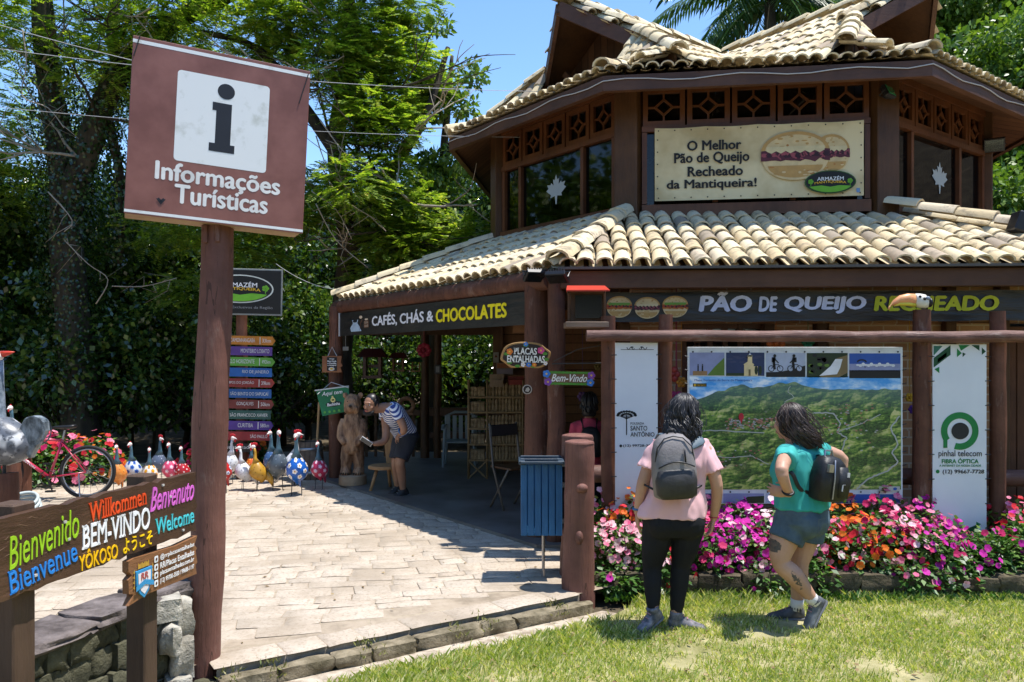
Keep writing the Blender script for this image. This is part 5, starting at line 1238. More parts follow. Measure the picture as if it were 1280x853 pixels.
# floodlights
def flood(o_px, Y, yaw, pitch, lab, sc=1.0, col='15181a'):
    p = at(*o_px, Y); o = thing('floodlight', lab, 'floodlight', p, group='floodlights on the pavilion')
    M = Matrix.Translation(p) @ Matrix.Rotation(R(yaw), 4, 'Z') @ Matrix.Rotation(R(pitch), 4, 'X')
    b = MB(M); b.box((0, .02, 0), (.19 * sc, .045 * sc, .14 * sc))
    for i in range(7): b.box((-.075 * sc + .025 * sc * i, .055 * sc, 0), (.008, .03 * sc, .12 * sc))
    b.build('housing', BLACKM, o, bevel=.006)
    b = MB(M); b.box((0, -.004, 0), (.16 * sc, .006, .11 * sc)); b.build('lens', mat('flood_lens', hexc(col), rough=.12, spec=.8), o)
    b = MB(M); b.tube([(-.1 * sc, .02, 0), (-.1 * sc, .09, -.02), (.1 * sc, .09, -.02), (.1 * sc, .02, 0)], .007, 6); b.build('bracket', BLACKM, o)
flood((669, 347), 7.30, 20, 55, 'black floodlight on the left corner post under the lower eave', 1.0)
flood((696, 349), 7.08, -25, 60, 'black floodlight beside its twin at the corner of the front fascia', 1.0)
flood((1113, 113), 8.45, 40, -25, 'floodlight with a green tinted lens under the upper eave', .95, '2f8f62')
flood((1243, 182), 9.9, -30, 30, 'floodlight with a pale lens on the far right upper post', 1.2, '9fb0a4')
b = MB(Matrix.Translation(at(1275, 279, 7.6))); b.box((0, 0, 0), (.14, .16, .19), Matrix.Rotation(R(20), 3, 'Y')); b.tube([(0, .02, -.1), (.02, .02, -.35)], .015, 8); tag(b.build('roof_speaker', BLACKM, bevel=.012), 'black weatherproof speaker on a short stem above the roof hip at the right edge', 'speaker')
# hanging carved signs at the corner
PE = thing('carved_sign', 'carved oval sign with white western lettering and painted flowers hung on the corner post', 'sign', at(657, 445, 7.15))
M = flatM(657, 445, 7.15, 0, -1); s = 7.15 / 1000
O = []
for i in range(40):
    a = 2 * PI * i / 40; rx = 31 + 1.2 * math.sin(6 * a); ry = 15.5 + 1.2 * math.cos(6 * a) + (3.2 * math.exp(-((a - PI / 2) / .35) ** 2)); O.append((rx * s * math.copysign(abs(math.cos(a)) ** .75, math.cos(a)), ry * s * math.copysign(abs(math.sin(a)) ** .8, math.sin(a))))
b = MB(M); b.prism(O, -.03, 0); p_ = b.build('plaque', wood('plaque_edge', (.30, .16, .05), (.48, .27, .09), 'x'), PE, bevel=.005)
FL = [paint('flower_orange', 'E07A28'), paint('flower_pink', 'D84A86'), paint('flower_blue', '3F7FD0'), paint('flower_white', 'EFE6E0'), paint('flower_green', '4F8A2C'), paint('flower_yellow', 'F2C53A'), paint('flower_purple', '8a4aa8'), paint('plaque_dark', '2a1c12'), paint('flower_red', 'C8322e')]
def flower(mb, x, y, r, z, mi, ci=5, n=5, ph=0.0):
    for i in range(n):
        a = 2 * PI * i / n + ph; mb.ell(x + r * .55 * math.cos(a), y + r * .55 * math.sin(a), r * .46, r * .46, z + .0002 * i, mi, 9)
    mb.ell(x, y, r * .25, r * .25, z + .002, ci, 8)
b = MB(M); b.poly([(x * .90, y * .86) for x, y in O], .003, 7)
for x, y in ((-20, -9), (-24, 2), (24, 3), (19, 9), (-10, -13), (10, -13), (0, 13), (26, -4)): b.ell(x * s, y * s, 3.4 * s, 1.9 * s, .005, 4, 10, .5)
flower(b, -20 * s, 5 * s, 4.2 * s, .007, 0); flower(b, 19 * s, 7 * s, 4.6 * s, .007, 1); flower(b, 0, 14.5 * s, 3 * s, .007, 2); flower(b, -3 * s, -11 * s, 3 * s, .007, 3); flower(b, 4 * s, -11 * s, 3.2 * s, .007, 2); flower(b, 11 * s, -11 * s, 3 * s, .007, 0); flower(b, 25 * s, -9 * s, 2.6 * s, .007, 3)
b.build('painted_flowers', FL, p_)
b = MB(M); b.text('PLACAS', -15 * s, 1.5 * s, 14 * s, 10 * s, .010, bold=.03, serif=.08, relief=.006); b.text('ENTALHADAS', -23 * s, -8.5 * s, 24 * s, .3 * s, .010, bold=.03, serif=.08, relief=.006); b.build('lettering', paint('cream_letter', 'F2EEE2'), p_)
BV = thing('carved_sign', 'small green edged plank with white script and blue flowers hung below the oval sign', 'sign', at(711, 473, 7.0))
M = flatM(711, 473, 7.0, 0, -1); s = .007
b = MB(M); b.prism(ragged(-31 * s, 31 * s, -7 * s, 7.5 * s, 14, .008, 4), -.02, 0); p_ = b.build('plank', wood('small_plank', (.14, .07, .03), (.26, .14, .07), 'x'), BV, bevel=.003)
b = MB(M)
for i in range(12):
    for y in (-7, 7): b.ell((-26 + i * 4.7) * s, y * s, 3 * s, 1.7 * s, .003 + .0003 * i, 4, 9)
for x, y, c in ((-28, 5, 2), (-26, -5, 6), (28, 4, 6), (27, -5, 2)): flower(b, x * s, y * s, 5 * s, .008, c)
b.build('painted_flowers', FL, p_)
b = MB(M); b.text('Bem-Vindo', -22 * s, -4.5 * s, 23 * s, 5 * s, .006, bold=.015, shear=.4, relief=.004); b.build('lettering', paint('cream_letter', 'F2EEE2'), p_)
b = MB(); b.tube([at(690, 455, 7.1), at(755, 454, 7.0)], .006, 6); b.tube([at(692, 452, 7.15), at(722, 437, 7.05), at(752, 432, 7.0)], .004, 5); b.build('hanging_rod', DARKWIRE, BV)
b = MB(flatM(659, 487, 7.46)); b.ell(0, 0, .045, .045, .004, 0); b.ell(0, 0, .036, .036, .006, 1); b.poly([(-.02, -.015), (.01, -.025), (.025, .0), (.01, .022), (-.01, .01)], .008, 0); b.box((0, 0, -.004), (.02, .02, .012), mi=1); tag(b.build('round_sticker', [paint('sticker_grey', 'B8B2AC'), paint('sticker_dark', '2a1c1a')]), 'small round black and white sticker on the corner post', 'sticker')
# plaque and green pennant on the far left post
s = 10.9 / 1000
PQ = thing('hanging_plaque', 'little brown plaque with a black panel hung by a wire on the far left post', 'sign', at(415, 455, 11.15))
M = flatM(415, 455.5, 11.15); b = MB(M); b.prism(ragged(-12.5 * s, 12.5 * s, -10.5 * s, 10.5 * s, 10, .01, 7), -.02, 0); p_ = b.build('plank', wood('plaque_orange', (.20, .07, .03), (.36, .15, .06), 'x'), PQ)
b = MB(M); b.rect(-6.5 * s, -8.5 * s, 6.5 * s, 9 * s, .004, 0)
for i, t_ in enumerate(('Hoje', 'Bem-Vinda', 'a Família', 'e Amigos!')): b.text(t_, -(3 if i == 0 else 5.6) * s, (5.6 - i * 2.7) * s, (3 if i == 0 else 5.6) * s, (7.6 - i * 2.7) * s, .006, 1, bold=.03)
b.ell(-.5 * s, -6 * s, 3.8 * s, 2.4 * s, .006, 2); b.ell(-.5 * s, -5.8 * s, 2 * s, 1.3 * s, .008, 3); b.build('lettering', [paint('plaque_black', '171417'), WHITEP, paint('mug_cream', 'C9C6BE'), paint('mug_yellow', 'D9B02A')], p_)
b = MB(); b.tube([at(410, 445, 11.14), at(415, 434, 11.18), at(421, 445, 11.14)], .005, 5); b.build('wire', WIREM, PQ)
GP = thing('green_pennant', 'tilted green pennant with white script hanging on a stick beside the bear', 'pennant', at(417, 502, 11.0))
M = frame(at(417, 502, 11.0), (1, 0, .13)); s = .011
b = MB(M); b.box((0, 16.5 * s, 0), (43 * s, 1.6 * s, .02)); b.build('hanger_bar', paint('bar_white', 'C8CCC8'), GP)
b = MB(M); b.add([(-20 * s, 16 * s, 0), (21 * s, 16 * s, 0), (20.5 * s, -2 * s, .02), (11 * s, -15 * s, .0), (-16 * s, -16.5 * s, .015)], [(0, 4, 3, 2, 1)]); b.build('cloth', mat('pennant_green', (.006, .13, .05), (.012, .20, .075), scale=3, rough=.5), GP)
b = MB(M); b.text('Aqui tem', -13 * s, 7 * s, 13 * s, 13.5 * s, .028, 0, bold=.01, shear=.3); b.ell(0, -3 * s, 10 * s, 3.4 * s, .026, 1); b.text('Bachinha', -8 * s, -5.2 * s, 8 * s, -1.4 * s, .029, 0, bold=.03, shear=.15); b.ell(0, 2 * s, 3 * s, 3 * s, .029, 2); b.poly([(-1.5 * s, 4 * s), (1.5 * s, 4 * s), (.8 * s, 7 * s), (-.8 * s, 7 * s)], .031, 2); b.rect(-1.6 * s, 1 * s, 1.6 * s, 3 * s, .032, 3)
for x in (-12, -6, 0, 6): b.ell(x * s, -12 * s, 1.6 * s, 1.6 * s, .03, 4, 9)
b.build('lettering', [WHITEP, paint('pennant_dark', '0b2f2a'), paint('pennant_cream', 'E4D98c'), paint('pennant_brown', '4a5a20'), paint('pennant_lime', '5fb04a')], GP)
b = MB(); b.tube([at(397, 493, 10.95), at(414, 478, 11.15), at(436, 485, 10.95)], .006, 5); b.build('wire', WIREM, GP)
# barrel with a broomstick
BA = thing('wooden_barrel', 'old grey brown wooden barrel against the dark hedge beside the far left post', 'barrel', at(387, 604, 11.2) * 1)
b = MB(); c = at(387, 604, 11.4); c.z = 0; b.lathe([(.17, 0), (.185, .1), (.20, .26), (.185, .44), (.17, .54), (.15, .54), (.15, .50)], c, 18); b.build('staves', planks('stave_wood', (.12, .085, .06), (.24, .18, .13), (1, 0, 0), .07), BA, smooth=40)
b = MB()
for z in (.09, .42): b.lathe([(.190, z), (.194, z + .02), (.190, z + .04)], c, 18)
b.build('hoop', STEEL, BA, smooth=True)
b = MB(); b.tube([at(396, 560, 11.35), at(399, 503, 11.25)], .017, 8); tag(b.build('broomstick', wood('broom_wood', (.35, .22, .10), (.5, .34, .17))), 'pale wooden broomstick standing in the old barrel', 'broom')

# carved bear on a log slice
cb_ = gr(441, 605); cb_.y = 10.75; cb_.x = at(441, 0, 10.75).x; cb_.z = .0
BR = thing('carved_bear', 'carved wooden bear standing upright on a log slice beside the bending man', 'statue', cb_)
bearm = mat('carved_bear_wood', (.13, .06, .03), (.48, .28, .155), scale=9, rough=.6, bump=1.0, bscale=26, stretch=(1, 1, .35))
X, Y_, Z_ = Vector((1, 0, 0)), Vector((0, 1, 0)), Vector((0, 0, 1))
b = MB(Matrix.Translation(cb_ + Vector((0, 0, .16)))); s = .0107 * 1.0
def bl(z, rx, ry, dx=0, dy=0): return ((dx, dy, z), X * rx, Y_ * ry)
b.loft([bl(.28, .10, .1), bl(.33, .155, .15), bl(.45, .17, .165), bl(.60, .165, .16), bl(.72, .145, .14), bl(.80, .115, .12), bl(.84, .05, .06)], 18)
for sx in (-1, 1):
    b.loft([bl(.0, .075, .10, sx * .095, -.03), bl(.03, .085, .12, sx * .095, -.03), bl(.10, .075, .085, sx * .092), bl(.22, .088, .10, sx * .085), bl(.36, .085, .11, sx * .08), bl(.42, .04, .06, sx * .08)], 14)
    b.tube([(sx * .13, -.02, .74), (sx * .165, -.06, .62), (sx * .155, -.11, .50), (sx * .10, -.15, .44), (sx * .08, -.155, .42)], [.05, .062, .055, .05, .03], 10)
    b.ball((sx * .115, .01, 1.06), (.042, .03, .045)); 
b.ball((0, -.01, .95), (.135, .125, .135)); b.ball((0, -.10, .90), (.07, .085, .062)); b.ball((0, -.165, .915), (.035, .03, .03)); b.ball((0, -.06, .99), (.09, .08, .06))
for sx in (-1, 1): b.ball((sx * .06, -.07, .88), (.05, .06, .06))
bf = wrinkle(wrinkle(fuse(b, .010, 2), .016, 15, (1, 1, .55)), .008, 42, (1, 1, .5), 4); bo_ = bf.build('body', bearm, BR, smooth=True)
b = MB(Matrix.Translation(cb_ + Vector((0, 0, .16))))
for sx in (-1, 1):
    b.ball((sx * .052, -.117, .985), .012)
    for i in range(4): b.tube([(sx * .095 + (i - 1.5) * .034, -.135, .035), (sx * .095 + (i - 1.5) * .036, -.165, .012)], [.012, .005], 6)
b.ball((0, -.19, .925), (.026, .016, .02)); b.build('claws_and_eyes', mat('bear_dark', (.03, .018, .012), rough=.3), bo_, smooth=True)
b = MB(); b.lathe([(.225, .035), (.23, .05), (.225, .15), (.20, .165)], (cb_.x, cb_.y, 0), 18, sx=.9); b.build('log_base', wood('log_slice', (.30, .20, .12), (.46, .33, .21), 'x'), BR, smooth=40)
BR.scale = (.90, .92, 1.0)
# low wooden chair: round seat, three splayed legs and a plank back
c = at(484, 0, 10.3); cx_, cy_ = c.x, 10.3
CH = thing('rustic_chair', 'low rustic wooden chair with a round seat and a plank back beside the bear', 'chair', (cx_, cy_, 0.02))
cw = wood('chair_pine', (.30, .155, .065), (.50, .29, .13), 'z')
b = MB(); b.lathe([(.18, .30), (.205, .305), (.21, .32), (.20, .345), (.17, .35)], (cx_ - .02, cy_, 0), 20, sx=1.08); b.build('seat', cw, CH, smooth=40)
for dx, dy in ((-.12, -.10), (.12, -.10), (.02, .14)):
    b = MB(); b.tube([(cx_ - .02 + dx * .8, cy_ + dy * .8, .31), (cx_ - .02 + dx * 1.45, cy_ + dy * 1.5, .02)], [.024, .019], 8); b.build('leg', cw, CH, smooth=True)
b = MB(frame((cx_ + .04, cy_ + .16, .32), (1, .1, 0), (.04, .12, 1))); b.prism([(-.07, 0), (.07, 0), (.12, .42), (.09, .56), (.03, .62), (-.05, .60), (-.10, .50), (-.115, .40)], -.015, .015); b.build('backrest', cw, CH, bevel=.004)
# rack of small carved goods
rx0, rx1, ry = at(586, 0, 11.3).x, at(655, 0, 11.3).x, 11.3
RK = thing('goods_rack', 'tall bamboo rack full of carved wooden goods behind the folding chair', 'rack', ((rx0 + rx1) / 2, ry, .035))
bam = wood('bamboo', (.24, .155, .07), (.40, .27, .13), 'z')
b = MB()
for x in (rx0, rx0 + .26, rx1 - .02):
    for y in (ry - .12, ry + .12): b.tube([(x, y, .035), (x, y, 1.42)], .013, 7)
b.build('upright', bam, RK, smooth=True)
rows = [.30, .52, .74, .97, 1.18]
for z in rows:
    b = MB(); b.box(((rx0 + rx1) / 2, ry, z - .012), (rx1 - rx0, .24, .014)); b.tube([(rx0, ry - .13, z), (rx1, ry - .13, z)], .01, 6); b.build('shelf', bam, RK)
b = MB(); b.tube([(rx0, ry - .12, .04), (rx0 + .26, ry - .12, .29)], .012, 6); b.tube([(rx0 + .26, ry - .12, .04), (rx0, ry - .12, .29)], .012, 6); b.build('brace', bam, RK)
gm_ = mat('carved_goods_wood', (.19, .12, .055), (.40, .285, .15), scale=14, rough=.7, bump=.6, bscale=40)
b = MB(); b.lathe([(.018, 0), (.027, .01), (.022, .04), (.028, .07), (.02, .10), (.027, .14), (.012, .175)], (0, 0, 0), 8); b.box((0, 0, .1), (.045, .03, .012))
g0 = b.build('carved_bundle', gm_, smooth=40); tag(g0, 'pale turned wooden bundle standing in a row on the bamboo rack', 'carved goods', 'turned wooden bundles on the rack')
k = 0
for z in rows[:4] + [rows[4]]:
    x = rx0 + .30
    while x < rx1 - .05:
        o = g0 if k == 0 else g0.copy()
        if k: COL.objects.link(o)
        o.location = (x, ry - .05 + random.uniform(-.02, .02), z - .003); o.rotation_euler = (0, 0, random.uniform(0, 6)); o.scale = (1.0, 1.1, random.uniform(1.0, 1.16)); x += .047; k += 1
b = MB(); b.box((0, 0, .075), (.20, .12, .14)); 
for i in range(4): b.box((-.075 + .05 * i, -.064, .075), (.04, .01, .13))
c0_ = b.build('carved_box', gm_, bevel=.006); tag(c0_, 'small slatted wooden box on the left bay of the bamboo rack', 'box', 'slatted boxes on the rack')
for i, z in enumerate(rows[1:] + [rows[0]]):
    o = c0_ if i == 0 else c0_.copy()
    if i: COL.objects.link(o)
    o.location = (rx0 + .13, ry - .03, z - .003)
b = MB(flatM(631, 461, 12.4)); b.box((0, 0, 0), (.26, .18, .02), mi=0); b.rect(-.12, .01, .12, .08, .012, 1); b.rect(-.12, -.08, .12, -.01, .012, 2); tag(b.build('printed_notice', [paint('notice_grey', '7d746e'), paint('notice_orange', 'A8653c'), paint('notice_lilac', '8d8396')]), 'small orange and grey printed notice on the board wall above the rack', 'notice')
b = MB(flatM(620, 447, 12.45)); b.box((0, 0, 0), (.085, .16, .015), mi=0); b.poly([(-.025, 0), (.025, 0), (0, .05)], .009, 1); tag(b.build('paper_notice', [paint('paper_grey', '8a8a86'), paint('paper_red', '6b2a22')]), 'narrow pale paper notice on the wall post above the rack', 'notice')
b = MB(Matrix.Translation(at(645, 478, 11.25))); b.box((0, 0, 0), (.20, .16, .07), mi=0); b.prism([(-.11, .03), (.11, .03), (.08, .07), (-.08, .07)], -.08, .08, 0); tag(b.build('red_box', paint('red_card', '7d1f18')), 'red cardboard box lying on top of the bamboo rack', 'box')
b = MB(Matrix.Translation(at(621, 476, 11.2))); b.box((0, 0, -.02), (.17, .14, .06)); b.prism([(-.10, .0), (.10, .0), (.0, .06)], -.09, .09); tag(b.build('toy_house', wood('toy_house_wood', (.22, .15, .10), (.34, .25, .17))), 'little wooden toy house with a pitched roof on top of the rack', 'toy house')
# folding chair
fc = at(640, 0, 9.0); fx_, fy_ = fc.x, 9.0
FC = thing('folding_chair', 'dark folding chair with crossed legs standing between the rack and the bin', 'chair', (fx_, fy_, .035))
fm = mat('chair_dark_metal', (.09, .075, .06), (.16, .13, .10), scale=8, rough=.45)
for y in (-.19, .19):
    b = MB(); b.tube([(fx_ - .17, fy_ + y, .98), (fx_ - .10, fy_ + y, .5), (fx_ + .10, fy_ + y, .035)], .013, 8); b.build('front_leg', fm, FC, smooth=True)
    b = MB(); b.tube([(fx_ + .16, fy_ + y * .9, .50), (fx_ - .18, fy_ + y * .9, .035)], .013, 8); b.build('rear_leg', fm, FC, smooth=True)
b = MB(); b.box((fx_ + .02, fy_, .50), (.38, .36, .025)); b.build('seat', DARKW, FC, bevel=.006)
b = MB(); b.box((fx_ - .155, fy_, .90), (.03, .38, .13), Matrix.Rotation(R(-8), 3, 'Y')); b.build('backrest', mat('chair_back_black', (.02, .02, .022), rough=.35), FC, bevel=.008)
FC.rotation_euler = (0, 0, R(-52))
# white plastic chair
wc = at(575, 0, 12.6); wx, wy = wc.x, 12.6
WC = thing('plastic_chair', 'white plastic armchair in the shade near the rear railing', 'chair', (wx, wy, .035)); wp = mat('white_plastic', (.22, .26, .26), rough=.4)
b = MB(); b.box((wx, wy, .42), (.44, .42, .03)); b.build('seat', wp, WC, bevel=.01)
b = MB()
for i in range(5): b.box((wx - .2 + .1 * i, wy + .2, .62), (.06, .025, .38))
b.tube([(wx - .23, wy + .2, .44), (wx - .24, wy + .24, .8), (wx - .1, wy + .26, .86), (wx + .1, wy + .26, .86), (wx + .24, wy + .24, .8), (wx + .23, wy + .2, .44)], .022, 8); b.build('backrest', wp, WC)
for sx in (-1, 1):
    b = MB(); b.tube([(wx + sx * .24, wy + .2, .66), (wx + sx * .26, wy, .67), (wx + sx * .25, wy - .2, .62)], .025, 8, flat=(.6, 1.3)); b.build('armrest', wp, WC)
    for sy in (-1, 1): b = MB(); b.tube([(wx + sx * .22, wy + sy * .19, .63 if sy < 0 else .44), (wx + sx * .25, wy + sy * .23, .035)], [.026, .02], 8); b.build('leg', wp, WC)
# birdhouses and ornaments hanging from the pavilion beams
def birdhouse(px, py, Y, w, lab, colw, colr):
    p = at(px, py, Y); o = thing('hanging_birdhouse', lab, 'birdhouse', p, group='birdhouses hanging in the pavilion')
    b = MB(Matrix.Translation(p)); f = w * .16
    for sx in (-1, 1): b.box((sx * w * .42, 0, 0), (f, w * .6, w * 1.2))
    b.box((0, 0, -w * .6), (w * 1.1, w * .7, f)); b.box((0, w * .28, 0), (w * .8, .012, f)); b.build('frame', paint('bh_' + colw, colw), o)
    b = MB(Matrix.Translation(p)); b.add([(-w * .85, -w * .5, w * .5), (w * .85, -w * .5, w * .5), (w * .85, w * .5, w * .5), (-w * .85, w * .5, w * .5), (-w * .5, 0, w * 1.0), (w * .5, 0, w * 1.0)], [(0, 1, 5, 4), (2, 3, 4, 5), (1, 2, 5), (3, 0, 4), (0, 3, 2, 1)]); b.build('roof', paint('bhr_' + colr, colr), o)
    b = MB(); b.tube([p + Vector((0, 0, w)), (p.x, p.y, 2.42)], .004, 4); b.build('cord', DARKWIRE, o)
birdhouse(466, 458, 11.6, .26, 'large open birdhouse with a dark red roof hanging above the bear', '4a2c1a', '3a1414')
birdhouse(498, 455, 12.0, .17, 'open birdhouse with a reddish roof hanging beside the larger one', '6a4526', '4a1a18')
birdhouse(520, 458, 12.2, .13, 'small yellow birdhouse with a green roof hanging in the pavilion', '7a5a24', '1f4a34')
b = MB(flatM(530, 438, 12.6)); 
for i in range(8): b.ball((.075 * math.cos(i * PI / 4), .075 * math.sin(i * PI / 4), 0), (.045, .045, .03))
b.ball((0, 0, .02), (.03, .03, .02)); b.tube([(0, .1, 0), (0, .5, 0)], .004, 4); tag(b.build('flower_ornament', paint('ornament_pink', 'B4324f'), smooth=True), 'bright pink flower ornament hanging in front of a dark rear post', 'ornament')
b = MB(Matrix.Translation(at(508, 507, 12.5))); b.torus((0, 0, 0), .11, .035, Matrix.Rotation(PI / 2, 3, 'X'), 24, 8); b.box((0, 0, -.13), (.2, .06, .03)); tag(b.build('carved_ring', wood('ring_wood', (.20, .10, .05), (.34, .18, .09)), smooth=40), 'round carved wooden ring standing on the rear railing', 'carving')
b = MB(flatM(432, 436, 12.5)); b.box((0, 0, 0), (.09, .06, .02)); b.tube([(0, .03, 0), (0, .35, 0)], .004, 4); tag(b.build('paper_tag', paint('tag_grey', '9a958c')), 'little pale paper tag hanging under the coffee banner', 'tag')
b = MB(flatM(547, 462, 13.5)); b.box((0, 0, 0), (.11, .15, .015), mi=0); b.rect(-.03, -.05, .03, .05, .009, 1); tag(b.build('door_sign', [paint('sign_smoke', '3b3b3b'), paint('sign_pale', '8f8f8f')]), 'small grey pictogram sign on a dark rear post', 'sign')
# goods hung in the shop doorway
for i, (px, py, c, w) in enumerate(((845, 500, 'B03060', .10), (840, 468, 'C04a3a', .09), (852, 478, 'D08a2a', .06), (846, 523, 'a8305a', .08), (716, 470, '7a3a2a', .08), (748, 458, '6a5a2a', .06), (728, 496, '5a3a6a', .07), (1137, 497, 'D8a82a', .05), (1141, 512, '5a2a8a', .05), (970, 430, 'D0641e', .10), (1010, 428, '2f7a4a', .07))):
    Y = 7.75 if px > 800 else 9.6
    b = MB(Matrix.Translation(at(px, py, Y)))
    for k in range(6): b.ball((w * .55 * math.cos(k * PI / 3), 0, w * .55 * math.sin(k * PI / 3)), (w * .38, w * .25, w * .38), n=8, m=6)
    b.ball((0, -.01, 0), w * .3, n=8, m=6); b.tube([(0, 0, w), (0, 0, at(0, 355, Y).z - at(0, py, Y).z)], .003, 4)
    names = ('crimson ball of cloth petals hanging left of the map', 'coral red flower ornament hanging high beside the map', 'small amber ornament hanging beside the map', 'deep pink flower ornament hanging low beside the map', 'brown ornament hanging in the dark doorway', 'small olive ornament hanging in the dark doorway', 'dull violet ornament hanging in the dark doorway', 'tiny yellow ornament hanging right of the map', 'tiny purple ornament hanging right of the map', 'orange lantern ornament hanging above the map', 'green ornament hanging above the map')
    tag(b.build('hanging_ornament', paint('orn_' + c, c), smooth=True), names[i], 'ornament', 'ornaments hanging at the shop front')
# ---------------------------------------------------------------- stone wall at the lower left, bed edging, log fence
STONE = mat('lichen_stone', (.03, .03, .016), (.15, .14, .085), scale=9, rough=.95, bump=1.0, bscale=35, isl=.4, lo=.3, hi=.7)
SW = thing('stone_wall', 'low mossy rubble stone wall with flat capstones behind the welcome board', 'wall', (-2.0, 3.9, -.12))
b = MB(); wa, wb_ = Vector((-2.50, 2.6, 0)), Vector((-1.95, 4.40, 0)); wd = (wb_ - wa).normalized(); wn = Vector((wd.y, -wd.x, 0)); Lw = (wb_ - wa).length; ang = math.atan2(wd.y, wd.x)
k = 0; z = -.12
for row in range(4):
    t = 0; h = (.13, .15, .13, .12)[row]
    while t < Lw:
        w = random.uniform(.09, .22); c = wa + wd * (t + w / 2) + wn * random.uniform(-.02, .02); rock(b, (c.x, c.y, z + h / 2), (w * 1.06, .26, h * 1.12), ang + random.uniform(-.06, .06), k, sq=.7, rough=.22); t += w; k += 1
    z += h
b.build('rubble', STONE, SW, smooth=60)
b = MB(); t = 0
while t < Lw - .1:
    w = random.uniform(.2, .42); c = wa + wd * (t + w / 2); rock(b, (c.x, c.y, z + .015), (w * 1.02, random.uniform(.27, .32), random.uniform(.06, .085)), ang + random.uniform(-.06, .06), k, sq=.74, rough=.25, n=6); t += w; k += 1
b.build('capstone', mat('purple_slate', (.07, .055, .05), (.21, .175, .165), scale=8, rough=.9, bump=.9, bscale=25), SW, smooth=50)
b = MB()
for i, (x, y, z, w, h) in enumerate(((-1.88, 4.40, .05, .22, .28), (-1.86, 4.40, .28, .20, .24), (-1.88, 4.30, .38, .18, .12), (-1.81, 4.36, .10, .13, .22), (-1.80, 4.30, -.05, .14, .16), (-1.83, 4.28, .22, .12, .16))): rock(b, (x, y, z), (w, .26, h), .5, 60 + i, sq=.6, rough=.3)
b.build('end_stone', mat('pale_lichen_stone', (.22, .20, .16), (.52, .48, .40), scale=8, rough=.95, bump=1.0, bscale=30), SW, smooth=60)
b = MB()
for i in range(26): rock(b, (random.uniform(-1.85, -1.35), random.uniform(3.9, 4.4), -.11 + random.uniform(0, .03)), (random.uniform(.04, .12),) * 2 + (random.uniform(.03, .07),), random.uniform(0, 3), 90 + i, rough=.3)
tag(b.build('gravel', STONE, smooth=60), kind='stuff')
b = MB(); x = .62; k = 0
while x < 7.0:
    w = random.uniform(.18, .38); rock(b, (x + w / 2, 6.14 + .02 * math.sin(x * 3), .0), (w * 1.04, .22, random.uniform(.10, .2)), random.uniform(-.06, .06), 200 + k, sq=.7, rough=.25); x += w; k += 1
b.build('flower_bed_edging', mat('brown_bed_stone', (.04, .03, .018), (.14, .11, .065), scale=7, rough=.95, bump=.9, bscale=28, isl=.4), smooth=60); tag(COL.objects[-1], 'low irregular stone edging along the front of the flower bed', 'edging')
b = MB(); b.prism([(.7, 6.2), (7.1, 6.2), (7.1, 7.6), (.95, 7.6), (.7, 6.6)], -.12, .07); tag(b.build('ground', soil), kind='structure')
# left log fence
def fencepost(px, Y, z1, r, lab):
    p = at(px, 0, Y); b = MB(); log(b, (p.x, Y, -.1), (p.x, Y, z1), r, r * .96, 16, .012); tag(b.build('fence_post', LOGB, smooth=40), lab, 'fence post', 'posts of the log fence')
fencepost(8, 5.3, .95, .075, 'brown log fence post carrying the giant grey hen')
fencepost(24, 10.2, .72, .14, 'thick brown log fence post behind the bicycle')
b = MB(); log(b, at(-40, 552, 10.1), at(43, 556, 10.1), .115, .11, 16, .015); tag(b.build('fence_rail', LOGB, smooth=40), 'thick brown log lying as a rail across the post behind the bicycle', 'fence rail')
b = MB()
for i in range(4): b.torus((at(26, 0, 5.6).x, 5.6, .62 + i * .03), .13 - i * .008, .012, Matrix.Rotation(R(25), 3, 'X'), 24, 6)
tag(b.build('hose_coil', paint('hose_pale', 'B9C2C0'), smooth=True), 'coil of pale grey hose hanging behind the welcome board post', 'hose')
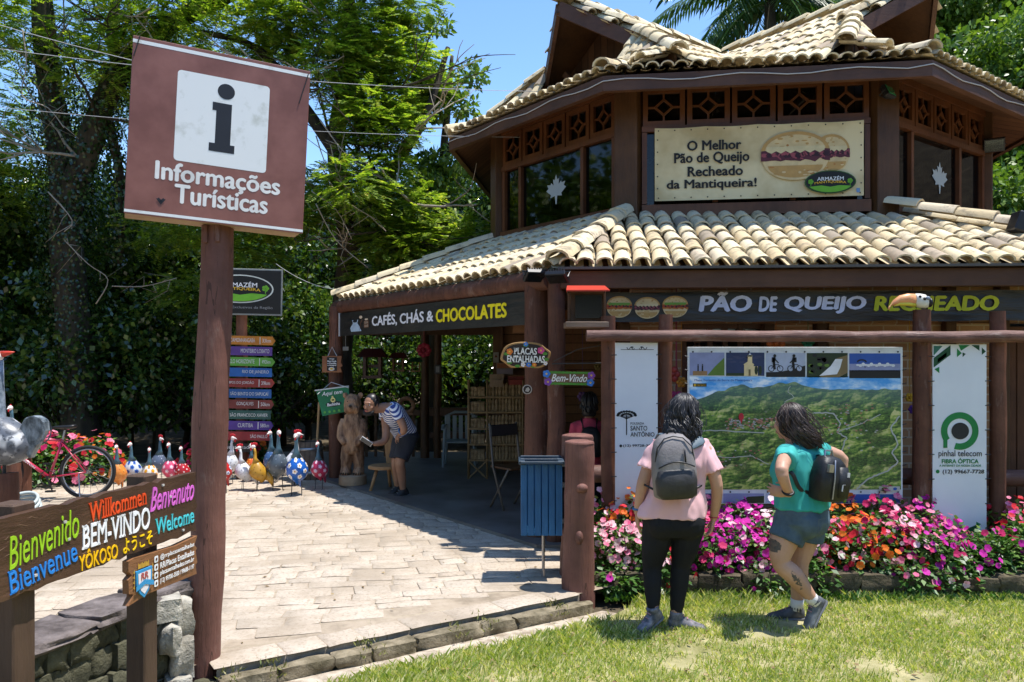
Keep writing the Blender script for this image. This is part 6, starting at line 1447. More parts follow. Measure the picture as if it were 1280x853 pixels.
# ---------------------------------------------------------------- painted gourd hens
def hen_proto(nm, base, motif, style, comb=False, seed=0):
    rn = random.Random(seed); o = thing(nm, 'x', 'hen figure', (0, 0, 0), group='painted gourd hens in front of the hedge')
    b = MB(); prof = []
    for i in range(15):
        t = i / 14; a = PI * t
        r = .116 * (math.sin(a) ** .7) * (1.2 - .62 * t) if 0 < i < 14 else .012
        prof.append((r, .13 + .30 * t))
    lean = []
    vs = []; n = 18
    for r, z in prof:
        t = (z - .13) / .30
        for k in range(n):
            a = 2 * PI * k / n; vs.append(Vector((r * math.cos(a), r * math.sin(a) * 1.15 + .05 * (1 - t) - .02, z - .03 * (1 - t) * max(0, math.sin(a)))))
    b.add(vs, [(i * n + k, i * n + (k + 1) % n, (i + 1) * n + (k + 1) % n, (i + 1) * n + k) for i in range(14) for k in range(n)] + [tuple(range(n))[::-1], tuple(range(14 * n, 15 * n))])
    b.tube([(0, .10, .22), (0, .17, .15), (0, .20, .06)], [.07, .04, .012], 10, flat=(1, .6))
    bo = b.build('body', paint('hen_' + base, base, .3, .5), o, smooth=True)
    def srf(t, a, off=.002):
        r = .116 * (math.sin(PI * t) ** .7) * (1.2 - .62 * t) + off; return Vector((r * math.cos(a), r * math.sin(a) * 1.15 + .05 * (1 - t) - .02, .13 + .30 * t - .03 * (1 - t) * max(0, math.sin(a))))
    if motif:
        m = MB()
        def dot(t, a, s, mi, npt=8):
            P = []
            c0 = srf(t, a, .003 + mi * .0012); m.add([c0] + [srf(min(.97, max(.03, t + s * math.sin(2 * PI * k / npt) / .34)), a + s * math.cos(2 * PI * k / npt) / .12, .003 + mi * .0012) for k in range(npt)], [(0, 1 + k, 1 + (k + 1) % npt) for k in range(npt)], mi)
        rows = 4 if style == 'daisy' else 6
        for i in range(rows):
            t = .22 + .56 * i / (rows - 1)
            for k in range(6):
                a = 2 * PI * (k + .5 * (i % 2)) / 6 + rn.uniform(-.1, .1)
                if style == 'daisy':
                    for q in range(5): dot(t + .05 * math.sin(q * 1.257), a + .14 * math.cos(q * 1.257) , .013, 0)
                    dot(t, a, .010, 1)
                elif style == 'dots': dot(t, a, .014, 0); dot(t, a, .006, 1)
                else: dot(t, a + rn.uniform(-.2, .2), .007, 0)
        m.build('painted_flowers' if style == 'daisy' else 'painted_dots', [paint('motif_' + motif[0], motif[0], .3), paint('motif_' + motif[1], motif[1], .3)], bo, smooth=True)
    nk = MB(); nk.tube([(0, -.02, .38), (0, -.035, .44), (0, -.03, .52), (0, -.045, .575)], [.055, .024, .016, .018], 10); nk.build('neck', paint('neck_' + ('4c6a78' if base not in ('D8D8DA', 'B98A2C') else base), '4c6a78' if base not in ('D8D8DA', 'B98A2C') else base, .35), o, smooth=True)
    h = MB(); h.ball((0, -.055, .592), (.023, .032, .027)); h.tube([(0, -.08, .592), (0, -.115, .582)], [.011, .002], 8); h.build('head', paint('hen_head', 'E6D9D4', .35), o, smooth=True)
    w = MB()
    if comb:
        for i in range(4): w.ball((0, -.075 + .02 * i, .625 + .008 * math.sin(i)), (.007, .014, .02))
        w.ball((0, -.085, .562), (.010, .014, .022))
    else: w.ball((0, -.085, .566), (.008, .010, .016)); w.ball((0, -.05, .62), (.006, .012, .012))
    w.build('comb', paint('comb_red', 'C3202a', .35), o, smooth=True)
    for sx in (-1, 1): l = MB(); l.tube([(sx * .045, .0, .15), (sx * .05, -.01, .005), (sx * .05, -.05, .004)], .0045, 6); l.build('leg', DARKWIRE, o)
    return o
HN = [  # px, base py, size, colour, motif, style, comb, yaw, label
    (147, 618, 1.0, 'E08A3C', ('F0B060', 'C86a20'), 'dots', False, 10, 'orange gourd hen beside the bicycle wheel'),
    (166, 613, 1.0, 'CFD6DC', ('2C5FB8', '1b2f6a'), 'daisy', False, -10, 'white gourd hen with blue flowers beside the orange one'),
    (187, 616, .92, 'E6E2D2', ('E8902A', 'D8c020'), 'daisy', False, 20, 'cream gourd hen with orange and yellow flowers'),
    (198, 603, 1.0, '5A6478', ('C9D0D8', '1f2736'), 'fine', True, 60, 'slate blue rooster with a red comb standing at the back'),
    (213, 612, .98, 'D8486E', ('F0B8C8', 'F2F2F2'), 'daisy', False, 0, 'pink gourd hen next to the big pole on its left side'),
    (278, 617, 1.05, 'C22B2B', ('D9DCE8', '2C4FA8'), 'daisy', False, 0, 'red gourd hen with blue and white flowers by the big pole'),
    (287, 606, 1.05, 'D8D8DA', ('6b6f78', '3a3f48'), 'fine', True, 70, 'white hen with a red comb behind the red one'),
    (304, 613, .92, 'D8D8DA', ('9aa0a8', '4a4f58'), 'fine', True, -60, 'small white hen with a dark tail and red face'),
    (315, 602, .85, 'E0641E', ('F2C53A', 'F6E6c0'), 'dots', False, 0, 'orange gourd hen with yellow spots at the back'),
    (322, 614, .95, 'B98A2C', ('8a6018', 'd8b050'), 'fine', True, -80, 'golden brown hen in the middle of the row'),
    (347, 613, 1.25, '55606A', ('9aa6b0', 'D8a040'), 'fine', False, 30, 'large grey guinea hen with fine white specks'),
    (341, 604, 1.15, '3F5F8C', ('B8c8dc', '1f2f4a'), 'fine', False, -20, 'dark blue guinea hen behind the large grey one'),
    (367, 608, 1.15, 'D8D8DA', ('3f4a5c', '22262e'), 'fine', True, 110, 'white hen with dark specks and a red face beside the blue hen'),
    (371, 620, 1.25, '1E63C0', ('F2F2F2', 'E0a030'), 'daisy', False, 5, 'bright blue gourd hen with white flowers in front of the row'),
    (399, 612, 1.0, 'C8325a', ('F2C8D8', 'F2F2F2'), 'daisy', False, -10, 'pink gourd hen with white flowers in front of the barrel'),
    (228, 612, .9, 'B0202a', ('E8c0c0', 'F2F2F2'), 'dots', False, 0, 'red spotted gourd hen half hidden behind the big pole')]
for i, (px, py, s_, c, mo, st, cm, yw, lab) in enumerate(HN):
    h = hen_proto('painted_hen', c, mo, st, cm, i); p = gr(px, py); h.location = (p.x, p.y, 0); h.rotation_euler = (0, 0, R(yw)); h.scale = (s_ * 1.02,) * 3; h['label'] = lab
# the big hen on the fence post at the left edge
BH = thing('giant_hen', 'large grey and white hen figure with a curled tail perched on a fence post', 'hen figure', (-3.36, 5.3, .95))
M = Matrix.Translation((-3.40, 5.3, .98))
b = MB(M); b.loft([((-.42, 0, .28), (0, 0, .04), (0, .04, 0)), ((-.30, 0, .26), (0, 0, .15), (0, .13, 0)), ((-.12, 0, .24), (0, 0, .20), (0, .17, 0)), ((.05, 0, .22), (0, 0, .19), (0, .165, 0)), ((.17, 0, .20), (0, 0, .13), (0, .11, 0)), ((.25, 0, .18), (0, 0, .03), (0, .03, 0))], 22)
def henm():
    m, nt, bs = _new('speckled_hen'); bs.inputs['Roughness'].default_value = .35; v = _coord(nt, (1, 1, 1))
    c = _ramp(nt, _noise(nt, v, 5, 2), [(.40, (.66, .66, .66)), (.48, (.11, .12, .14))]); c = _mix(nt, _ramp(nt, _noise(nt, v, 30, 2), [(.58, (0,) * 3), (.62, (.8,) * 3)]), c, (.05, .055, .065)); nt.links.new(c, bs.inputs['Base Color']); return m
hb = b.build('body', henm(), BH, smooth=True)
b = MB(M)
tl = [(.16, .30), (.22, .44), (.32, .47), (.41, .40), (.42, .27), (.36, .13), (.29, -.02), (.26, -.10), (.22, .0), (.17, .14)]
tl = [(.15 + (x - .16) * .78, .08 + (z + .10) * .61) for x, z in tl]
b2 = MB(); F90 = Matrix.Translation((-3.40, 5.3, .98)) @ Matrix.Rotation(PI / 2, 4, 'X') ; b2.M = F90; b2.prism(tl[::-1], -.045, .045)
for r in (.04, .08, .12):
    for sd in (-1, 1): b2.stroke([(.265 + r * .75 * math.cos(a), .305 + r * .92 * math.sin(a)) for a in [R(-100) + R(250) * i / 12 for i in range(13)]], .012, sd * .047)
b2.build('tail', mat('hen_tail', (.025, .035, .045), (.26, .30, .33), scale=22, rough=.35, stretch=(1, 1, .5)), BH, bevel=.012)
b = MB(M); b.tube([(-.06, 0, .30), (-.03, 0, .42), (-.03, 0, .68), (-.04, 0, .86)], [.09, .05, .036, .04], 12); b.build('neck', mat('hen_neck', (.10, .13, .16), (.35, .40, .45), scale=18, rough=.35), BH, smooth=True)
b = MB(M); b.ball((-.04, -.01, .89), (.05, .045, .045)); b.build('head', paint('hen_head', 'E6D9D4', .35), BH, smooth=True)
b = MB(M); b.loft([((-.01, -.01, .905), (0, 0, .028), (0, .02, 0)), ((.05, -.01, .915), (0, 0, .018), (0, .015, 0)), ((.10, -.01, .925), (0, 0, .003), (0, .003, 0))], 8); b.build('beak', paint('beak_red', 'C8402a', .35), BH, smooth=True)
b = MB(M); b.tube([(-.05, .02, .02), (-.05, .02, -.06)], .014, 8); b.tube([(.03, -.03, .04), (.03, -.03, -.06)], .014, 8); b.build('leg', DARKWIRE, BH)
rr_ = hen_proto('painted_hen', 'C9404e', ('E88a94', 'F2F2F2'), 'dots', False, 77); p = at(17, 535, 8.4); rr_.location = (p.x, 8.4, p.z - .38); rr_['label'] = 'red and white spotted gourd hen perched behind the big grey hen'
b = MB(); log(b, (p.x, 8.4, -.1), (p.x, 8.4, p.z - .37), .07, .07, 12); tag(b.build('fence_post', LOGB, smooth=40), 'brown post carrying the red spotted hen', 'fence post', 'posts of the log fence')
BH.scale = (.84, .84, .84); BH.location.x += .02
# ---------------------------------------------------------------- the red bicycle
BY = thing('bicycle', 'red mountain bicycle standing in front of pink and red flower bushes', 'bicycle', (-5.45, 9.75, 0))
RA = Vector((at(108, 0, 9.75).x, 9.75, .33)); FA = RA + Vector((-1.06, .05, 0)); lean = Matrix.Translation(RA - Vector((0, 0, .33))) @ Matrix.Rotation(R(-5), 4, 'X') @ Matrix.Rotation(R(10), 4, 'Z') @ Matrix.Translation(-(RA - Vector((0, 0, .33))))
redp = mat('bike_red', (.42, .012, .05), (.50, .02, .07), rough=.25, spec=.6, coat=.5)
P = lambda dx, z, dy=0: RA + Vector((dx, dy, z - .33))
for nm, c in (('rear_wheel', RA), ('front_wheel', FA)):
    b = MB(lean); rot = Matrix.Rotation(PI / 2, 3, 'X'); b.torus(c, .305, .021, rot, 48, 8); w = b.build(nm, mat('tyre', (.012, .012, .013), rough=.7), BY, smooth=True)
    b = MB(lean); b.torus(c, .278, .010, rot, 48, 6); b.build('rim', STEEL, w, smooth=True)
    b = MB(lean)
    for i in range(18):
        a = 2 * PI * i / 18; b.tube([c + Vector((.02 * math.cos(a + 1.2), .02 * (-1) ** i, .02 * math.sin(a + 1.2))), c + Vector((.275 * math.cos(a), 0, .275 * math.sin(a)))], .0016, 4)
    b.build('spokes', paint('spoke_grey', '55585a'), w)
    b = MB(lean); b.tube([c + Vector((0, -.05, 0)), c + Vector((0, .05, 0))], .02, 10); b.build('hub', STEEL, w)
b = MB(lean); SEAT, BB, HT, HB = P(-.30, .72), P(-.43, .27), P(-.86, .73), P(-.90, .62)
b.tube([BB, SEAT], .017, 10); b.tube([SEAT, HT], .017, 10); b.tube([BB, HB], .021, 10); b.tube([HT + Vector((.015, 0, .05)), HB + Vector((-.01, 0, -.03))], .022, 10)
for y in (-.05, .05): b.tube([BB + Vector((0, y * .5, 0)), RA + Vector((0, y * 1.3, 0))], .010, 8); b.tube([SEAT + Vector((.0, y * .5, -.03)), RA + Vector((0, y * 1.3, 0))], .009, 8)
fr_ = b.build('frame', redp, BY, smooth=True)
b = MB(lean)
for s in (-1, 1):
    Mx = frame(lean @ (BB.lerp(HB, .5) + Vector((0, s * .0225, 0))), (lean.to_3x3() @ (HB - BB)) * (-1 if s > 0 else -1)); 
Mx = frame(lean @ (BB.lerp(HB, .55) + Vector((0, -.023, 0))), lean.to_3x3() @ (BB - HB), (0, 0, 1)); b = MB(Mx); b.text('HOUSTON', -.13, -.012, .13, .012, .002, bold=.03); b.build('lettering', WHITEP, fr_)
b = MB(lean)
for y in (-.06, .06): b.tube([HB + Vector((-.01, y * .6, -.04)), HB + Vector((-.05, y, -.1)), FA + Vector((0, y, 0))], .012, 8)
b.build('fork', mat('fork_grey', (.05, .05, .055), rough=.4), BY, smooth=True)
b = MB(lean); b.tube([SEAT, SEAT + Vector((-.03 + .05, 0, .12))], .013, 8); b.build('seat_post', STEEL, BY)
b = MB(lean); c = SEAT + Vector((.02, 0, .15)); b.loft([(c + Vector((-.16, 0, .0)), (0, 0, .012), (0, .02, 0)), (c + Vector((-.08, 0, .005)), (0, 0, .02), (0, .03, 0)), (c + Vector((.04, 0, .005)), (0, 0, .028), (0, .065, 0)), (c + Vector((.11, 0, .018)), (0, 0, .025), (0, .075, 0)), (c + Vector((.13, 0, .02)), (0, 0, .01), (0, .04, 0))], 14); b.build('saddle', BLACKM, BY, smooth=True)
b = MB(lean); c = HT + Vector((-.05, 0, .14)); b.tube([HT + Vector((0, 0, .04)), c], .014, 8); b.tube([c + Vector((.06, -.30, .03)), c + Vector((0, -.12, 0)), c + Vector((0, .12, 0)), c + Vector((.06, .30, .03))], .012, 8); b.build('handlebar', BLACKM, BY, smooth=True)
b = MB(lean); b.torus(BB + Vector((0, -.05, 0)), .085, .006, Matrix.Rotation(PI / 2, 3, 'X'), 24, 6); b.beam(BB + Vector((0, -.06, 0)), BB + Vector((.06, -.06, -.15)), .02, .012); b.box(BB + Vector((.06, -.11, -.16)), (.09, .09, .022)); b.beam(BB + Vector((0, .06, 0)), BB + Vector((-.06, .06, .15)), .02, .012); b.box(BB + Vector((-.06, .11, .16)), (.09, .09, .022)); b.tube([BB + Vector((0, -.07, 0)), BB + Vector((0, .07, 0))], .02, 8); b.build('crankset', BLACKM, BY)
b = MB(lean); b.tube([RA + Vector((-.08, -.06, -.02)), RA + Vector((-.02, -.16, -.32))], .008, 6); b.build('kickstand', STEEL, BY)
# ---------------------------------------------------------------- overhead wires
def wire(name, a, b_, sag, lab, r=.0038):
    a, b_ = Vector(a), Vector(b_); b = MB(); b.tube([a.lerp(b_, i / 16) - Vector((0, 0, sag * 4 * (i / 16) * (1 - i / 16))) for i in range(17)], r, 5); tag(b.build(name, WIREM, smooth=True), lab, 'wire', 'overhead wires')
wire('overhead_wire', at(-60, 53, 9.0), at(704, 115, 10.2), .12, 'pale overhead wire running behind the big sign to the upper eave')
wire('overhead_wire', at(-60, 14, 8.5), at(250, 95, 9.6), .03, 'steeper overhead wire crossing the trees beside the information sign')
wire('overhead_wire', at(-60, 128, 9.5), at(690, 172, 10.6), .10, 'thin overhead wire below the others ending at the upper eave', .003)
wire('overhead_wire', at(345, 330, 11.0), at(445, 362, 11.5), .12, 'short slack wire between the logo sign and the left roof corner', .0035)
# ---------------------------------------------------------------- people
def V(*a): return Vector(a)
SKIN = mat('skin', (.46, .25, .165), (.56, .32, .22), scale=5, rough=.5, spec=.35)
SKIN2 = mat('tanned_skin', (.30, .15, .09), (.38, .20, .125), scale=5, rough=.5, spec=.35)
INK = mat('tattoo_ink', (.07, .065, .06), (.16, .11, .085), scale=40, rough=.6)
HAIRB = mat('black_hair', (.010, .009, .010), (.03, .026, .026), scale=30, rough=.42, spec=.5, stretch=(1, 1, .2), isl=.8)
HAIRD = mat('dark_brown_hair', (.018, .011, .009), (.055, .034, .026), scale=30, rough=.45, spec=.45, stretch=(1, 1, .2), isl=.8)
def limb(b, P, rr, n=14):
    b.tube(P, rr, n)
    for p, r in zip(P, rr): b.ball(p, r * .985, n=12, m=8)
def spl(P, rr, k=5):            # smooth chain through joints
    o = []; ro = []
    m = len(P)
    for i in range(m - 1):
        p0, p1, p2, p3 = P[max(i - 1, 0)], P[i], P[i + 1], P[min(i + 2, m - 1)]
        for j in range(k):
            t = j / k; o.append(.5 * ((2 * p1) + (p2 - p0) * t + (2 * p0 - 5 * p1 + 4 * p2 - p3) * t * t + (3 * p1 - p0 - 3 * p2 + p3) * t ** 3)); ro.append(rr[i] + (rr[i + 1] - rr[i]) * t)
    return o + [P[-1]], ro + [rr[-1]]
def axes(f, up=(0, 0, 1)):
    f = Vector(f).normalized(); r = f.cross(Vector(up)).normalized(); u = r.cross(f); return f, r, u
def torso(b, cs, n=24):
    b.loft([(c, lat * rx, fw * ry, .85) for c, lat, rx, fw, ry in cs], n)
def head(b, c, f, up=(0, 0, 1), s=1.0):
    f, r, u = axes(f, up); Rm = Matrix((r, f, u)).transposed()
    b.ball(c + u * .02 * s, (.074 * s, .092 * s, .098 * s), Rm, 18, m=12)
    b.loft([(c + u * .03 * s + f * .01 * s, r * .068 * s, f * .085 * s), (c - u * .03 * s + f * .02 * s, r * .064 * s, f * .078 * s), (c - u * .075 * s + f * .034 * s, r * .05 * s, f * .058 * s), (c - u * .108 * s + f * .05 * s, r * .028 * s, f * .034 * s)], 16)
    b.tube([c + f * .088 * s + u * .018 * s, c + f * .103 * s - u * .012 * s, c + f * .108 * s - u * .028 * s], [.008 * s, .012 * s, .014 * s], 8)
    b.ball(c + f * .098 * s - u * .03 * s, (.018 * s, .012 * s, .01 * s), Rm)
    b.ball(c + f * .088 * s - u * .058 * s, (.026 * s, .014 * s, .011 * s), Rm)
    b.ball(c + f * .082 * s + u * .034 * s, (.05 * s, .018 * s, .012 * s), Rm)
    for q in (-1, 1): b.ball(c + r * q * .076 * s - f * .008 * s, (.012 * s, .022 * s, .032 * s), Rm); b.ball(c + r * q * .045 * s + f * .055 * s - u * .02 * s, (.022 * s, .025 * s, .02 * s), Rm)
def face_bits(c, f, par, up=(0, 0, 1), s=1.0, glasses=False, beard=False):
    f, r, u = axes(f, up); Rm = Matrix((r, f, u)).transposed()
    e = MB()
    for q in (-1, 1): e.ball(c + r * q * .031 * s + f * .082 * s + u * .012 * s, (.012 * s, .008 * s, .007 * s), Rm, mi=0); e.ball(c + r * q * .031 * s + f * .089 * s + u * .012 * s, (.006 * s, .003 * s, .006 * s), Rm, mi=1)
    e.build('eyes', [paint('eye_white', 'E8E4E0', .2), paint('iris_dark', '2a1a12', .2)], par, smooth=True)
    e = MB()
    for q in (-1, 1): e.tube([c + r * q * .014 * s + f * .094 * s + u * .032 * s, c + r * q * .032 * s + f * .090 * s + u * .038 * s, c + r * q * .05 * s + f * .078 * s + u * .031 * s], [.004, .005, .003], 6)
    e.build('eyebrows', HAIRB, par)
    e = MB(); e.ball(c + f * .098 * s - u * .056 * s, (.023 * s, .007 * s, .005 * s), Rm); e.ball(c + f * .096 * s - u * .065 * s, (.02 * s, .008 * s, .006 * s), Rm); e.build('lips', paint('lips', 'B4645c', .4), par, smooth=True)
    if glasses:
        e = MB()
        for q in (-1, 1): e.torus(c + r * q * .033 * s + f * .104 * s + u * .010 * s, .024 * s, .0025, Rm @ Matrix.Rotation(PI / 2, 3, 'X'), 20, 5); e.tube([c + r * q * .057 * s + f * .1 * s + u * .014 * s, c + r * q * .082 * s + f * .02 * s + u * .02 * s, c + r * q * .08 * s - f * .02 * s + u * .01 * s], .0025, 5)
        e.tube([c + r * -.01 * s + f * .108 * s + u * .012 * s, c + r * .01 * s + f * .108 * s + u * .012 * s], .0025, 5); e.build('glasses', BLACKM, par)
def hand(b, w, d, n, th, curl=.35, s=1.0):
    d = Vector(d).normalized(); n = Vector(n); n = (n - d * n.dot(d)).normalized(); th = Vector(th); th = (th - d * th.dot(d) - n * th.dot(n)).normalized()
    b.loft([(w - d * .015 * s, th * .024 * s, n * .019 * s), (w + d * .02 * s, th * .03 * s, n * .017 * s), (w + d * .055 * s, th * .039 * s, n * .016 * s), (w + d * .085 * s, th * .038 * s, n * .013 * s), (w + d * .095 * s, th * .03 * s, n * .009 * s)], 14)
    for i, L in enumerate((.066, .074, .069, .054)):
        p = w + d * (.083 - .004 * abs(i - 1.3)) * s + th * (.029 - .0195 * i) * s; dd = (d + th * (.10 - .075 * i)).normalized(); P = [p - dd * .012 * s, p]
        c = curl * .6
        for q in (.45, .3, .25):
            dd2 = (dd * math.cos(c) + n * math.sin(c)).normalized(); p = p + dd2 * L * q * s; P.append(p); c += curl * (.9)
        b.tube(P, [.0085 * s, .0088 * s, .008 * s, .0073 * s, .006 * s], 8); b.ball(P[-1], .0062 * s, n=8, m=6)
    p = w + d * .022 * s + th * .026 * s + n * .004 * s; P = [p - th * .012 * s, p + (d * .6 + th * .75).normalized() * .03 * s, p + (d * .85 + th * .55 + n * .25).normalized() * .058 * s, p + (d * .95 + th * .3 + n * .4).normalized() * .078 * s]
    b.tube(P, [.013 * s, .0115 * s, .0095 * s, .007 * s], 8); b.ball(P[-1], .0072 * s, n=8, m=6)
def shoe(par, ank, toe, sz=1.0, upper=None, sole=None, lab=None, up=(0, 0, 1), high=.0):
    d = Vector(toe) - Vector(ank); L = .25 * sz; f, r, u = axes(d, up)
    h = Vector(ank) - u * .075 * sz - f * .05 * sz
    b = MB(); b.loft([(h + u * .035 * sz, r * .026 * sz, u * .035 * sz), (h + f * .02 * sz + u * .045 * sz, r * .036 * sz, u * .047 * sz), (h + f * .07 * sz + u * .05 * sz, r * .039 * sz, u * .052 * sz), (h + f * .13 * sz + u * .036 * sz, r * .043 * sz, u * .04 * sz), (h + f * .19 * sz + u * .026 * sz, r * .046 * sz, u * .028 * sz), (h + f * .235 * sz + u * .02 * sz, r * .038 * sz, u * .022 * sz), (h + f * .262 * sz + u * .016 * sz, r * .014 * sz, u * .012 * sz)], 16)
    b.tube([h + f * .05 * sz + u * .06 * sz, Vector(ank) + u * (.02 + high) + f * .0], [.045 * sz, .045 * sz], 14)
    bb = fuse(b, .007, 2); o = bb.build('shoe', upper, par, smooth=True)
    b = MB(); b.loft([(h + f * t * sz + u * .004 * sz, r * w * sz, u * .012 * sz, .7) for t, w in ((-.004, .024), (.02, .037), (.1, .036), (.19, .048), (.245, .038), (.268, .012))], 14); b.build('sole', sole, o, smooth=40)
    b = MB()
    for i in range(4): c = h + f * (.10 + .026 * i) * sz + u * (.093 - .017 * i) * sz; b.tube([c - r * .025 * sz, c + u * .006, c + r * .025 * sz], .0035, 5)
    b.build('laces', paint('lace_' + (lab or 'grey'), 'B9888e' if lab else '8a8a8a'), o)
def strands(c, f, up, n, L, rad, m, par, spread=.085, wave=.012, seed=0, part=0.0, low=-.1, fwd=.35, drift=None):
    rn = random.Random(seed); f, r, u = axes(f, up); Rm = Matrix((r, f, u)).transposed(); b = MB(); o = c + u * .022 - f * .010
    b.ball(o, (.082, .097, .101), Rm, 20, m=12)
    b.loft([(o + u * .02 - f * .03, r * .082, f * .066), (o - u * .06 - f * .045, r * .080, f * .052), (o - u * .14 - f * .05 + (drift or Vector()) * .15, r * .076, f * .042), (o - u * (.06 + L * .62) - f * .05 + (drift or Vector()) * .6, r * .060, f * .03)], 14)
    for i in range(n):
        a = -PI / 2 + rn.triangular(-1, 1, 0) * PI * .74; lay = rn.uniform(.99, 1.13); th0 = rn.uniform(.05, .9); ph = rn.uniform(0, 6.3); fr = rn.uniform(6, 11); ll = L * rn.uniform(.7, 1.12)
        th1 = 1.75 - .25 * abs(math.cos(a)); P = []
        lock = noise.noise(Vector((a * 3.2, 0, seed)))
        for j in range(7):
            th = th0 + (th1 - th0) * j / 6; st = math.sin(th); P.append(o + r * math.cos(a) * st * .083 * lay + f * math.sin(a) * st * .098 * lay + u * math.cos(th) * .103 * lay)
        q = P[-1]; k = 9; out = (r * math.cos(a) + f * math.sin(a)).normalized()
        for j in range(1, k + 1):
            t = j / k; w_ = wave * (.4 + t)
            p = q - u * ll * .78 * t + out * spread * (.35 * math.sin(t * 2.2)) + (r * math.sin(ph * .25 + lock * 5 + t * fr) + out * math.cos(ph * .25 + lock * 5 + t * fr)) * w_ - out * .03 * t * t
            if drift is not None: p += drift * t * t
            P.append(p)
        b.tube(P, [rad * (.5 if j < 1 else 1 if j < 13 else 1 - .28 * (j - 12)) * rn.uniform(.85, 1.15) for j in range(len(P))], 5)
    for i in range(n // 7):           # loose flyaway hairs
        a = -PI / 2 + rn.uniform(-1, 1) * PI * .74; out = r * math.cos(a) + f * math.sin(a); th = rn.uniform(.1, 1.4); st = math.sin(th); p = o + out * st * .095 + u * math.cos(th) * .106; P = [p]; ll = L * rn.uniform(.4, 1.1)
        for j in range(1, 8): t = j / 7; P.append(p + out * (.05 * math.sin(t * 2.6) + .02 * t) - u * ll * t * (.25 + .75 * t) + (r * math.sin(i + t * 7) + f * math.cos(i * 1.7 + t * 6)) * .018 * t + ((drift * t * t) if drift is not None else Vector()))
        b.tube(P, [.0016] * 7 + [.0008], 4)
    return b.build('hair', m, par, smooth=True)
def shade(b, o): return o
# ---- woman in the pink T-shirt, seen from behind
W1 = Vector((1.06, 5.37, -.10))
def w1(px, py, y=0.0): return at(px, py, 5.37 + y)
PW = thing('person', 'woman with wavy black hair in pink T-shirt and black leggings facing the map', 'person', W1)
XX, FF = V(1, 0, 0), V(0, 1, 0)
hips, wst, chs, shl, nk = w1(841, 650), w1(844, 612), w1(848, 580), w1(850, 560), w1(852, 548)
lsh, lel, lwr = w1(820, 562, .0), w1(804, 603, -.02), w1(797, 640, .03); rsh, rel, rwr = w1(881, 563, 0), w1(896, 607, -.03), w1(892, 648, .05)
lhp, lkn, lan = w1(823, 658), w1(815, 708, .03), w1(817, 765, -.03); rhp, rkn, ran = w1(861, 658), w1(851, 708, .03), w1(845, 768, .02)
hc = w1(856, 517, .03); hf = V(.66, .75, -.12)
TOR = [(hips - V(0, 0, .07), XX, .17, FF, .115), (hips, XX, .195, FF, .13), (w1(842, 632), XX, .185, FF, .125), (wst, XX, .16, FF, .11), (chs, XX, .165, FF, .11), (shl, XX, .165, FF, .09), (nk, XX, .08, FF, .065)]
b = MB(); torso(b, TOR); b.tube([nk - V(0, 0, .03), hc - V(0, 0, .06)], [.06, .05], 14); head(b, hc, hf)
for s_, e_, w_ in ((lsh, lel, lwr), (rsh, rel, rwr)): limb(b, *spl([s_, e_, w_], [.052, .041, .026]))
hand(b, lwr, V(.02, .12, -1), V(1, 0, 0), V(0, 1, 0), .3); hand(b, rwr, V(-.2, .1, -1), V(-1, .2, 0), V(.2, 1, 0), .45)
for h_, k_2, a_ in ((lhp, lkn, lan), (rhp, rkn, ran)): limb(b, *spl([h_, h_.lerp(k_2, .5), k_2, k_2.lerp(a_, .35), a_], [.095, .083, .058, .056, .035]))
bo_ = fuse(b, .0055, 3).build('body', SKIN, PW, smooth=True)
face_bits(hc, hf, bo_, glasses=True)
leg = mat('black_leggings', (.008, .008, .010), (.016, .016, .019), scale=3, rough=.75, spec=.2, bump=.15, bscale=30)
b = MB(); b.loft([(w1(842, 628), XX * .20, FF * .135, .85), (hips, XX * .208, FF * .148, .85), (hips - V(0, 0, .05), XX * .20, FF * .145, .85), (hips - V(0, 0, .10), XX * .15, FF * .11, .85)], 24)
for h_, k_2, a_ in ((lhp, lkn, lan), (rhp, rkn, ran)): limb(b, *spl([h_, h_.lerp(k_2, .5), k_2, k_2.lerp(a_, .35), a_ + (k_2 - a_).normalized() * .03], [.108, .094, .066, .063, .042]))
b.ball(hips + V(-.08, -.06, -.01), (.11, .10, .11)); b.ball(hips + V(.09, -.06, -.01), (.115, .10, .11))
wrinkle(fuse(b, .008, 4), .004, 14, (1, 1, 1.5)).build('leggings', leg, PW, smooth=True)
pk = mat('pink_cotton', (.74, .43, .45), (.80, .50, .51), scale=3, rough=.85, spec=.15, bump=.7, bscale=5, stretch=(1.3, 1, .5), dist=.05)
b = MB()
b.loft([(w1(840, 645), XX * .222, FF * .165, .85), (w1(841, 632), XX * .218, FF * .16, .85), (wst, XX * .192, FF * .14, .85), (chs, XX * .188, FF * .13, .85), (shl + V(0, 0, .01), XX * .18, FF * .105, .85), (nk - V(0, 0, .012), XX * .105, FF * .08), (nk + V(0, 0, .005), XX * .062, FF * .06)], 28)
for s_, e_ in ((lsh, lel), (rsh, rel)):
    d = (e_ - s_); b.tube([s_ + V(0, 0, .012) - d * .25, s_, s_ + d * .35, s_ + d * .62], [.05, .071, .072, .076], 16)
o = wrinkle(wrinkle(fuse(b, .0085, 3), .026, 8, (1.3, 1, .5), 3), .012, 19, (1.2, 1, .45), 5).build('t_shirt', pk, PW, smooth=True)
strands(hc, hf, (.0, .05, 1), 420, .27, .0046, HAIRB, PW, spread=.045, wave=.024, seed=5, drift=V(-.02, -.03, 0))
b = MB(); b.torus(lwr + V(0, 0, .02), .031, .008, None, 18, 6); b.build('wristband', paint('band_blue', '3a6ea8'), PW, smooth=True)
b = MB(); b.torus(rwr + V(.002, 0, .01), .032, .005, None, 18, 6); b.build('bracelet', paint('bracelet_red', 'a83a44'), PW, smooth=True)
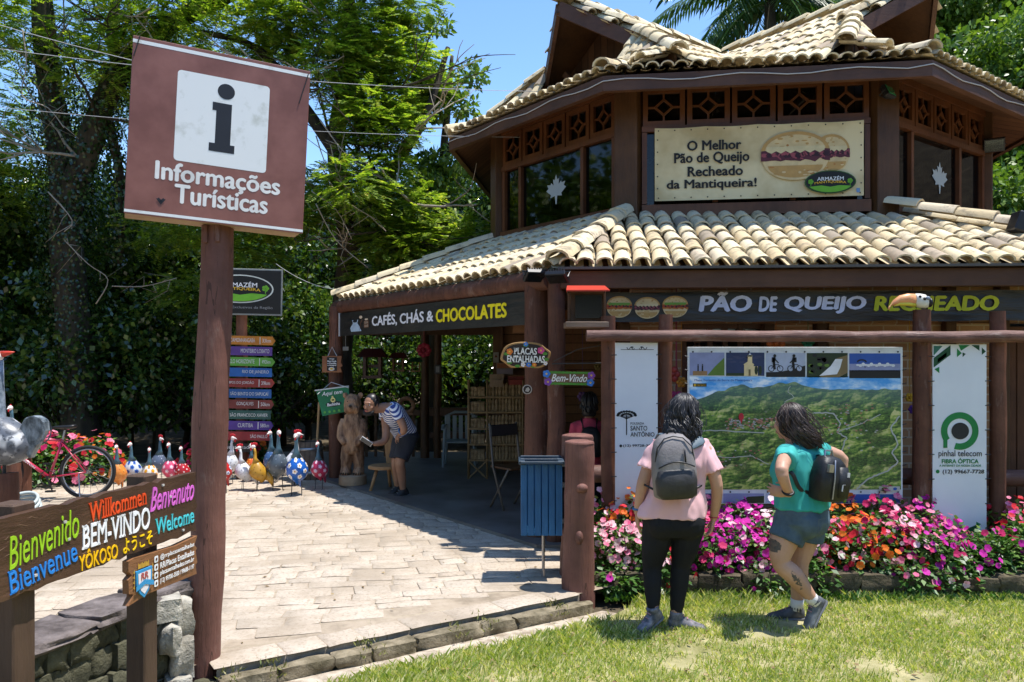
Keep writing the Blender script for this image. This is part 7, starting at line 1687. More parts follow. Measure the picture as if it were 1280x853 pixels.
sh1 = mat('trail_shoe', (.05, .055, .065), (.30, .27, .29), scale=22, rough=.6); sl1 = paint('sole_pale', '77777c')
shoe(PW, lan + V(0, 0, -.0), lan + V(-.14, -.10, -.075), .98, sh1, sl1, 'pink', high=.02); shoe(PW, ran + V(0, 0, -.02), ran + V(.2, -.03, -.03), .98, sh1, sl1, 'pink', high=.02)
# backpack
BKc = w1(842, 583, -.20); BP = thing('backpack', 'grey backpack with a black lower pocket on the back of the woman in pink', 'backpack', BKc)
gy = mat('backpack_grey', (.15, .135, .135), (.24, .22, .215), scale=3, rough=.6, bump=.2, bscale=60); bk = mat('backpack_black', (.018, .017, .018), (.05, .047, .046), scale=4, rough=.5, bump=.3, bscale=20)
tl_ = R(-4); bx_ = V(math.cos(tl_), 0, -math.sin(tl_) * -1); Mb = frame(BKc, (1, 0, .06), (-.06, 0, 1))
b = MB(Mb); b.loft([((0, -.205, .0), V(.105, 0, 0), V(0, 0, .055), .6), ((0, -.19, .0), V(.135, 0, 0), V(0, 0, .085), .6), ((0, -.05, 0), V(.142, 0, 0), V(0, 0, .095), .6), ((0, .08, -.005), V(.136, 0, 0), V(0, 0, .085), .62), ((0, .16, -.015), V(.115, 0, 0), V(0, 0, .07), .65), ((0, .2, -.025), V(.075, 0, 0), V(0, 0, .045), .7), ((0, .212, -.03), V(.03, 0, 0), V(0, 0, .02), .8)], 28)
b.build('main_compartment', gy, BP, smooth=True)
b = MB(Mb); b.loft([((0, -.20, .045), V(.10, 0, 0), V(0, 0, .045), .6), ((0, -.17, .05), V(.128, 0, 0), V(0, 0, .065), .6), ((0, -.08, .05), V(.134, 0, 0), V(0, 0, .066), .6), ((0, -.02, .045), V(.12, 0, 0), V(0, 0, .055), .6), ((0, -.0, .04), V(.09, 0, 0), V(0, 0, .04), .6)], 24); b.build('front_pocket', bk, BP, smooth=True)
b = MB(Mb); b.tube([(-.115 + .23 * i / 12, .005 + .035 * math.sin(PI * i / 12), .098 + .004 * math.sin(PI * i / 12)) for i in range(13)], .005, 6); b.tube([(-.125, .04, .05), (-.11, .13, .066), (-.06, .185, .05), (0, .198, .04), (.06, .185, .05), (.11, .13, .066), (.125, .04, .05)], .0045, 6); b.tube([(.06, .12, .082), (.06, .03, .094)], .006, 6); b.tube([(-.03, .195, -.01), (-.02, .235, -.02), (.02, .235, -.02), (.03, .195, -.01)], .008, 8); b.build('zip', BLACKM, BP, smooth=True)
st_ = mat('strap_slate', (.09, .13, .16), (.15, .19, .22), scale=12, rough=.6)
for a_, m_, s_ in ((w1(829, 553), w1(826, 556), -1), (w1(871, 556), w1(873, 558), 1)):
    b = MB(); P, rr_2 = spl([w1(842 + s_ * 12, 562, -.135), a_ + V(0, -.09, .035), a_ + V(s_ * .01, .0, .052), m_ + V(s_ * .01, .10, -.02), w1(842 + s_ * 26, 585, .15)], [.03, .033, .033, .03, .026]); b.tube(P, rr_2, 10, up=(1, 0, 0), flat=(1, .28)); b.build('shoulder_strap', st_, BP, smooth=True)
    b = MB(); b.tube([w1(842 + s_ * 25, 612, -.15), w1(842 + s_ * 37, 606, -.05), w1(842 + s_ * 36, 596, .10)], .008, 6); b.build('side_strap', BLACKM, BP, smooth=True)

# ---- woman in the teal T-shirt, legs crossed, hand on hip
W2 = Vector((1.98, 5.45, -.10))
def w2(px, py, y=0.0): return at(px, py, 5.45 + y)
TW = thing('person', 'woman with dark brown hair in teal T-shirt and denim shorts with crossed legs', 'person', W2)
F2 = V(-.62, .78, 0).normalized(); L2 = V(.78, .62, 0).normalized()          # L2 points to her right
hips, wst, chs, shl, nk = w2(1003, 645), w2(1002, 615), w2(1000, 585), w2(999, 566, .0), w2(995, 553, .02)
lsh, rsh = w2(999, 567) - L2 * .145, w2(999, 563) + L2 * .145
lel = w2(977, 588, -.31); lwr = w2(986, 617, -.245); rel = w2(1053, 575, .14); rwr = w2(1035, 618, .10)
hc = w2(987, 528, .03); hf = V(-.72, .68, -.12)
TOR = [(hips - V(0, 0, .06), L2, .165, F2, .12), (hips, L2, .19, F2, .135), (wst, L2, .165, F2, .125), (chs, L2, .165, F2, .125), (shl, L2, .155, F2, .10), (nk, L2, .07, F2, .06)]
lhp, rhp = w2(995, 652) - L2 * .05, w2(1006, 652, .04) + L2 * .05
lkn, lan = w2(976, 703, -.07), w2(1016, 750, -.06); rkn, ran = w2(1000, 703, .08), w2(996, 757, .10)
b = MB(); torso(b, TOR); b.tube([nk - V(0, 0, .03), hc - V(0, 0, .06)], [.056, .048], 14); head(b, hc, hf)
for s_, e_, w_ in ((lsh, lel, lwr), (rsh, rel, rwr)): limb(b, *spl([s_, e_, w_], [.052, .042, .027]))
hand(b, lwr, V(-.85, .45, .12), V(.5, .85, 0), V(0, 0, 1), .35); hand(b, rwr, V(-.3, -.3, -.8), V(-.6, -.6, 0), V(-.3, .6, 0), .4)
limb(b, *spl([lhp, lhp.lerp(lkn, .5) + V(-.02, 0, 0), lkn, lkn.lerp(lan, .35) + V(.01, -.015, 0), lan], [.105, .094, .062, .066, .036]))
limb(b, *spl([rhp, rhp.lerp(rkn, .5), rkn, rkn.lerp(ran, .35), ran], [.100, .088, .060, .060, .036]))
fb_ = fuse(b, .0055, 3); bo_ = fb_.build('body', [SKIN, INK], TW, smooth=True)
tv = [(w2(968, 683, -.12), .042, .042), (w2(994, 722, -.12), .022, .052), (w2(999, 731, -.12), .018, .034), (w2(1008, 724, .02), .016, .03)]
for p in bo_.data.polygons:
    c = bo_.data.vertices[p.vertices[0]].co + W2
    for i, (t_, rx, rz) in enumerate(tv):
        dx, dz = c.x - t_.x - (c.z - t_.z) * (-.42 if i else 0), c.z - t_.z
        q = (dx / rx) ** 2 + (dz / rz) ** 2; nn = noise.noise(c * (45 if i else 22))
        if q < 1 and (c.y < W2.y + .02 or i == 3) and (nn > (-.05 if i else -.45)): p.material_index = 1
face_bits(hc, hf, bo_)
tq = mat('teal_cotton', (.04, .33, .30), (.07, .42, .38), scale=3, rough=.8, spec=.15, bump=.7, bscale=5, stretch=(1.3, 1, .5), dist=.05)
b = MB(); b.loft([(w2(1003, 634), L2 * .20, F2 * .16, .85), (wst, L2 * .183, F2 * .15, .85), (chs, L2 * .182, F2 * .145, .85), (shl + V(0, 0, .006), L2 * .168, F2 * .118, .85), (nk - V(0, 0, .012), L2 * .10, F2 * .08), (nk + V(0, 0, .004), L2 * .06, F2 * .055)], 28)
b.ball(chs + F2 * .09 + V(0, 0, -.02) - L2 * .06, (.085, .075, .08)); b.ball(chs + F2 * .09 + V(0, 0, -.02) + L2 * .06, (.085, .075, .08))
for s_, e_ in ((lsh, lel), (rsh, rel)):
    d = (e_ - s_).normalized(); b.tube([s_ + V(0, 0, .01) - d * .06, s_, s_ + d * .07, s_ + d * .115], [.05, .07, .07, .072], 16)
wrinkle(wrinkle(fuse(b, .008, 3), .026, 8, (1.2, 1, .5), 8), .012, 19, (1.2, 1, .45), 2).build('t_shirt', tq, TW, smooth=True)
dn = mat('denim', (.055, .085, .115), (.10, .145, .18), scale=8, rough=.85, spec=.2, bump=.3, bscale=60)
b = MB(); b.loft([(w2(1003, 627), L2 * .185, F2 * .145, .85), (w2(1003, 637), L2 * .195, F2 * .15, .85), (hips - V(0, 0, .03), L2 * .205, F2 * .16, .85), (hips - V(0, 0, .09), L2 * .16, F2 * .13, .85)], 26)
for h_, k_2, x_ in ((lhp, lkn, -.01), (rhp, rkn, .0)): b.tube([h_ + V(0, 0, .03), h_.lerp(k_2, .2), h_.lerp(k_2, .46) + V(x_, 0, 0)], [.118, .120, .119], 20)
b.ball(hips - F2 * .075 - L2 * .075 - V(0, 0, .03), (.105, .10, .105)); b.ball(hips - F2 * .06 + L2 * .06 - V(0, 0, .03), (.10, .10, .105))
o = wrinkle(fuse(b, .008, 4), .004, 16).build('denim_shorts', dn, TW, smooth=True)
b = MB(); P = [hips - F2 * .19 - L2 * .10 + V(0, 0, z) for z in (.03, -.06)]
cc_ = hips - F2 * .175 - L2 * .085 - V(0, 0, .03); Mp = frame(cc_ - F2 * .012, (L2 * 1 + F2 * .0)); b = MB(Mp); b.stroke([(-.05, .05), (-.05, -.04), (0, -.06), (.05, -.04), (.05, .05), (-.05, .05)], .006, .012); b.build('pocket_seam', paint('seam', '4b5a66'), o)
strands(hc, hf, (-.1, .05, 1), 420, .23, .0046, HAIRD, TW, spread=.04, wave=.014, seed=9, drift=V(.09, -.03, 0))
b = MB(); b.torus(lwr + V(-.008, -.01, .012), .033, .009, Matrix.Rotation(.5, 3, 'X'), 18, 6); b.build('wristband', BLACKM, TW, smooth=True)
wh = paint('sock_white', 'E6E2E2', .9)
for a_, k_2 in ((lan, lkn), (ran, rkn)): b = MB(); u_ = (k_2 - a_).normalized(); b.tube([a_ - u_ * .03, a_ + u_ * .02, a_ + u_ * .05], [.045, .043, .045], 16); b.build('sock', wh, TW, smooth=True)
sh2 = mat('black_trail_shoe', (.03, .03, .034), (.10, .10, .11), scale=16, rough=.6); sh3 = mat('grey_trail_shoe', (.05, .052, .06), (.22, .23, .25), scale=9, rough=.6)
shoe(TW, lan + V(.012, 0, -.01), lan + V(-.075, -.03, -.135), .98, sh3, sl1, 'pink', high=.0); shoe(TW, ran + V(0, 0, -.02), ran + V(-.18, .05, -.035), .98, sh2, sl1, 'pink', high=.0)
B2c = w2(1036, 597, -.16); B2 = thing('backpack', 'small black leather backpack slung on one shoulder of the woman in teal', 'backpack', B2c)
lk = mat('black_leather', (.007, .0075, .008), (.018, .019, .021), scale=4, rough=.45, spec=.4, bump=.2, bscale=40)
Mb = frame(B2c, (.88, .42, -.10), (.14, 0, 1))
b = MB(Mb); b.loft([((0, -.155, 0), V(.085, 0, 0), V(0, 0, .05), .55), ((0, -.14, 0), V(.115, 0, 0), V(0, 0, .08), .55), ((0, 0, 0), V(.118, 0, 0), V(0, 0, .085), .55), ((-.002, .09, -.005), V(.105, 0, 0), V(0, 0, .07), .6), ((-.005, .13, -.01), V(.075, 0, 0), V(0, 0, .05), .65), ((-.008, .145, -.012), V(.03, 0, 0), V(0, 0, .02), .8)], 28); b.build('main_compartment', lk, B2, smooth=True)
b = MB(Mb); b.loft([((.055, -.12, .06), V(.045, 0, 0), V(0, 0, .035), .6), ((.055, -.02, .07), V(.055, 0, 0), V(0, 0, .035), .6), ((.05, .08, .05), V(.04, 0, 0), V(0, 0, .03), .6)], 16); b.build('front_pocket', lk, B2, smooth=True)
b = MB(Mb); b.tube([(-.04, -.13, .087), (-.045, 0, .092), (-.04, .08, .078), (-.02, .12, .055)], .006, 6); b.tube([(.02, -.03, .105), (.10, -.025, .09)], .004, 6); b.box((.07, .035, .095), (.022, .03, .006), mi=1); b.tube([(.015, -.03, .108), (.012, -.07, .11)], .005, 6, mi=1); b.tube([(-.05, .12, -.01), (-.04, .175, -.02), (.02, .175, -.02), (.03, .13, -.01)], .007, 8); b.box((-.075, .07, .075), (.04, .05, .02)); b.build('zip', [STEEL, paint('tag_silver', 'C8C8CA')], B2, smooth=40)
b = MB(); P, rr_2 = spl([B2c + V(-.02, .02, .13), w2(1021, 568, -.05), w2(1017, 556, .03), w2(1022, 575, .12)], [.016, .02, .02, .018]); b.tube(P, rr_2, 8, up=(1, 0, 0), flat=(1, .3)); b.build('shoulder_strap', BLACKM, B2, smooth=True)
b = MB(); P, rr_2 = spl([B2c + V(-.05, .02, -.13), w2(1001, 612, -.17), w2(990, 592, -.19), w2(975, 585, -.13)], [.013, .014, .014, .014]); b.tube(P, rr_2, 8, up=(0, 1, 0), flat=(.3, 1)); b.build('loose_strap', BLACKM, B2, smooth=True)

# ---- man bending beside the bear with a phone
W3 = Vector((-1.40, 9.90, .035))
def w3(px, py, y=0.0): return at(px, py, 9.9 + y)
MN = thing('person', 'bearded man in striped T-shirt and dark shorts bending beside the carved bear', 'person', W3)
F3 = V(-.85, -.5, 0).normalized(); R3 = V(-.5, .85, 0).normalized()
hips = w3(507, 542); shl = w3(487, 511, -.30); ax = (shl - hips).normalized(); DF = ax.cross(R3).normalized(); DF = DF if DF.z < 0 else -DF
nk = shl + ax * .06
hc = w3(464, 506, -.42); hf = V(-.45, -.88, -.12)
TOR = [(hips - ax * .06, R3, .15, DF, .11), (hips + ax * .02, R3, .16, DF, .115), (hips.lerp(shl, .45), R3, .15, DF, .11), (hips.lerp(shl, .8), R3, .175, DF, .115), (shl, R3, .165, DF, .09), (nk, R3, .07, DF, .06)]
rsh, lsh = shl + R3 * .17, shl - R3 * .17
lel = w3(505, 536, -.50); lwr = w3(497, 544, -.62) + V(0, .2, 0); rel = w3(482, 548, -.34); rwr = w3(469, 555, -.45)
rhp, lhp = hips + R3 * .09 - V(0, 0, .03), hips - R3 * .09 - V(0, 0, .03)
lkn, lan = w3(500, 577, -.18), w3(504, 613, -.05); rkn, ran = w3(495, 577, .02), w3(498, 609, .12)
b = MB(); torso(b, TOR); b.tube([nk - ax * .04, hc - V(0, 0, .05)], [.062, .055], 14); head(b, hc, hf, (.12, 0, 1))
for s_, e_, w_ in ((lsh, lel, lwr), (rsh, rel, rwr)): limb(b, *spl([s_, e_, w_], [.056, .045, .029]))
hand(b, lwr, V(-.5, .3, -.6), V(0, .5, -.8), V(-.6, -.6, 0), .5); hand(b, rwr, V(-.8, -.2, .25), V(0, -.3, 1), V(-.1, -1, .3), .8)
for h_, k_2, a_ in ((lhp, lkn, lan), (rhp, rkn, ran)): limb(b, *spl([h_, h_.lerp(k_2, .5), k_2, k_2.lerp(a_, .35), a_], [.095, .085, .058, .058, .037]))
bo_ = fuse(b, .0065, 3).build('body', SKIN2, MN, smooth=True)
face_bits(hc, hf, bo_, (.12, 0, 1))
f_, r_, u_ = axes(hf, (.12, 0, 1)); Rm = Matrix((r_, f_, u_)).transposed()
b = MB(); b.ball(hc + u_ * .045 - f_ * .018, (.081, .093, .088), Rm, 18, m=10)
for q in (-1, 1): b.ball(hc + r_ * q * .072 + u_ * .03 - f_ * .01, (.012, .05, .05), Rm)
b.build('hair', HAIRB, MN, smooth=True)
b = MB()
for i in range(15):
    a = -1.35 + 2.7 * i / 14; b.ball(hc + r_ * .064 * math.sin(a) + f_ * (.036 + .05 * math.cos(a)) - u_ * (.074 + .024 * math.cos(a)), (.016, .016, .026), Rm, n=8, m=6)
for q in (-1, 1): b.ball(hc + r_ * q * .014 + f_ * .096 - u_ * .046, (.014, .006, .005), Rm, n=8, m=6)
b.build('beard', mat('beard_dark', (.014, .011, .010), rough=.7), MN, smooth=True)
def stripes():
    m, nt, bs = _new('striped_cotton'); bs.inputs['Roughness'].default_value = .85
    tc = _n(nt, 'ShaderNodeTexCoord'); d = _n(nt, 'ShaderNodeVectorMath', operation='DOT_PRODUCT'); d.inputs[1].default_value = tuple(ax); nt.links.new(tc.outputs['Object'], d.inputs[0])
    fr = _math(nt, 'FRACT', _math(nt, 'DIVIDE', d.outputs['Value'], .034)); nt.links.new(_mix(nt, _math(nt, 'GREATER_THAN', fr, .5), (.03, .06, .24), (.74, .75, .80)), bs.inputs['Base Color']); return m
b = MB(); b.loft([(hips - ax * .03, R3 * .185, DF * .14, .85), (hips.lerp(shl, .45), R3 * .178, DF * .14, .85), (hips.lerp(shl, .8), R3 * .19, DF * .135, .85), (shl, R3 * .18, DF * .11, .85), (nk - ax * .015, R3 * .10, DF * .08), (nk, R3 * .07, DF * .065)], 26)
for s_, e_ in ((lsh, lel), (rsh, rel)): d = (e_ - s_).normalized(); b.tube([s_ - d * .05, s_, s_ + d * .08, s_ + d * .14], [.055, .073, .072, .074], 16)
wrinkle(fuse(b, .009, 3), .007, 10).build('t_shirt', stripes(), MN, smooth=True)
b = MB(); b.loft([(hips + ax * .03, R3 * .175, DF * .13, .85), (hips - ax * .04 - V(0, 0, .01), R3 * .185, F3 * .15, .85), (hips - V(0, 0, .12), R3 * .15, F3 * .12, .85)], 24)
for h_, k_2 in ((lhp, lkn), (rhp, rkn)): b.tube([h_ + V(0, 0, .02), h_.lerp(k_2, .4), h_.lerp(k_2, .92)], [.118, .112, .098], 18)
wrinkle(fuse(b, .009, 4), .006, 11).build('shorts', mat('dark_shorts', (.016, .018, .026), (.03, .033, .044), scale=4, rough=.8), MN, smooth=True)
sh4 = mat('man_black_shoe', (.008, .008, .009), (.02, .02, .022), rough=.6)
shoe(MN, lan + V(0, 0, 0), lan + V(-.2, -.1, -.08), 1.1, sh4, sl1); shoe(MN, ran + V(0, 0, 0), ran + V(-.2, -.1, -.08), 1.1, sh4, sl1)
b = MB(); b.torus(lwr + (lel - lwr).normalized() * .05, .036, .012, ((lel - lwr).to_track_quat('Z', 'Y')).to_matrix(), 18, 6); b.build('wristband', paint('band_blue', '3a6ea8'), MN, smooth=True)
pc_ = w3(458, 552, -.56) ; b = MB(frame(pc_, (.8, .1, -.55), (.3, -.6, .7))); b.box((0, 0, 0), (.15, .074, .009), mi=0); b.rect(-.068, -.033, .068, .033, .0055, 1); tag(b.build('mobile_phone', [paint('phone_silver', 'C9CCD0', .3), paint('phone_screen', '3a4048', .1)], bevel=.002), 'pale mobile phone held low by the bending man', 'phone')
# ---- person in the dark doorway
W4 = Vector((.86, 8.9, .035))
DP = thing('person', 'person in a pink top with a dark backpack standing inside the dark doorway', 'person', W4)
def w4(px, py, y=0.0): return Vector(((px - 640) * .0089, 8.9 + y, CAMH - (py - HY) * .0089))
hips, shl, nk, hc = w4(736, 585), w4(736, 532), w4(736, 522), w4(737, 505)
b = MB(); torso(b, [(hips, XX, .15, FF, .11), (hips.lerp(shl, .5), XX, .135, FF, .10), (shl, XX, .14, FF, .085), (nk, XX, .05, FF, .05)]); b.tube([nk, hc], [.045, .045], 10); head(b, hc, V(.2, 1, 0), s=.92)
for s_ in (-1, 1):
    a0 = shl + XX * s_ * .15; limb(b, *spl([a0, a0 + V(s_ * .04, -.02, -.22), a0 + V(s_ * .02, .05, -.42)], [.045, .036, .024])); hand(b, a0 + V(s_ * .02, .05, -.42), V(0, .1, -1), V(-s_, 0, 0), V(0, 1, 0), .4, .9); limb(b, *spl([hips + XX * s_ * .07, hips + XX * s_ * .07 - V(0, 0, .24), V(W4.x + s_ * .08, 8.9, .06)], [.08, .052, .035]))
bo_ = fuse(b, .008, 3).build('body', SKIN, DP, smooth=True); face_bits(hc, V(.2, 1, 0), bo_, s=.92)
b = MB(); b.loft([(hips, XX * .17, FF * .125, .85), (hips.lerp(shl, .5), XX * .155, FF * .115, .85), (shl, XX * .155, FF * .10, .85), (nk, XX * .06, FF * .055)], 20)
for s_ in (-1, 1): a0 = shl + XX * s_ * .15; b.tube([a0 - V(s_ * .05, 0, -.01), a0, a0 + V(s_ * .03, -.01, -.17)], [.05, .06, .058], 12)
fuse(b, .01, 3).build('top', paint('top_pink', 'D8506a', .8), DP, smooth=True)
b = MB(); b.loft([(hips + V(0, 0, .02), XX * .165, FF * .12, .85), (hips - V(0, 0, .1), XX * .15, FF * .11, .85)], 20)
for s_ in (-1, 1): b.tube([hips + XX * s_ * .07, hips + XX * s_ * .07 - V(0, 0, .24), V(W4.x + s_ * .08, 8.9, .09)], [.09, .065, .05], 14)
fuse(b, .01, 3).build('trousers', leg, DP, smooth=True)
strands(hc, V(.2, 1, 0), (0, 0, 1), 50, .16, .009, HAIRB, DP, spread=.02, seed=3)
for s_ in (-1, 1): shoe(DP, V(W4.x + s_ * .08, 8.9, .11), V(W4.x + s_ * .09, 9.1, .05), .9, sh4, sl1)
B4 = thing('backpack', 'black backpack worn by the person inside the dark doorway', 'backpack', w4(736, 548, -.17))
b = MB(frame(w4(736, 550, -.17), (1, 0, 0))); b.loft([((0, -.17, 0), V(.10, 0, 0), V(0, 0, .05), .6), ((0, -.15, 0), V(.12, 0, 0), V(0, 0, .07), .6), ((0, .06, 0), V(.115, 0, 0), V(0, 0, .07), .6), ((0, .14, -.01), V(.08, 0, 0), V(0, 0, .05), .6), ((0, .16, -.02), V(.02, 0, 0), V(0, 0, .02), .6)], 20); b.build('main_compartment', bk, B4, smooth=True)
for s_ in (-1, 1): b = MB(); b.tube([w4(736 + s_ * 8, 536, -.10), w4(736 + s_ * 10, 524, -.03), w4(736 + s_ * 11, 535, .10)], .02, 8, flat=(1, .4)); b.build('shoulder_strap', BLACKM, B4, smooth=True)
# ---------------------------------------------------------------- foliage
def unit(n, rng): v = rng.normal(size=(n, 3)); return v / np.linalg.norm(v, axis=1, keepdims=True)
def leaves(C, D, Nn, ln, wd, rng=RNG, fold=.25):       # centres, directions, normals, lengths, widths -> folded diamond leaves
    n = len(C); D = D / np.linalg.norm(D, axis=1, keepdims=True); W = np.cross(D, Nn); W /= np.linalg.norm(W, axis=1, keepdims=True) + 1e-9; U = np.cross(W, D)
    ln = np.asarray(ln).reshape(-1, 1); wd = np.asarray(wd).reshape(-1, 1)
    Vv = np.empty((n, 4, 3)); Vv[:, 0] = C; Vv[:, 2] = C + D * ln; m = C + D * ln * .45
    Vv[:, 1] = m + W * wd + U * wd * fold; Vv[:, 3] = m - W * wd + U * wd * fold
    return Vv.reshape(-1, 3), np.arange(n * 4).reshape(n, 4)
def crown_pts(n, clumps, rng):      # points scattered in ellipsoid clumps (c, r3), denser at the shells
    w = np.array([c[1][0] * c[1][1] * c[1][2] for c in clumps]) ** (2 / 3); k = rng.choice(len(clumps), n, p=w / w.sum())
    d = unit(n, rng); r = rng.random(n) ** .42
    c = np.array([q[0] for q in clumps])[k]; s = np.array([q[1] for q in clumps])[k]
    return c + d * s * r[:, None], d
def make_clumps(R0, H, n, rc, rng, flat=.75, cz=0.0):
    out = []
    for i in range(n):
        d = unit(1, rng)[0]; q = rng.random() ** .5; p = np.array([d[0] * R0 * q, d[1] * R0 * q, cz + d[2] * H * q]); s = rc * rng.uniform(.6, 1.35); out.append((p, (s, s, s * flat)))
    return out
def leafy(clumps, n, ln, wd, rng, droop=.3):
    C, d = crown_pts(n, clumps, rng); D = d * .7 + unit(n, rng) * .9; D[:, 2] -= droop; Nn = unit(n, rng) * .9 + np.array([0, 0, 1.0]); return leaves(C, D, Nn, rng.uniform(.7, 1.25, n) * ln, rng.uniform(.7, 1.2, n) * wd)
def feathery(clumps, nf, rng, L=.38, k=9):     # pinnate fronds of small leaflets
    C, d = crown_pts(nf, clumps, rng); D = d * .8 + unit(nf, rng) * .7; D[:, 2] *= .35; D[:, 2] -= .08; D /= np.linalg.norm(D, axis=1, keepdims=True)
    Nn = unit(nf, rng) * .45 + np.array([0, -.15, 1.0]); W = np.cross(D, Nn); W /= np.linalg.norm(W, axis=1, keepdims=True)
    cs = []; ds = []; ns = []; ll = L * rng.uniform(.7, 1.2, nf)
    for j in range(k):
        t = (j + .6) / k; base = C + D * (ll * t)[:, None] - np.array([0, 0, 1.0]) * (ll * .14 * t * t)[:, None]
        for sg in (-1, 1): cs.append(base); ds.append(W * sg + D * .45 + unit(nf, rng) * .12); ns.append(Nn)
    C = np.concatenate(cs); n = len(C); tt = np.tile(np.repeat(np.sin(np.linspace(.5, 2.7, k)), 2)[:, None], (1, nf)).ravel()
    return leaves(C, np.concatenate(ds), np.concatenate(ns), 0.085 * tt * rng.uniform(.8, 1.2, n), 0.019 * rng.uniform(.8, 1.3, n))
def limbs(mb, P, r0, r1, n=10):
    Q, rr = spl([Vector(p) for p in P], [r0 + (r1 - r0) * i / (len(P) - 1) for i in range(len(P))], 5); mb.tube(Q, rr, n, jit=.06)
def grow(mb, a, d, L, r, depth, rn, ends, up=.25):
    P = [Vector(a)]; d = Vector(d).normalized()
    for i in range(4): d = (d + Vector((rn.uniform(-1, 1), rn.uniform(-1, 1), rn.uniform(-.6, 1) * up * 2)) * .22).normalized(); P.append(P[-1] + d * L / 4)
    mb.tube(P, [r * (1 - .13 * i) for i in range(5)], 7 if r > .04 else 5)
    if depth == 0: ends.append(P[-1]); return
    for i in range(rn.choice((2, 3))):
        q = P[rn.choice((2, 3, 4))]; dd = (d + Vector((rn.uniform(-1, 1), rn.uniform(-1, 1), rn.uniform(-.4, .8)))).normalized(); grow(mb, q, dd, L * rn.uniform(.55, .8), r * .55, depth - 1, rn, ends, up)
rg = np.random.default_rng(5)
# ---- big trees on the left
def big_tree(name, lab, x, y, trunk, crown_geo, lm, group='tall trees behind the plaza'):
    o = thing(name, lab, 'tree', (x, y, -.14), group=group)
    for P, r0, r1, part in trunk:
        b = MB(); limbs(b, P, r0, r1, 12); b.build(part, BARK, o, smooth=True)
    cv, cf = crown_geo; mesh_np('crown', cv, cf, lm, o); return o
def clump_line(pts, rc, rng, per=1, jit=.5, flat=.7):
    out = []
    for p in pts:
        for _ in range(per): s = rc * rng.uniform(.65, 1.3); out.append((np.array(p) + rng.normal(0, jit, 3), (s, s, s * flat)))
    return out
def pxs(L): return [tuple(at(*p)) for p in L]
# vine clad tree with a leaning limb
cl = clump_line(pxs([(20, 30, 13.5), (60, 10, 13), (120, 20, 14), (190, 10, 13.2), (250, 25, 13), (300, 5, 13.5), (40, 110, 15), (110, 90, 15.5), (170, 130, 15), (230, 60, 15), (20, 200, 15), (130, 190, 16), (330, 40, 14), (60, -60, 14), (160, -60, 14), (260, -60, 13.5), (-60, 40, 14), (-70, 140, 14.5), (-60, -60, 14)]), .95, rg, 2, .55)
T1 = big_tree('vine_clad_tree', 'tall old tree with a dark vine covered trunk and a thick leaning limb', at(85, 500, 14).x, 14, [
    (pxs([(100, 620, 14), (98, 480, 14), (85, 330, 14), (78, 200, 14), (60, 90, 14), (50, -40, 13.8)]), .34, .16, 'trunk'),
    (pxs([(110, 560, 14.1), (85, 300, 14.0), (105, 200, 13.8), (150, 90, 13.6), (215, 30, 13.4), (290, -10, 13.2), (350, -60, 13)]), .26, .10, 'limb'),
    (pxs([(128, 130, 13.7), (140, 170, 13.9), (152, 240, 14.2), (150, 330, 14.4)]), .10, .05, 'limb'),
    (pxs([(150, 90, 13.6), (140, 40, 13.5), (150, -30, 13.4)]), .12, .06, 'limb')], feathery(cl, 6000, rg, .30), L_FEATH)
# ivy on its trunk
def ivy(name, pts, r, n, par, ln=.055):
    Pp = np.array(pts); k = rg.integers(0, len(Pp) - 1, n); t = rg.random(n)[:, None]; c = Pp[k] * (1 - t) + Pp[k + 1] * t; d = unit(n, rg); d[:, 2] *= .3
    c = c + d * (r * rg.uniform(.75, 1.6, n))[:, None]; D = unit(n, rg) * .6; D[:, 2] -= .9; v, f = leaves(c, D, d + unit(n, rg) * .4, rg.uniform(.7, 1.3, n) * ln, rg.uniform(.7, 1.2, n) * ln * .42); return mesh_np(name, v, f, L_IVY, par)
ivy('ivy', pxs([(98, 520, 14), (88, 340, 14), (78, 200, 14), (62, 60, 14)]), .42, 9000, T1); ivy('ivy', pxs([(88, 300, 14), (105, 200, 13.8), (150, 90, 13.6), (215, 30, 13.4)]), .25, 2600, T1, .07); ivy('ivy', pxs([(128, 130, 13.7), (152, 240, 14.2), (150, 330, 14.4)]), .2, 1500, T1, .07)
# feathery sunlit tree right of the sign
cl = clump_line(pxs([(400, 20, 13), (440, 10, 13.2), (470, 15, 13), (490, 30, 13.4), (420, 80, 13), (470, 90, 12.8), (482, 90, 13.2), (505, 70, 13.6), (400, 150, 13), (450, 160, 12.6), (475, 160, 12.8), (498, 140, 13.4), (430, 225, 12.8), (475, 230, 12.6), (508, 245, 12.8), (545, 275, 13.2), (565, 305, 13.4), (540, 315, 12.8), (490, 300, 12.8), (440, 290, 13), (350, 60, 13.5), (340, 10, 13.5), (400, -50, 13), (470, -50, 13), (480, -40, 13.2), (385, 215, 13.4), (498, 10, 13.8), (330, 300, 13.2), (300, 250, 13.6), (250, 290, 13.6), (200, 300, 14)]), .50, rg, 2, .34)
T2 = big_tree('feathery_tree', 'bright sunlit feathery leaved tree between the big sign and the pavilion', at(440, 500, 13.4).x, 13.8, [
    (pxs([(430, 600, 14), (425, 450, 14), (435, 300, 13.6), (420, 180, 13.2), (440, 60, 13.2), (430, -40, 13.1)]), .24, .09, 'trunk'),
    (pxs([(432, 330, 13.6), (480, 230, 13.2), (530, 150, 13.1), (560, 60, 13.3)]), .12, .04, 'limb'), (pxs([(425, 200, 13.2), (370, 120, 13.2), (320, 60, 13.2), (250, 40, 13.1)]), .11, .04, 'limb'),
    (pxs([(434, 300, 13.6), (500, 290, 13), (560, 280, 13)]), .09, .03, 'limb')], feathery(cl, 9500, rg, .29), L_FEATH)
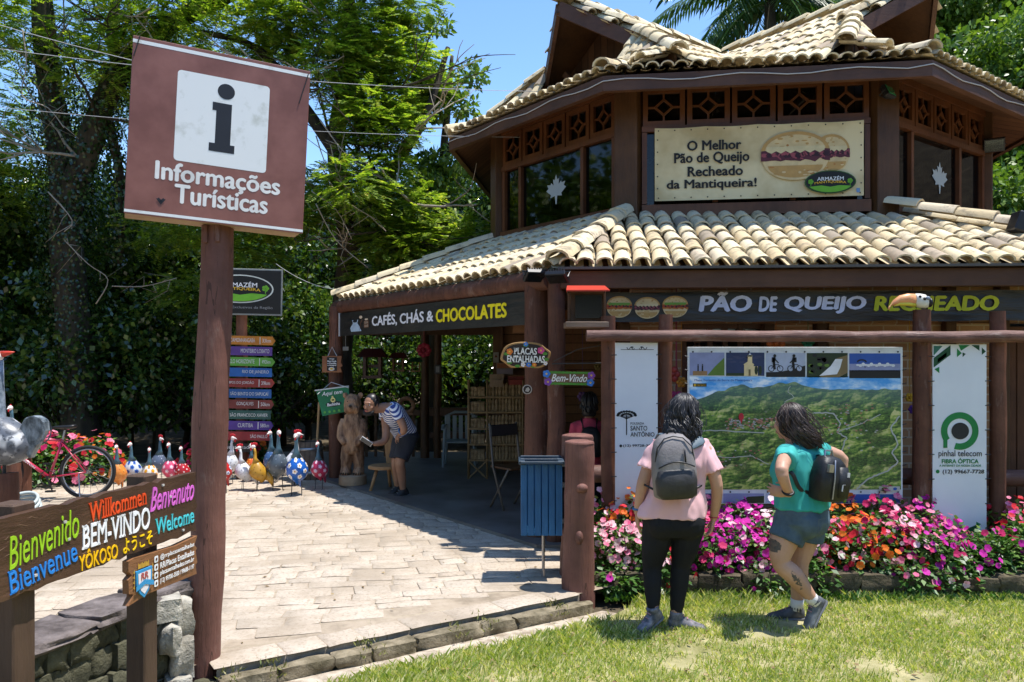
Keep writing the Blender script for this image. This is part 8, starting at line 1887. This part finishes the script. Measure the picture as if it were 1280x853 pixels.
# darker leafed tree whose twigs reach past the feathery one against the sky
cl = clump_line(pxs([(535, 100, 14.4), (560, 110, 14.2), (540, 160, 14.4), (570, 135, 14.2), (545, 200, 14.4), (525, 60, 14.6), (565, 205, 14.4), (560, 240, 14.5), (520, 120, 14.8)]), .34, rg, 2, .22)
T3 = big_tree('dark_leaved_tree', 'slender dark leaved tree showing behind the feathery one against the sky', at(540, 500, 14.8).x, 15, [(pxs([(540, 610, 15), (545, 400, 15), (550, 250, 14.7), (560, 130, 14.5), (565, 70, 14.5)]), .14, .03, 'trunk'), (pxs([(552, 230, 14.7), (565, 170, 14.4), (582, 125, 14.2)]), .05, .015, 'limb')], leafy(cl, 3800, .13, .04, rg), L_HILL)
# pale bare twigs
for i, (P, r) in enumerate(((pxs([(195, 5, 12), (170, 20, 12), (150, 18, 12), (120, 8, 12)]), .02), (pxs([(170, 22, 12), (185, 40, 12), (195, 55, 12)]), .012), (pxs([(28, 37, 12.4), (33, 80, 12.4), (28, 120, 12.4), (60, 135, 12.4), (80, 160, 12.4)]), .014), (pxs([(400, 150, 12), (430, 190, 12), (460, 205, 12)]), .013), (pxs([(395, 170, 12), (410, 210, 12), (440, 240, 12), (450, 250, 12)]), .012), (pxs([(400, 205, 12), (425, 245, 12), (470, 275, 12)]), .012), (pxs([(120, 380, 12.6), (135, 350, 12.6), (110, 330, 12.6), (80, 300, 12.6)]), .012), (pxs([(395, 255, 12.2), (420, 300, 12.2), (460, 335, 12.2)]), .014), (pxs([(60, 240, 12.5), (90, 275, 12.5), (80, 290, 12.5)]), .012), (pxs([(140, 358, 12.6), (180, 358, 12.6), (220, 348, 12.6)]), .010), (pxs([(300, 60, 12.3), (330, 85, 12.3), (390, 90, 12.3), (430, 70, 12.3)]), .016), (pxs([(390, 240, 12), (420, 262, 12), (440, 300, 12)]), .010))):
    b = MB(); Q, rr = spl([Vector(p) for p in P], [r, ] + [r * .6] * (len(P) - 1), 4); b.tube(Q, rr, 5)
    rn = random.Random(i)
    for j in range(4): a = Q[rn.randrange(2, len(Q) - 1)]; b.tube([a, a + Vector((rn.uniform(-.3, .3), 0, rn.uniform(-.25, .2))), a + Vector((rn.uniform(-.5, .5), .1, rn.uniform(-.45, .2)))], [r * .5, r * .35, r * .2], 4)
    b.build('dead_twig', TWIG, T1 if P[0][0] < -4 else T2, smooth=True)
rn = random.Random(12)
for par, spots in ((T2, [(420, 180, 13.2), (440, 60, 13.2), (480, 230, 13.2), (500, 190, 13.1), (370, 120, 13.2), (500, 290, 13), (432, 300, 13.4), (460, 120, 12.9), (400, 240, 13), (520, 260, 12.9)]), (T1, [(150, 90, 13.6), (215, 30, 13.4), (105, 200, 13.8), (78, 200, 14), (60, 90, 14), (128, 150, 13.7), (180, 60, 13.5)])):
    for p in spots:
        b = MB(); ends = []
        for k in range(2): grow(b, at(*p) + Vector((0, -.25, 0)), (rn.uniform(-1, 1), rn.uniform(-.8, .1), rn.uniform(-.3, .9)), rn.uniform(.8, 1.3), .028, 2, rn, ends)
        b.build('branch', TWIG if rn.random() < .6 else BARK, par, smooth=True)
# background wall of trees: three prototypes, copied
def proto_tree(name, lab, R0, H, n, ln, wd, lm, trunk_h, rc, seed, ncl=26, group=None, loc=(0, 0, 0), droop=.3):
    g = np.random.default_rng(seed); o = thing(name, lab, 'tree', loc, group=group); rn = random.Random(seed); b = MB(); ends = []
    b.tube([(0, 0, -.6), (.03, 0, trunk_h * .5), (0, .05, trunk_h)], [R0 * .085, R0 * .06, R0 * .045], 9, jit=.05)
    for i in range(6): a = i * 1.05 + rn.uniform(0, .5); grow(b, (0, 0, trunk_h * rn.uniform(.6, 1)), (math.cos(a), math.sin(a), rn.uniform(.2, 1)), R0 * .6, R0 * .03, 2, rn, ends)
    v0 = [Vector(p) + Vector(loc) for p in b.v]; b.v = [tuple(p) for p in v0]; b.build('trunk', BARK, o, smooth=True)
    cl = make_clumps(R0, H / 2, ncl, rc, g, .8, trunk_h + H * .42); v, f = leafy(cl, n, ln, wd, g, droop); mesh_np('crown', v + np.array(loc), f, lm, o); return o
def scatter(proto, spots, labf, cat_group):
    for i, (x, y, s, rz, z) in enumerate(spots):
        if i == 0: o = proto; o.location = (x, y, z); o.rotation_euler = (0, 0, rz); o.scale = (s, s, s)
        else: o = dup(proto, (x, y, z), rz, s)
        o['label'] = labf(i); o['group'] = cat_group
# glossy understory shrubs along the edge of the plaza and behind the pavilion
gs = proto_tree('glossy_shrub', 'x', 1.15, 2.7, 5200, .115, .038, L_GLOSS, .7, .52, 21, 24)
gs['category'] = 'shrub'
sp = []; k = 0
for x in np.arange(-12.5, 3.2, 1.15):
    for row in range(2):
        if x > -3.4 and row: continue
        sp.append((x + rg.uniform(-.35, .35) + row * .5, 14.5 + row * 1.25 + rg.uniform(-.25, .35) + (2.6 if x > -3.4 else 0), rg.uniform(.8, 1.25) * (.85 if x > -3.4 else 1), rg.uniform(0, 6.3), -.2)); k += 1
scatter(gs, sp, lambda i: 'glossy dark green shrub in the dense hedge behind the plaza and pavilion', 'glossy shrubs in the hedge behind the plaza')
gt = proto_tree('understory_tree', 'x', 1.9, 4.4, 8200, .14, .046, L_GLOSS, 2.4, .75, 22, 30)
sp = [(x + rg.uniform(-.5, .5), y + rg.uniform(-.4, .4), rg.uniform(.85, 1.25), rg.uniform(0, 6.3), -.3) for x, y in [(-12.5, 17), (-10.6, 16.6), (-8.8, 17.4), (-7.0, 16.6), (-5.2, 17.2), (-3.4, 20.6), (-1.6, 21), (.2, 20.8), (2.6, 21), (-11.5, 19.5), (-9.2, 19.8), (-6.4, 19.6), (-3.6, 19.8), (-.8, 20), (1.8, 20.4)]]
scatter(gt, sp, lambda i: 'dark glossy leaved tree in the shaded wood behind the hedge', 'dark trees of the shaded wood')
ft = proto_tree('wood_tree', 'x', 2.6, 4.0, 8000, .20, .07, L_HILL, 2.6, 1.0, 23, 30)
sp = [(x, y, rg.uniform(.9, 1.2), rg.uniform(0, 6.3), -.4) for x, y in [(-16, 22), (-12.5, 23), (-9, 22.5), (-5.8, 23.2), (-2.6, 24), (-14, 18), (-17, 17), (-18.5, 27), (-11, 28), (-5.5, 28)]]
scatter(ft, sp, lambda i: 'leafy tree of the wood rising behind the darker understory', 'tall trees of the wood')
# trees on the photographer's side of the plaza: they darken the window reflections
for x, y, s in ((-16, -8, 1.3), (-12, -15, 1.4), (-6, -18, 1.3), (0, -20, 1.4), (6, -18, 1.3), (12, -16, 1.4), (17, -10, 1.3), (22, -2, 1.4), (-21, -1, 1.4), (24, 8, 1.3), (-9, -26, 1.8), (3, -28, 1.8), (14, -26, 1.8), (-15, 8.5, 1.6), (-18, 13, 1.7), (-16, 4, 1.6), (-21, 8, 1.9)):
    dup(ft, (x, y, -.4), x, s, 'leafy tree standing in the open around the plaza opposite the pavilion', 'trees opposite the pavilion')
# wooded hill on the right
ht = proto_tree('hill_tree', 'x', 2.3, 3.8, 15000, .17, .06, L_HILL, 2.6, .85, 31, 24)
ht2 = proto_tree('hill_tree', 'x', 2.0, 5.2, 15000, .18, .055, L_HILL, 3.0, .75, 32, 22)
spA = []; spB = []
g = np.random.default_rng(77)
for j in range(9):
    for i in range(9):
        y = 23 + j * 5.0 + g.uniform(-1.6, 1.6); x = y * (.36 + i * .042) + g.uniform(-1.2, 1.2)
        z = hill_z(x, y)
        if x / y < .42 and z > 1.7 + .40 * y - 4: continue
        (spA if g.random() < .6 else spB).append((x, y, g.uniform(.75, 1.3), g.uniform(0, 6.3), z - .3))
spA += [(10.8, 18.5, .9, 2.0, .6), (14, 20, 1.0, 3, 2), (9.5, 21.5, .9, 3, 1.6), (12.5, 15.5, .7, 5, -.1), (16, 17.5, 1.1, 1, 2.5)]
scatter(ht, spA, lambda i: 'round crowned sunlit tree on the wooded hillside behind the pavilion', 'round trees on the hillside')
scatter(ht2, spB, lambda i: 'taller pale green tree on the wooded hillside behind the pavilion', 'taller trees on the hillside')
# palm over the roof
def palm(px, py, Y, sc, lab, seed):
    p = at(px, py, Y); o = thing('palm_tree', lab, 'palm', (p.x, Y, hill_z(p.x, Y))); rn = random.Random(seed)
    b = MB(); b.tube([(p.x, Y, hill_z(p.x, Y) - .5), (p.x + .1, Y, p.z * .6), (p.x, Y, p.z)], [.22, .17, .15], 10); b.build('trunk', BARK, o, smooth=True)
    b = MB(); Cs = []; Ds = []; Ns = []; Ls = []; Wd = []
    for i in range(36):
        a = i * 2.4 + rn.uniform(-.2, .2); el = rn.uniform(-.35, 1.2); h = Vector((math.cos(a), math.sin(a), 0)); q = Vector(p); d = (h * math.cos(el) + Vector((0, 0, math.sin(el)))); P = [q.copy()]; L = 3.3 * sc
        for j in range(12): d = (d + Vector((0, 0, -.13))).normalized(); q = q + d * L / 12; P.append(q.copy())
        b.tube(P, [.03 * sc * (1 - .07 * j) for j in range(13)], 4)
        for j in range(2, 13):
            for s2 in range(3):
                t = s2 / 3; c = P[j - 1].lerp(P[j], t); dd = (P[j] - P[j - 1]).normalized(); w = dd.cross(Vector((0, 0, 1))).normalized()
                for sg in (-1, 1): Cs.append(c); Ds.append(w * sg * .75 + dd * .55 + Vector((0, 0, -.55 + rn.uniform(-.35, .2)))); Ns.append(Vector((0, 0, 1)) + w * sg * .6); Ls.append(.75 * sc * (1 - .5 * abs(j - 5) / 8) * rn.uniform(.8, 1.15)); Wd.append(.034 * sc)
    b.build('frond_rib', paint('rib_green', '4a6a2c'), o)
    v, f = leaves(np.array(Cs), np.array(Ds), np.array(Ns), np.array(Ls), np.array(Wd)); mesh_np('fronds', v, f, L_PALM, o)
palm(962, 2, 21, 1.05, 'tall palm with drooping feathery fronds rising behind the roof valley', 1)
palm(1085, 40, 30, .8, 'smaller dark palm farther back beside the right gablet', 2)
# ---------------------------------------------------------------- impatiens in the bed, and other flower bushes
PET = {}
def petmat(k, c1, c2):
    if k not in PET:
        m, nt, bs = _new('petal_' + k); out = nt.nodes['Material Output']; g_ = _n(nt, 'ShaderNodeNewGeometry'); c = _ramp(nt, g_.outputs['Random Per Island'], [(0, c1), (1, c2)]); nt.links.new(c, bs.inputs['Base Color']); bs.inputs['Roughness'].default_value = .6; bs.inputs['Specular IOR Level'].default_value = .2
        t = _n(nt, 'ShaderNodeBsdfTranslucent'); nt.links.new(c, t.inputs[0]); mx = _n(nt, 'ShaderNodeMixShader'); mx.inputs[0].default_value = .3; nt.links.new(bs.outputs[0], mx.inputs[1]); nt.links.new(t.outputs[0], mx.inputs[2]); nt.links.new(mx.outputs[0], out.inputs[0]); PET[k] = m
    return PET[k]
PC = {'white': ((.88, .66, .70), (.93, .86, .86)), 'pale': ((.85, .42, .50), (.90, .68, .70)), 'pink': ((.78, .12, .26), (.86, .34, .45)), 'orange': ((.80, .12, .015), (.85, .26, .03)), 'magenta': ((.52, .012, .28), (.70, .05, .46)), 'red': ((.55, .01, .03), (.70, .04, .05)), 'crimson': ((.50, .01, .10), (.68, .05, .18))}
def petals(P, Nn, r, rng):           # five rounded petals per bloom
    n = len(P); Nn = Nn / np.linalg.norm(Nn, axis=1, keepdims=True); A = np.cross(Nn, unit(n, rng)); A /= np.linalg.norm(A, axis=1, keepdims=True); B = np.cross(Nn, A); VV = []
    r = r[:, None]
    for k in range(5):
        a = 2 * PI * k / 5; d = A * math.cos(a) + B * math.sin(a); w = -A * math.sin(a) + B * math.cos(a); up_ = Nn * .12
        VV.append(np.stack([P, P + (d * .52 - w * .56 + up_) * r, P + (d * 1.0 - w * .34 + up_ * 1.6) * r, P + (d * 1.0 + w * .34 + up_ * 1.6) * r, P + (d * .52 + w * .56 + up_) * r], 1))
    Vv = np.stack(VV, 1).reshape(-1, 3); return Vv, np.arange(len(Vv)).reshape(-1, 5)
def impatiens(x, y, z0, rx, ry, h, nb, cols, lab, seed, nl=420, group='impatiens plants in the flower bed', br=.026, name='impatiens_plant', lf=.055):
    g = np.random.default_rng(seed); o = thing(name, lab, 'flowers', (x, y, z0), group=group)
    b = MB(); rn = random.Random(seed)
    for i in range(9): a = rn.uniform(0, 6.3); b.tube([(x, y, z0), (x + rx * .35 * math.cos(a), y + ry * .35 * math.sin(a), z0 + h * .5), (x + rx * .75 * math.cos(a), y + ry * .75 * math.sin(a), z0 + h * .75)], [.008, .006, .004], 5)
    b.build('stems', paint('stem_green', '6d8a3a'), o)
    d = unit(nl, g); d[:, 2] = np.abs(d[:, 2]) * 1.05 - .12; q = g.uniform(.55, 1.05, nl)[:, None]; wob = 1 + .22 * np.sin(d[:, :1] * 7 + seed) * np.cos(d[:, 1:2] * 6 + seed)
    C = np.array([x, y, z0 + h * .22]) + d * np.array([rx, ry, h * .78]) * q * wob; D = d * np.array([1, 1, .3]) + unit(nl, g) * .5; D[:, 2] -= .25; v, f = leaves(C, D, d * .5 + unit(nl, g) * .35 + np.array([0, 0, .8]), g.uniform(.7, 1.35, nl) * lf, g.uniform(.75, 1.2, nl) * lf * .36); mesh_np('foliage', v, f, L_FLOW, o)
    ck = list(cols); nb = int(nb); d = unit(nb * 2, g); d[:, 2] = np.abs(d[:, 2]) - .05; d = d[d[:, 1] < .55][:nb]; n = len(d); wob = 1 + .22 * np.sin(d[:, :1] * 7 + seed) * np.cos(d[:, 1:2] * 6 + seed)
    C = np.array([x, y, z0 + h * .22]) + d * np.array([rx, ry, h * .80]) * (g.uniform(.98, 1.13, n)[:, None]) * wob
    Nn = d + unit(n, g) * .75 + np.array([0, -.4, .3]); v, f = petals(C, Nn, br * g.uniform(.55, 1.3, n), g)
    mi = np.repeat(g.integers(0, len(ck), n), 5)
    ob = mesh_np('blossoms', v.reshape(n, 5, 5, 3).reshape(-1, 3), f, [petmat(k, *PC[k]) for k in ck], o, mi)
    return o
BED = [  # px, Y, z0, r, h, blooms, colours, label
    (748, 6.36, .02, .24, .42, 55, ('pale', 'pale', 'pink'), 'pale pink impatiens beside the front bollard'),
    (741, 6.85, .07, .22, .62, 45, ('pale', 'pink'), 'tall pale pink impatiens rising behind the bollard'),
    (786, 6.75, .07, .26, .62, 75, ('orange', 'red'), 'orange impatiens below the left banner'),
    (786, 6.34, .02, .25, .42, 60, ('pale', 'pink'), 'pink and white impatiens in front of the orange ones'),
    (822, 6.60, .05, .25, .50, 45, ('pink', 'orange'), 'mixed pink and orange impatiens behind the woman in pink'),
    (823, 6.28, .02, .2, .3, 20, ('red', 'pale'), 'low red impatiens behind the legs of the woman in pink'),
    (868, 6.70, .07, .28, .58, 70, ('crimson', 'pink'), 'crimson and pink impatiens right of the woman in pink'),
    (884, 6.32, .02, .27, .42, 70, ('magenta', 'magenta', 'crimson'), 'deep magenta impatiens low in front right of the woman in pink'),
    (918, 6.78, .07, .27, .58, 90, ('magenta',), 'bright magenta impatiens under the middle of the map'),
    (925, 6.34, .02, .27, .45, 85, ('magenta', 'magenta', 'magenta', 'pale'), 'magenta impatiens at the front below the map'),
    (958, 6.62, .06, .25, .55, 70, ('white', 'pale', 'magenta'), 'white and magenta impatiens left of the woman in teal'),
    (966, 6.30, .02, .24, .38, 55, ('magenta', 'crimson'), 'dark magenta impatiens behind the legs of the woman in teal'),
    (1002, 6.72, .07, .26, .55, 60, ('magenta', 'pink'), 'magenta impatiens behind the shorts of the woman in teal'),
    (1030, 6.40, .02, .28, .45, 65, ('pale', 'pink', 'crimson'), 'pale pink impatiens right of the woman in teal'),
    (1048, 6.78, .07, .30, .62, 85, ('orange', 'orange', 'red'), 'vivid orange impatiens under the right of the map'),
    (1078, 6.36, .02, .29, .48, 55, ('orange', 'orange', 'red'), 'orange impatiens with much dark foliage at the front'),
    (1098, 6.76, .07, .27, .64, 75, ('pink', 'crimson'), 'hot pink impatiens under the lower right corner of the map'),
    (1118, 6.42, .02, .29, .50, 70, ('pink', 'pale', 'crimson'), 'pale and hot pink impatiens in front of the tall post'),
    (1148, 6.70, .07, .27, .58, 75, ('pink', 'magenta'), 'pink impatiens at the foot of the tall post'),
    (1158, 6.36, .02, .28, .42, 45, ('magenta', 'crimson'), 'purple impatiens at the front left of the right banner'),
    (1184, 6.62, .05, .20, .45, 36, ('pink', 'magenta'), 'impatiens against the foot of the right banner'),
    (1205, 6.33, .02, .27, .30, 10, ('magenta',), 'mostly green impatiens in front of the right banner'),
    (1246, 6.36, .02, .28, .40, 14, ('magenta', 'crimson'), 'leafy green impatiens with few magenta blooms at the right'),
    (1262, 6.85, .07, .26, .55, 60, ('red', 'pink'), 'red impatiens behind the right post'),
    (1290, 6.45, .02, .30, .48, 26, ('magenta', 'red'), 'leafy impatiens beyond the right post of the map stand'),
  (1342, 6.5, .02, .32, .48, 40, ('pink', 'white'), 'pink and white impatiens to the right of the last post'), (1352, 6.9, .07, .3, .6, 50, ('red', 'orange'), 'red impatiens at the back to the right of the last post'),
  (1405, 6.5, .02, .32, .46, 45, ('magenta', 'pink'), 'magenta impatiens farther right in the bed'), (1465, 6.55, .02, .32, .46, 45, ('orange', 'pale'), 'orange impatiens near the right end of the bed'), (1520, 6.6, .02, .32, .44, 40, ('crimson', 'white'), 'crimson impatiens at the right end of the bed')]
for i, (px, Y, z0, r, h, nb, cols, lab) in enumerate(BED):
    p = at(px, 0, Y); impatiens(p.x, Y, z0, r, r * .9, h * (.74 if Y > 6.5 else .86), nb * 1.75, cols, lab, 100 + i, nl=620 if nb < 30 else 540)
for i, (px, Y, r, h, nb, cols, lab) in enumerate(((52, 11.0, .62, .74, 120, ('pink', 'red', 'crimson'), 'big pink flowering bush behind the frame of the bicycle'), (108, 11.2, .56, .64, 120, ('red', 'orange', 'pink'), 'red and orange flowering bush behind the rear wheel of the bicycle'), (8, 11.4, .6, .7, 100, ('pink', 'crimson'), 'pink flowering bush behind the log fence rail'), (272, 12.2, .45, .55, 60, ('red', 'crimson'), 'red flowering bush behind the hens right of the big pole'), (306, 12.6, .4, .5, 50, ('red', 'orange'), 'smaller red flowering bush at the foot of the arrow post'))):
    p = at(px, 0, Y); impatiens(p.x, Y, -.02, r, r * .8, h, nb, cols, lab, 300 + i, nl=1700, group='flowering bushes at the edge of the plaza', br=.042, name='flower_bush', lf=.075)
for i in (0, 1, 3, 4, 6, 7, 9, 10, 11, 13, 15, 16):
    x = .85 + i * .36 + random.uniform(-.06, .06); impatiens(x, 6.12 + random.uniform(-.03, .03), -.06, .22, .15, random.uniform(.16, .26), 5 + i % 4 * 2, (('magenta', 'pink'), ('red', 'pale'), ('crimson', 'magenta'))[i % 3], 'low leafy impatiens spilling over the stone edging of the bed', 500 + i, nl=300, group='low impatiens along the edging')
# weeds along the kerb and the bed
g = np.random.default_rng(9); n = 1500; t = g.random(n); c = np.array(K0)[None] + np.outer(t * (K1 - K0).length, np.array(kd)) + np.outer(g.choice([-.01, .14, .05], n) + g.normal(0, .015, n), np.array(kn)); c[:, 2] = np.where(g.random(n) < .5, -.06, -.02); kk = (np.sin(t * 23) + np.sin(t * 57 + 1)) > .55; c = c[kk]; n = len(c)
D = unit(n, g) * .7 + np.array([0, 0, .8]); v, f = leaves(c, D, unit(n, g), g.uniform(.02, .055, n), g.uniform(.002, .006, n)); tag(mesh_np('kerb_weeds', v, f, leafmat('weed_leaf', [(0, (.10, .13, .02)), (.6, (.25, .24, .07)), (1, (.42, .36, .2))], .7, .2)), kind='stuff')
n = 2600; x = g.uniform(.7, 5.2, n); c = np.stack([x, 6.0 + g.normal(0, .05, n), np.full(n, -.09)], 1); D = unit(n, g) * .8 + np.array([0, -.1, .8]); v, f = leaves(c, D, unit(n, g) + np.array([0, 0, .8]), g.uniform(.03, .08, n), g.uniform(.008, .02, n)); tag(mesh_np('bed_edge_weeds', v, f, L_FLOW), kind='stuff')
n = 500; x = g.uniform(-1.2, 4.5, n); y = g.uniform(3.9, 6.0, n); kk = inpoly(x, y, lawn_poly); x, y = x[kk], y[kk]; n = len(x); c = np.stack([x, y, np.full(n, -.075)], 1); D = unit(n, g); D[:, 2] *= .15; v, f = leaves(c, D, unit(n, g) * .3 + np.array([0, 0, 1]), g.uniform(.02, .06, n), g.uniform(.006, .014, n)); n2 = 170; x = g.uniform(-6, .9, n2); y = g.uniform(4.6, 12, n2); kk = (np.abs(x) < y * .62) & inpoly(x, y, [(p[0] - .1, p[1] + .15) for p in plz]) & (y > 5.9 + .57 * (x - .4)); c2 = np.stack([x, y, np.full(n2, .014)], 1)[kk]; n2 = len(c2); D = unit(n2, g); D[:, 2] *= .12; v2, f2 = leaves(c2, D, unit(n2, g) * .25 + np.array([0, 0, 1]), g.uniform(.02, .055, n2), g.uniform(.005, .014, n2)); f = np.concatenate([f, f2 + len(v)]); v = np.concatenate([v, v2])
tag(mesh_np('fallen_leaves', v, f, leafmat('fallen_leaf', [(0, (.14, .08, .03)), (1, (.38, .28, .14))], .8, .1)), kind='stuff')
